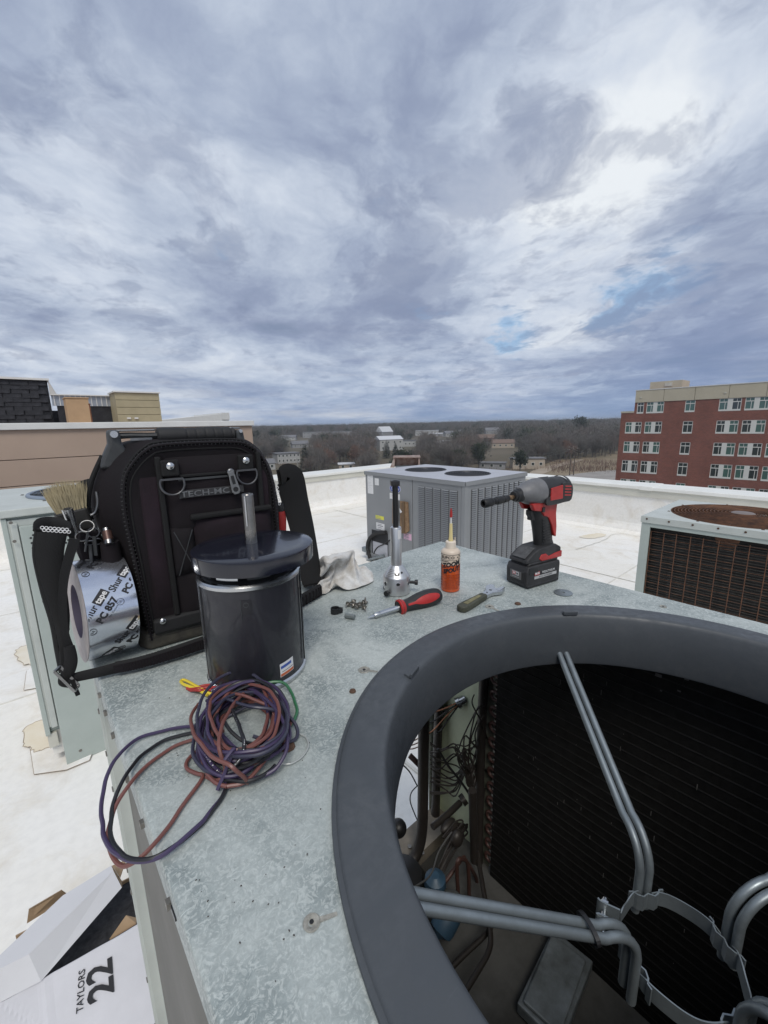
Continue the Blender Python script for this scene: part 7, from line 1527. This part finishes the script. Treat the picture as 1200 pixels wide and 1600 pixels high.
# battery pack
dp([(-.049, .004), (-.045, .0), (.046, .0), (.051, .004), (.052, .036), (.047, .047), (-.048, .047), (-.050, .04)], -.0285, .0285, M_DUSTY, 'battery', .0045)
dp([(-.047, .047), (.046, .047), (.040, .0535), (-.046, .0535)], -.025, .025, M_DUSTY, 'battery_top', .003)
dp([(.050, .012), (.0535, .014), (.0535, .034), (.049, .042)], -.020, .020, M_TBLK, 'battery_latch', .002)
for s_ in (-1, 1): dp([(.018, .030), (.046, .030), (.046, .045), (.018, .045)], s_ * .0275 - .002, s_ * .0275 + .002, M_TBLK, 'battery_button', .0015)
dp([(-.047, .001), (.049, .001), (.049, .007), (-.047, .007)], -.0295, .0295, M_TBLK, 'battery_skid', .002)
# foot of the tool
dp([(-.052, .052), (.050, .052), (.048, .060), (.030, .073), (.012, .080), (-.040, .082), (-.055, .074), (-.056, .056)], -.0245, .0245, M_DUSTY, 'foot', .005)
dp([(-.057, .052), (.006, .052), (.014, .058), (.008, .067), (-.006, .067), (-.016, .060), (-.036, .064), (-.057, .066)], -.0262, .0262, M_REDP, 'foot_trim', .002)
b = MB(); b.M = frame((.034, 0, .0715), (-.80, 0, .52), (0, -1, 0)); b.mm(-.017, .017, -.017, .017, -.001, .0015); b.build('control_pad', mat('scuffed_pad', (.09, .09, .092), .6, var=(90, .5)), t, bevel=.001)
# grip
def dgrip(prof, m, name):
    b = MB(); rings = []; n = 20
    for x0, x1, z, wy in prof:
        cx_, hx = (x0 + x1) / 2, abs(x1 - x0) / 2; rings.append([(cx_ + hx * cos(2 * pi * i / n), wy * sin(2 * pi * i / n), z + (cos(2 * pi * i / n) * hx * -.12)) for i in range(n)])
    vs = [p for r_ in rings for p in r_]; fs = [(j * n + i, j * n + (i + 1) % n, (j + 1) * n + (i + 1) % n, (j + 1) * n + i) for j in range(len(rings) - 1) for i in range(n)] + [tuple(range(n))[::-1], tuple((len(rings) - 1) * n + i for i in range(n))]; b.add(vs, fs, True); return b.build(name, m, t)
dgrip([(-.053, -.003, .076, .0170), (-.049, -.001, .086, .0155), (-.0475, .002, .100, .0150), (-.0455, .006, .118, .0152), (-.0435, .011, .136, .0158), (-.042, .017, .150, .0165), (-.042, .024, .165, .0175)], M_TBLK, 'grip')
b = MB()
for i in range(9): z = .090 + i * .0058; b.mm(-.030 + i * .0005, -.008 + i * .0008, SY * .0148 - .0006, SY * .0148 + .0006, z, z + .0022)
b.build('grip_ribs', M_RUBBER, t)
shell = [(.036, .176), (.027, .161), (.005, .157), (-.003, .147), (-.017, .142), (-.029, .122), (-.038, .100), (-.0445, .096), (-.0445, .120), (-.0405, .148), (-.042, .166), (-.044, .178)]
for s_ in (-1, 1): dp(shell, *sorted((s_ * .0090, s_ * .0184)), M_REDP, 'red_shell', .002, 2)
dp([(-.0445, .098), (-.040, .100), (-.038, .148), (-.040, .170), (-.046, .170), (-.0435, .148), (-.0465, .122)], -.0088, .0088, M_REDP, 'red_shell', .002)
dp([(.002, .158), (.026, .160), (.0255, .150), (.021, .144), (.0215, .138), (.012, .137), (.000, .136)], -.0065, .0065, M_BLACK, 'trigger', .002); dp([(-.002, .156), (.006, .156), (.006, .166), (-.002, .166)], -.021, .021, M_BLACK, 'direction_switch', .001)
# motor housing along x
RXm = RY(radians(90)); zc = .1965
b = MB(); b.lathe([(.0, -.077), (.018, -.0765), (.0245, -.073), (.0268, -.066), (.0275, -.05), (.0272, -.012), (.0268, .0)], 40, (0, 0, zc), RXm); b.build('motor_housing', M_TBLK, t)
b = MB(); b.lathe([(.0272, -.001), (.0282, .0), (.0282, .010), (.0272, .013), (.0262, .020), (.0225, .035), (.0175, .046), (.0145, .052), (.0135, .056), (0, .056)], 40, (0, 0, zc), RXm, caps=False); b.build('gear_case', M_GREYT, t)
b = MB(); b.lathe([(.0285, -.044), (.0290, -.040), (.0290, -.012), (.0280, -.004)], 40, (0, 0, zc), RXm, caps=False, arc=(pi / 2 + 1.9, pi / 2 + 4.4)); b.build('top_cover', M_TBLK, t)
b = MB(); b.lathe([(.0279, -.075), (.0288, -.070), (.0288, -.066)], 40, (0, 0, zc), RXm, caps=False); b.build('rear_band', M_TBLK, t)
for s_ in (-1, 1): dp(dsm([(-.074, .176), (-.050, .172), (-.020, .170), (.004, .172), (.004, .186), (-.006, .188), (-.008, .204), (-.040, .206), (-.046, .214), (-.074, .208)], 3), *sorted((s_ * .0225, s_ * .0284)), M_REDP if False else M_TBLK, 'side_cover', .003)
for s_ in (-1, 1): dp([(-.044, .181), (-.006, .180), (-.006, .206), (-.042, .210)], *sorted((s_ * .0270, s_ * .0296)), M_REDP, 'side_badge', .0015, 2)
for i in range(4): dp([(-.070 + i * .0, .184 + i * .0062), (-.050, .186 + i * .0062), (-.050, .189 + i * .0062), (-.070, .187 + i * .0062)], -.0290, .0290, M_REDP, 'vent_slot', .0006, 1)
b = MB(); b.lathe([(.0135, .050), (.0138, .058), (.0118, .061), (.0118, .065), (.0092, .067), (.0092, .071)], 28, (0, 0, zc - .003), RXm); b.build('collet', M_BLACK, t)
ck = RY(radians(93.5)); 
b = MB(); b.lathe([(.0042, .068), (.0042, .076), (.0052, .077), (.0052, .080), (.0042, .082), (.0045, .088)], 12, (0, 0, zc), ck); b.build('bit_shank', mat('brassy_steel', (.30, .20, .12), .4, .8, var=(80, .4)), t)
b = MB(); b.lathe([(.0058, .084), (.0076, .087), (.0076, .098), (.0068, .099), (.0068, .104), (.0080, .105), (.0080, .117), (.0072, .118), (.0072, .127)], 24, (0, 0, zc), ck); b.build('bit_holder', mat('worn_black_steel', (.035, .035, .036), .45, .5, var=(60, .5)), t)
b = MB(); b.lathe([(.0066, .126), (.0082, .129), (.0086, .132), (.0086, .149), (.0078, .1505), (.0052, .1505), (.0050, .144), (0, .144)], 24, (0, 0, zc), ck, caps=False); b.build('nut_socket', MATS['worn_black_steel'], t)
# battery labels
M_SIL = mat('silver_print', (.42, .42, .42), .5)
yl = SY * .0292; xa = -SY
fmS = frame((-.004, yl, .0245), (xa * -1 if SY < 0 else -1, 0, 0), (0, 0, 1)) if SY > 0 else frame((-.004, yl, .0245), (1, 0, 0), (0, 0, 1))
b = MB(); b.M = fmS; b.mm(-.034, .034, -.0062, -.0002, -.0004, .0002); b.build('battery_label', M_SIL, t); b = MB(); b.M = fmS; b.mm(-.034, -.019, .0012, .0092, -.0004, .0002); b.build('battery_label', M_REDP, t)
text_mb('M18', .0075, fmS @ Matrix.Translation((-.0265, .0052, .0003)), M_PAPER, 'lettering', t, .0001, bold=.0002); text_mb('REDLITHIUM', .0072, fmS @ Matrix.Translation((.008, .0052, .0003)), M_PAPER, 'lettering', t, .0001, sx=.95); text_mb('XC5.0  EXTENDED', .0050, fmS @ Matrix.Translation((0, -.0032, .0003)), M_INKB, 'lettering', t, .0001)
fmF = frame((.0528, 0, .0255), (0, -1 if SY > 0 else 1, 0), (0, 0, 1)); fmF = frame((.0540, 0, .0255), (0, 1, 0), (0, 0, 1))
b = MB(); b.M = fmF; b.mm(-.015, .015, -.0085, .0085, -.0006, .0004); b.build('latch_plate', mat('plate_grey', (.12, .12, .12), .5), t, bevel=.0004); b = MB(); b.M = fmF; b.mm(-.0085, .0085, -.0005, .0070, .0004, .0007); b.build('battery_label', M_PAPER, t)
b = MB(); b.M = fmF; b.mm(-.0078, .0004, .0, .0065, .0007, .0009); b.build('battery_label', M_REDP, t); text_mb('M', .0062, fmF @ Matrix.Translation((-.0037, .0032, .0010)), M_PAPER, 'lettering', t, .0001, bold=.0003); text_mb('18', .0062, fmF @ Matrix.Translation((.0042, .0032, .0010)), M_INKB, 'lettering', t, .0001, bold=.0003); text_mb('LITHIUM-ION', .0030, fmF @ Matrix.Translation((0, -.0045, .0005)), M_SIL, 'lettering', t, .0001)

# ------------------------------------------------------------------ cartons on the roof below
M_CARDB = mat('brown_card', (.34, .235, .14), .85, var=(20, .15)); M_BOX = mat('white_carton', (.62, .62, .66), .75, var=(4, .12), bump=(9, .35, .006)); M_FILL = mat('dark_fill', (.030, .030, .034), .9, var=(60, .6), bump=(60, .4))
zt_ = .36
A = at(-14, 1575, z=zt_); B_ = at(238, 1432, z=zt_); ux = (B_ - A); ux.z = 0; WBx = ux.length; ux.normalize(); uy = Vector((-ux.y, ux.x, 0)); DBx = .25
t = thing('carton', 'open white cardboard carton marked TAYLORS 22 standing on the roof at the lower left', 'carton', (A.x, A.y, 0), atan2(ux.y, ux.x)); W_x = WBx
def cmm(x0, x1, y0, y1, z0, z1, m, name, bevel=None): return MB().mm(x0, x1, y0, y1, z0, z1).build(name, m, t, bevel=bevel)
b = MB()
# front wall leans back a little and is creased
def fn(u, v):
    x = W_x * u; z = zt_ * v; y = -.20 * (1 - v) + .0028 * noise.noise(Vector((x * 14, z * 14, 2))) + .0022 * max(0, 1 - abs((u * 1.2 + v) - 1.05) * 22) - .002 * max(0, 1 - abs(u - .30) * 26); return (x, y, z)
b.grid(fn, 44, 34, smooth=False); b.build('front_wall', M_BOX, t, solid=.004)
cmm(0, .004, 0, DBx, 0, zt_ - .14, M_BOX, 'side_wall'); cmm(W_x - .004, W_x, 0, DBx, 0, zt_, M_BOX, 'side_wall'); cmm(0, W_x, DBx, DBx + .004, 0, zt_ - .09, M_CARDB, 'back_wall'); cmm(.004, W_x - .004, -.19, DBx, .0, .01, M_CARDB, 'bottom')
cmm(.006, W_x - .006, .01, DBx - .002, .01, zt_ - .10, M_FILL, 'dark_fill')  # dark textured block filling the inside of the open carton
def flap(pts, m, name): b = MB(); n_ = len(pts); P3 = [Vector(p) for p in pts]; nn = (P3[1] - P3[0]).cross(P3[2] - P3[0]).normalized() * .004; b.add(P3 + [p - nn for p in P3], [tuple(range(n_)), tuple(range(n_, 2 * n_))[::-1]] + [(i, i + n_, (i + 1) % n_ + n_, (i + 1) % n_) for i in range(n_)]); return b.build(name, m, t)
def L3(u, v, z): p = at(u, v, z=z); return RZ(-atan2(ux.y, ux.x)) @ (p - Vector((A.x, A.y, 0)))
flap([L3(171, 1467, zt_ - .03), L3(212, 1442, zt_ - .005), L3(214, 1434, zt_ - .01), L3(197, 1430, zt_ + .01)], M_CARDB, 'flap')
flap([L3(42, 1442, zt_ + .02), L3(45, 1420, zt_ + .05), L3(96, 1390, zt_ + .05), L3(110, 1400, zt_)], M_CARDB, 'flap'); flap([L3(176, 1354, zt_), L3(197, 1345, zt_ + .01), L3(188, 1372, zt_ + .02)], M_CARDB, 'flap')
# lettering reads up the carton
fc = lambda u, v: Vector((W_x * u, -.20 * (1 - v), zt_ * v)); nf = Vector((0, -zt_, .20)).normalized()
pt22 = L3(158, 1528, zt_)
def onfront(u, v):
    # intersection of the sight line with the leaning front wall, in carton coordinates
    Rz = RZ(-atan2(ux.y, ux.x)); o_ = Rz @ (Vector((0, 0, CZ)) - Vector((A.x, A.y, 0))); d_ = Rz @ ray(u, v); tt = (Vector((0, -.20, 0)) - o_).dot(nf) / d_.dot(nf); return o_ + d_ * tt
def lettering(txt, size, u0, v0, u1, v1, bold, sx):
    a_, c_ = onfront(u0, v0), onfront(u1, v1); X = (c_ - a_); mid = (a_ + c_) / 2 + nf * .0055; size = X.length / size; b_ = X.normalized(); return text_mb(txt, size, frame(mid, b_, nf.cross(b_)), M_INKB, 'lettering', t, .0003, sx=sx * 1., bold=bold * X.length), X.length
o, l_ = lettering('22', 1.12, 161, 1562, 157, 1498, .020, 1.); print('22 len', l_); o, l_ = lettering('TAYLORS', 4.25, 125, 1580, 129, 1513, .0022, 1.0); print('TAYLORS', l_, max(v.co.x for v in o.data.vertices) - min(v.co.x for v in o.data.vertices))
# white carton tray lying across the opening
t2 = thing('carton_tray', 'folded white card tray lying slantwise over the open carton', 'carton', at(95, 1450, z=zt_ + .03)); O = Vector(t2.location)
h1 = zt_ + .06; h0 = zt_ - .015
top = [at(-18, 1510, z=h1), at(100, 1397, z=h1 + .01), at(175, 1353, z=h1 + .01), at(190, 1386, z=h0 + .03), at(65, 1533, z=h0)]
q = [at(-20, 1512, z=h1), at(98, 1400, z=h1), at(174, 1353, z=h1), at(177, 1361, z=h1), at(45, 1491, z=h1), at(-20, 1524, z=h1)]
h0 = zt_ + .004; lo = [at(190, 1387, z=h0 + .02), at(64, 1533, z=h0), at(0, 1566, z=h0), at(-22, 1577, z=h0)]
b = MB(); V = [p - O for p in q + lo]; b.add(V, [(0, 1, 4), (1, 2, 3, 4), (0, 4, 5), (3, 6, 7, 4), (4, 7, 8, 5), (5, 8, 9)], False); b.build('tray', mat('white_card', (.60, .60, .62), .6), t2, solid=.003)
b = MB(); k_ = at(174, 1353, z=h1) - O; k2 = at(177, 1361, z=h1) - O; k3 = at(190, 1387, z=h0) - O; b.add([k_, k2, k3, k3 + Vector((.004, .03, -.01))], [(0, 1, 2, 3)]); b.build('tray_end', M_CARDB, t2, solid=.003)
# bits of grit and debris on the cabinet top
b = MB(); rg = random.Random(30)
for i in range(110):
    u, v = rg.uniform(180, 560), rg.uniform(930, 1560); 
    if u < 150 + (v - 1003) * .36 or (u - 1100) ** 2 + (v - 1400) ** 2 < 600 ** 2: continue
    p = at(u, v, z=ZT0); s_ = rg.uniform(.0002, .0007); b.box(p + Vector((0, 0, s_ / 2)), (s_, s_ * rg.uniform(.6, 2.5), s_), rg.uniform(0, 3))
tag(b.build('grit', mat('grit_dark', (.06, .05, .045), .9)), 'dark specks of grit scattered on the metal top', 'grit', None, 'stuff')
# ------------------------------------------------------------------ the air between here and the far hills
hm = bpy.data.materials.new('haze_air'); hm.use_nodes = True; hn_ = hm.node_tree; hn_.nodes.clear()
vo = hn_.nodes.new('ShaderNodeVolumePrincipled'); vo.inputs['Color'].default_value = (.80, .86, .94, 1); vo.inputs['Density'].default_value = .00035; vo.inputs['Anisotropy'].default_value = .2
ho = hn_.nodes.new('ShaderNodeOutputMaterial'); hn_.links.new(vo.outputs[0], ho.inputs['Volume'])
b = MB(); b.mm(-3300, 3300, -3300, 3300, -24, 16); hz_ = b.build('haze', hm); hz_['kind'] = 'stuff'; hz_['label'] = 'thin pale winter air over the hillside'; hz_['category'] = 'haze'
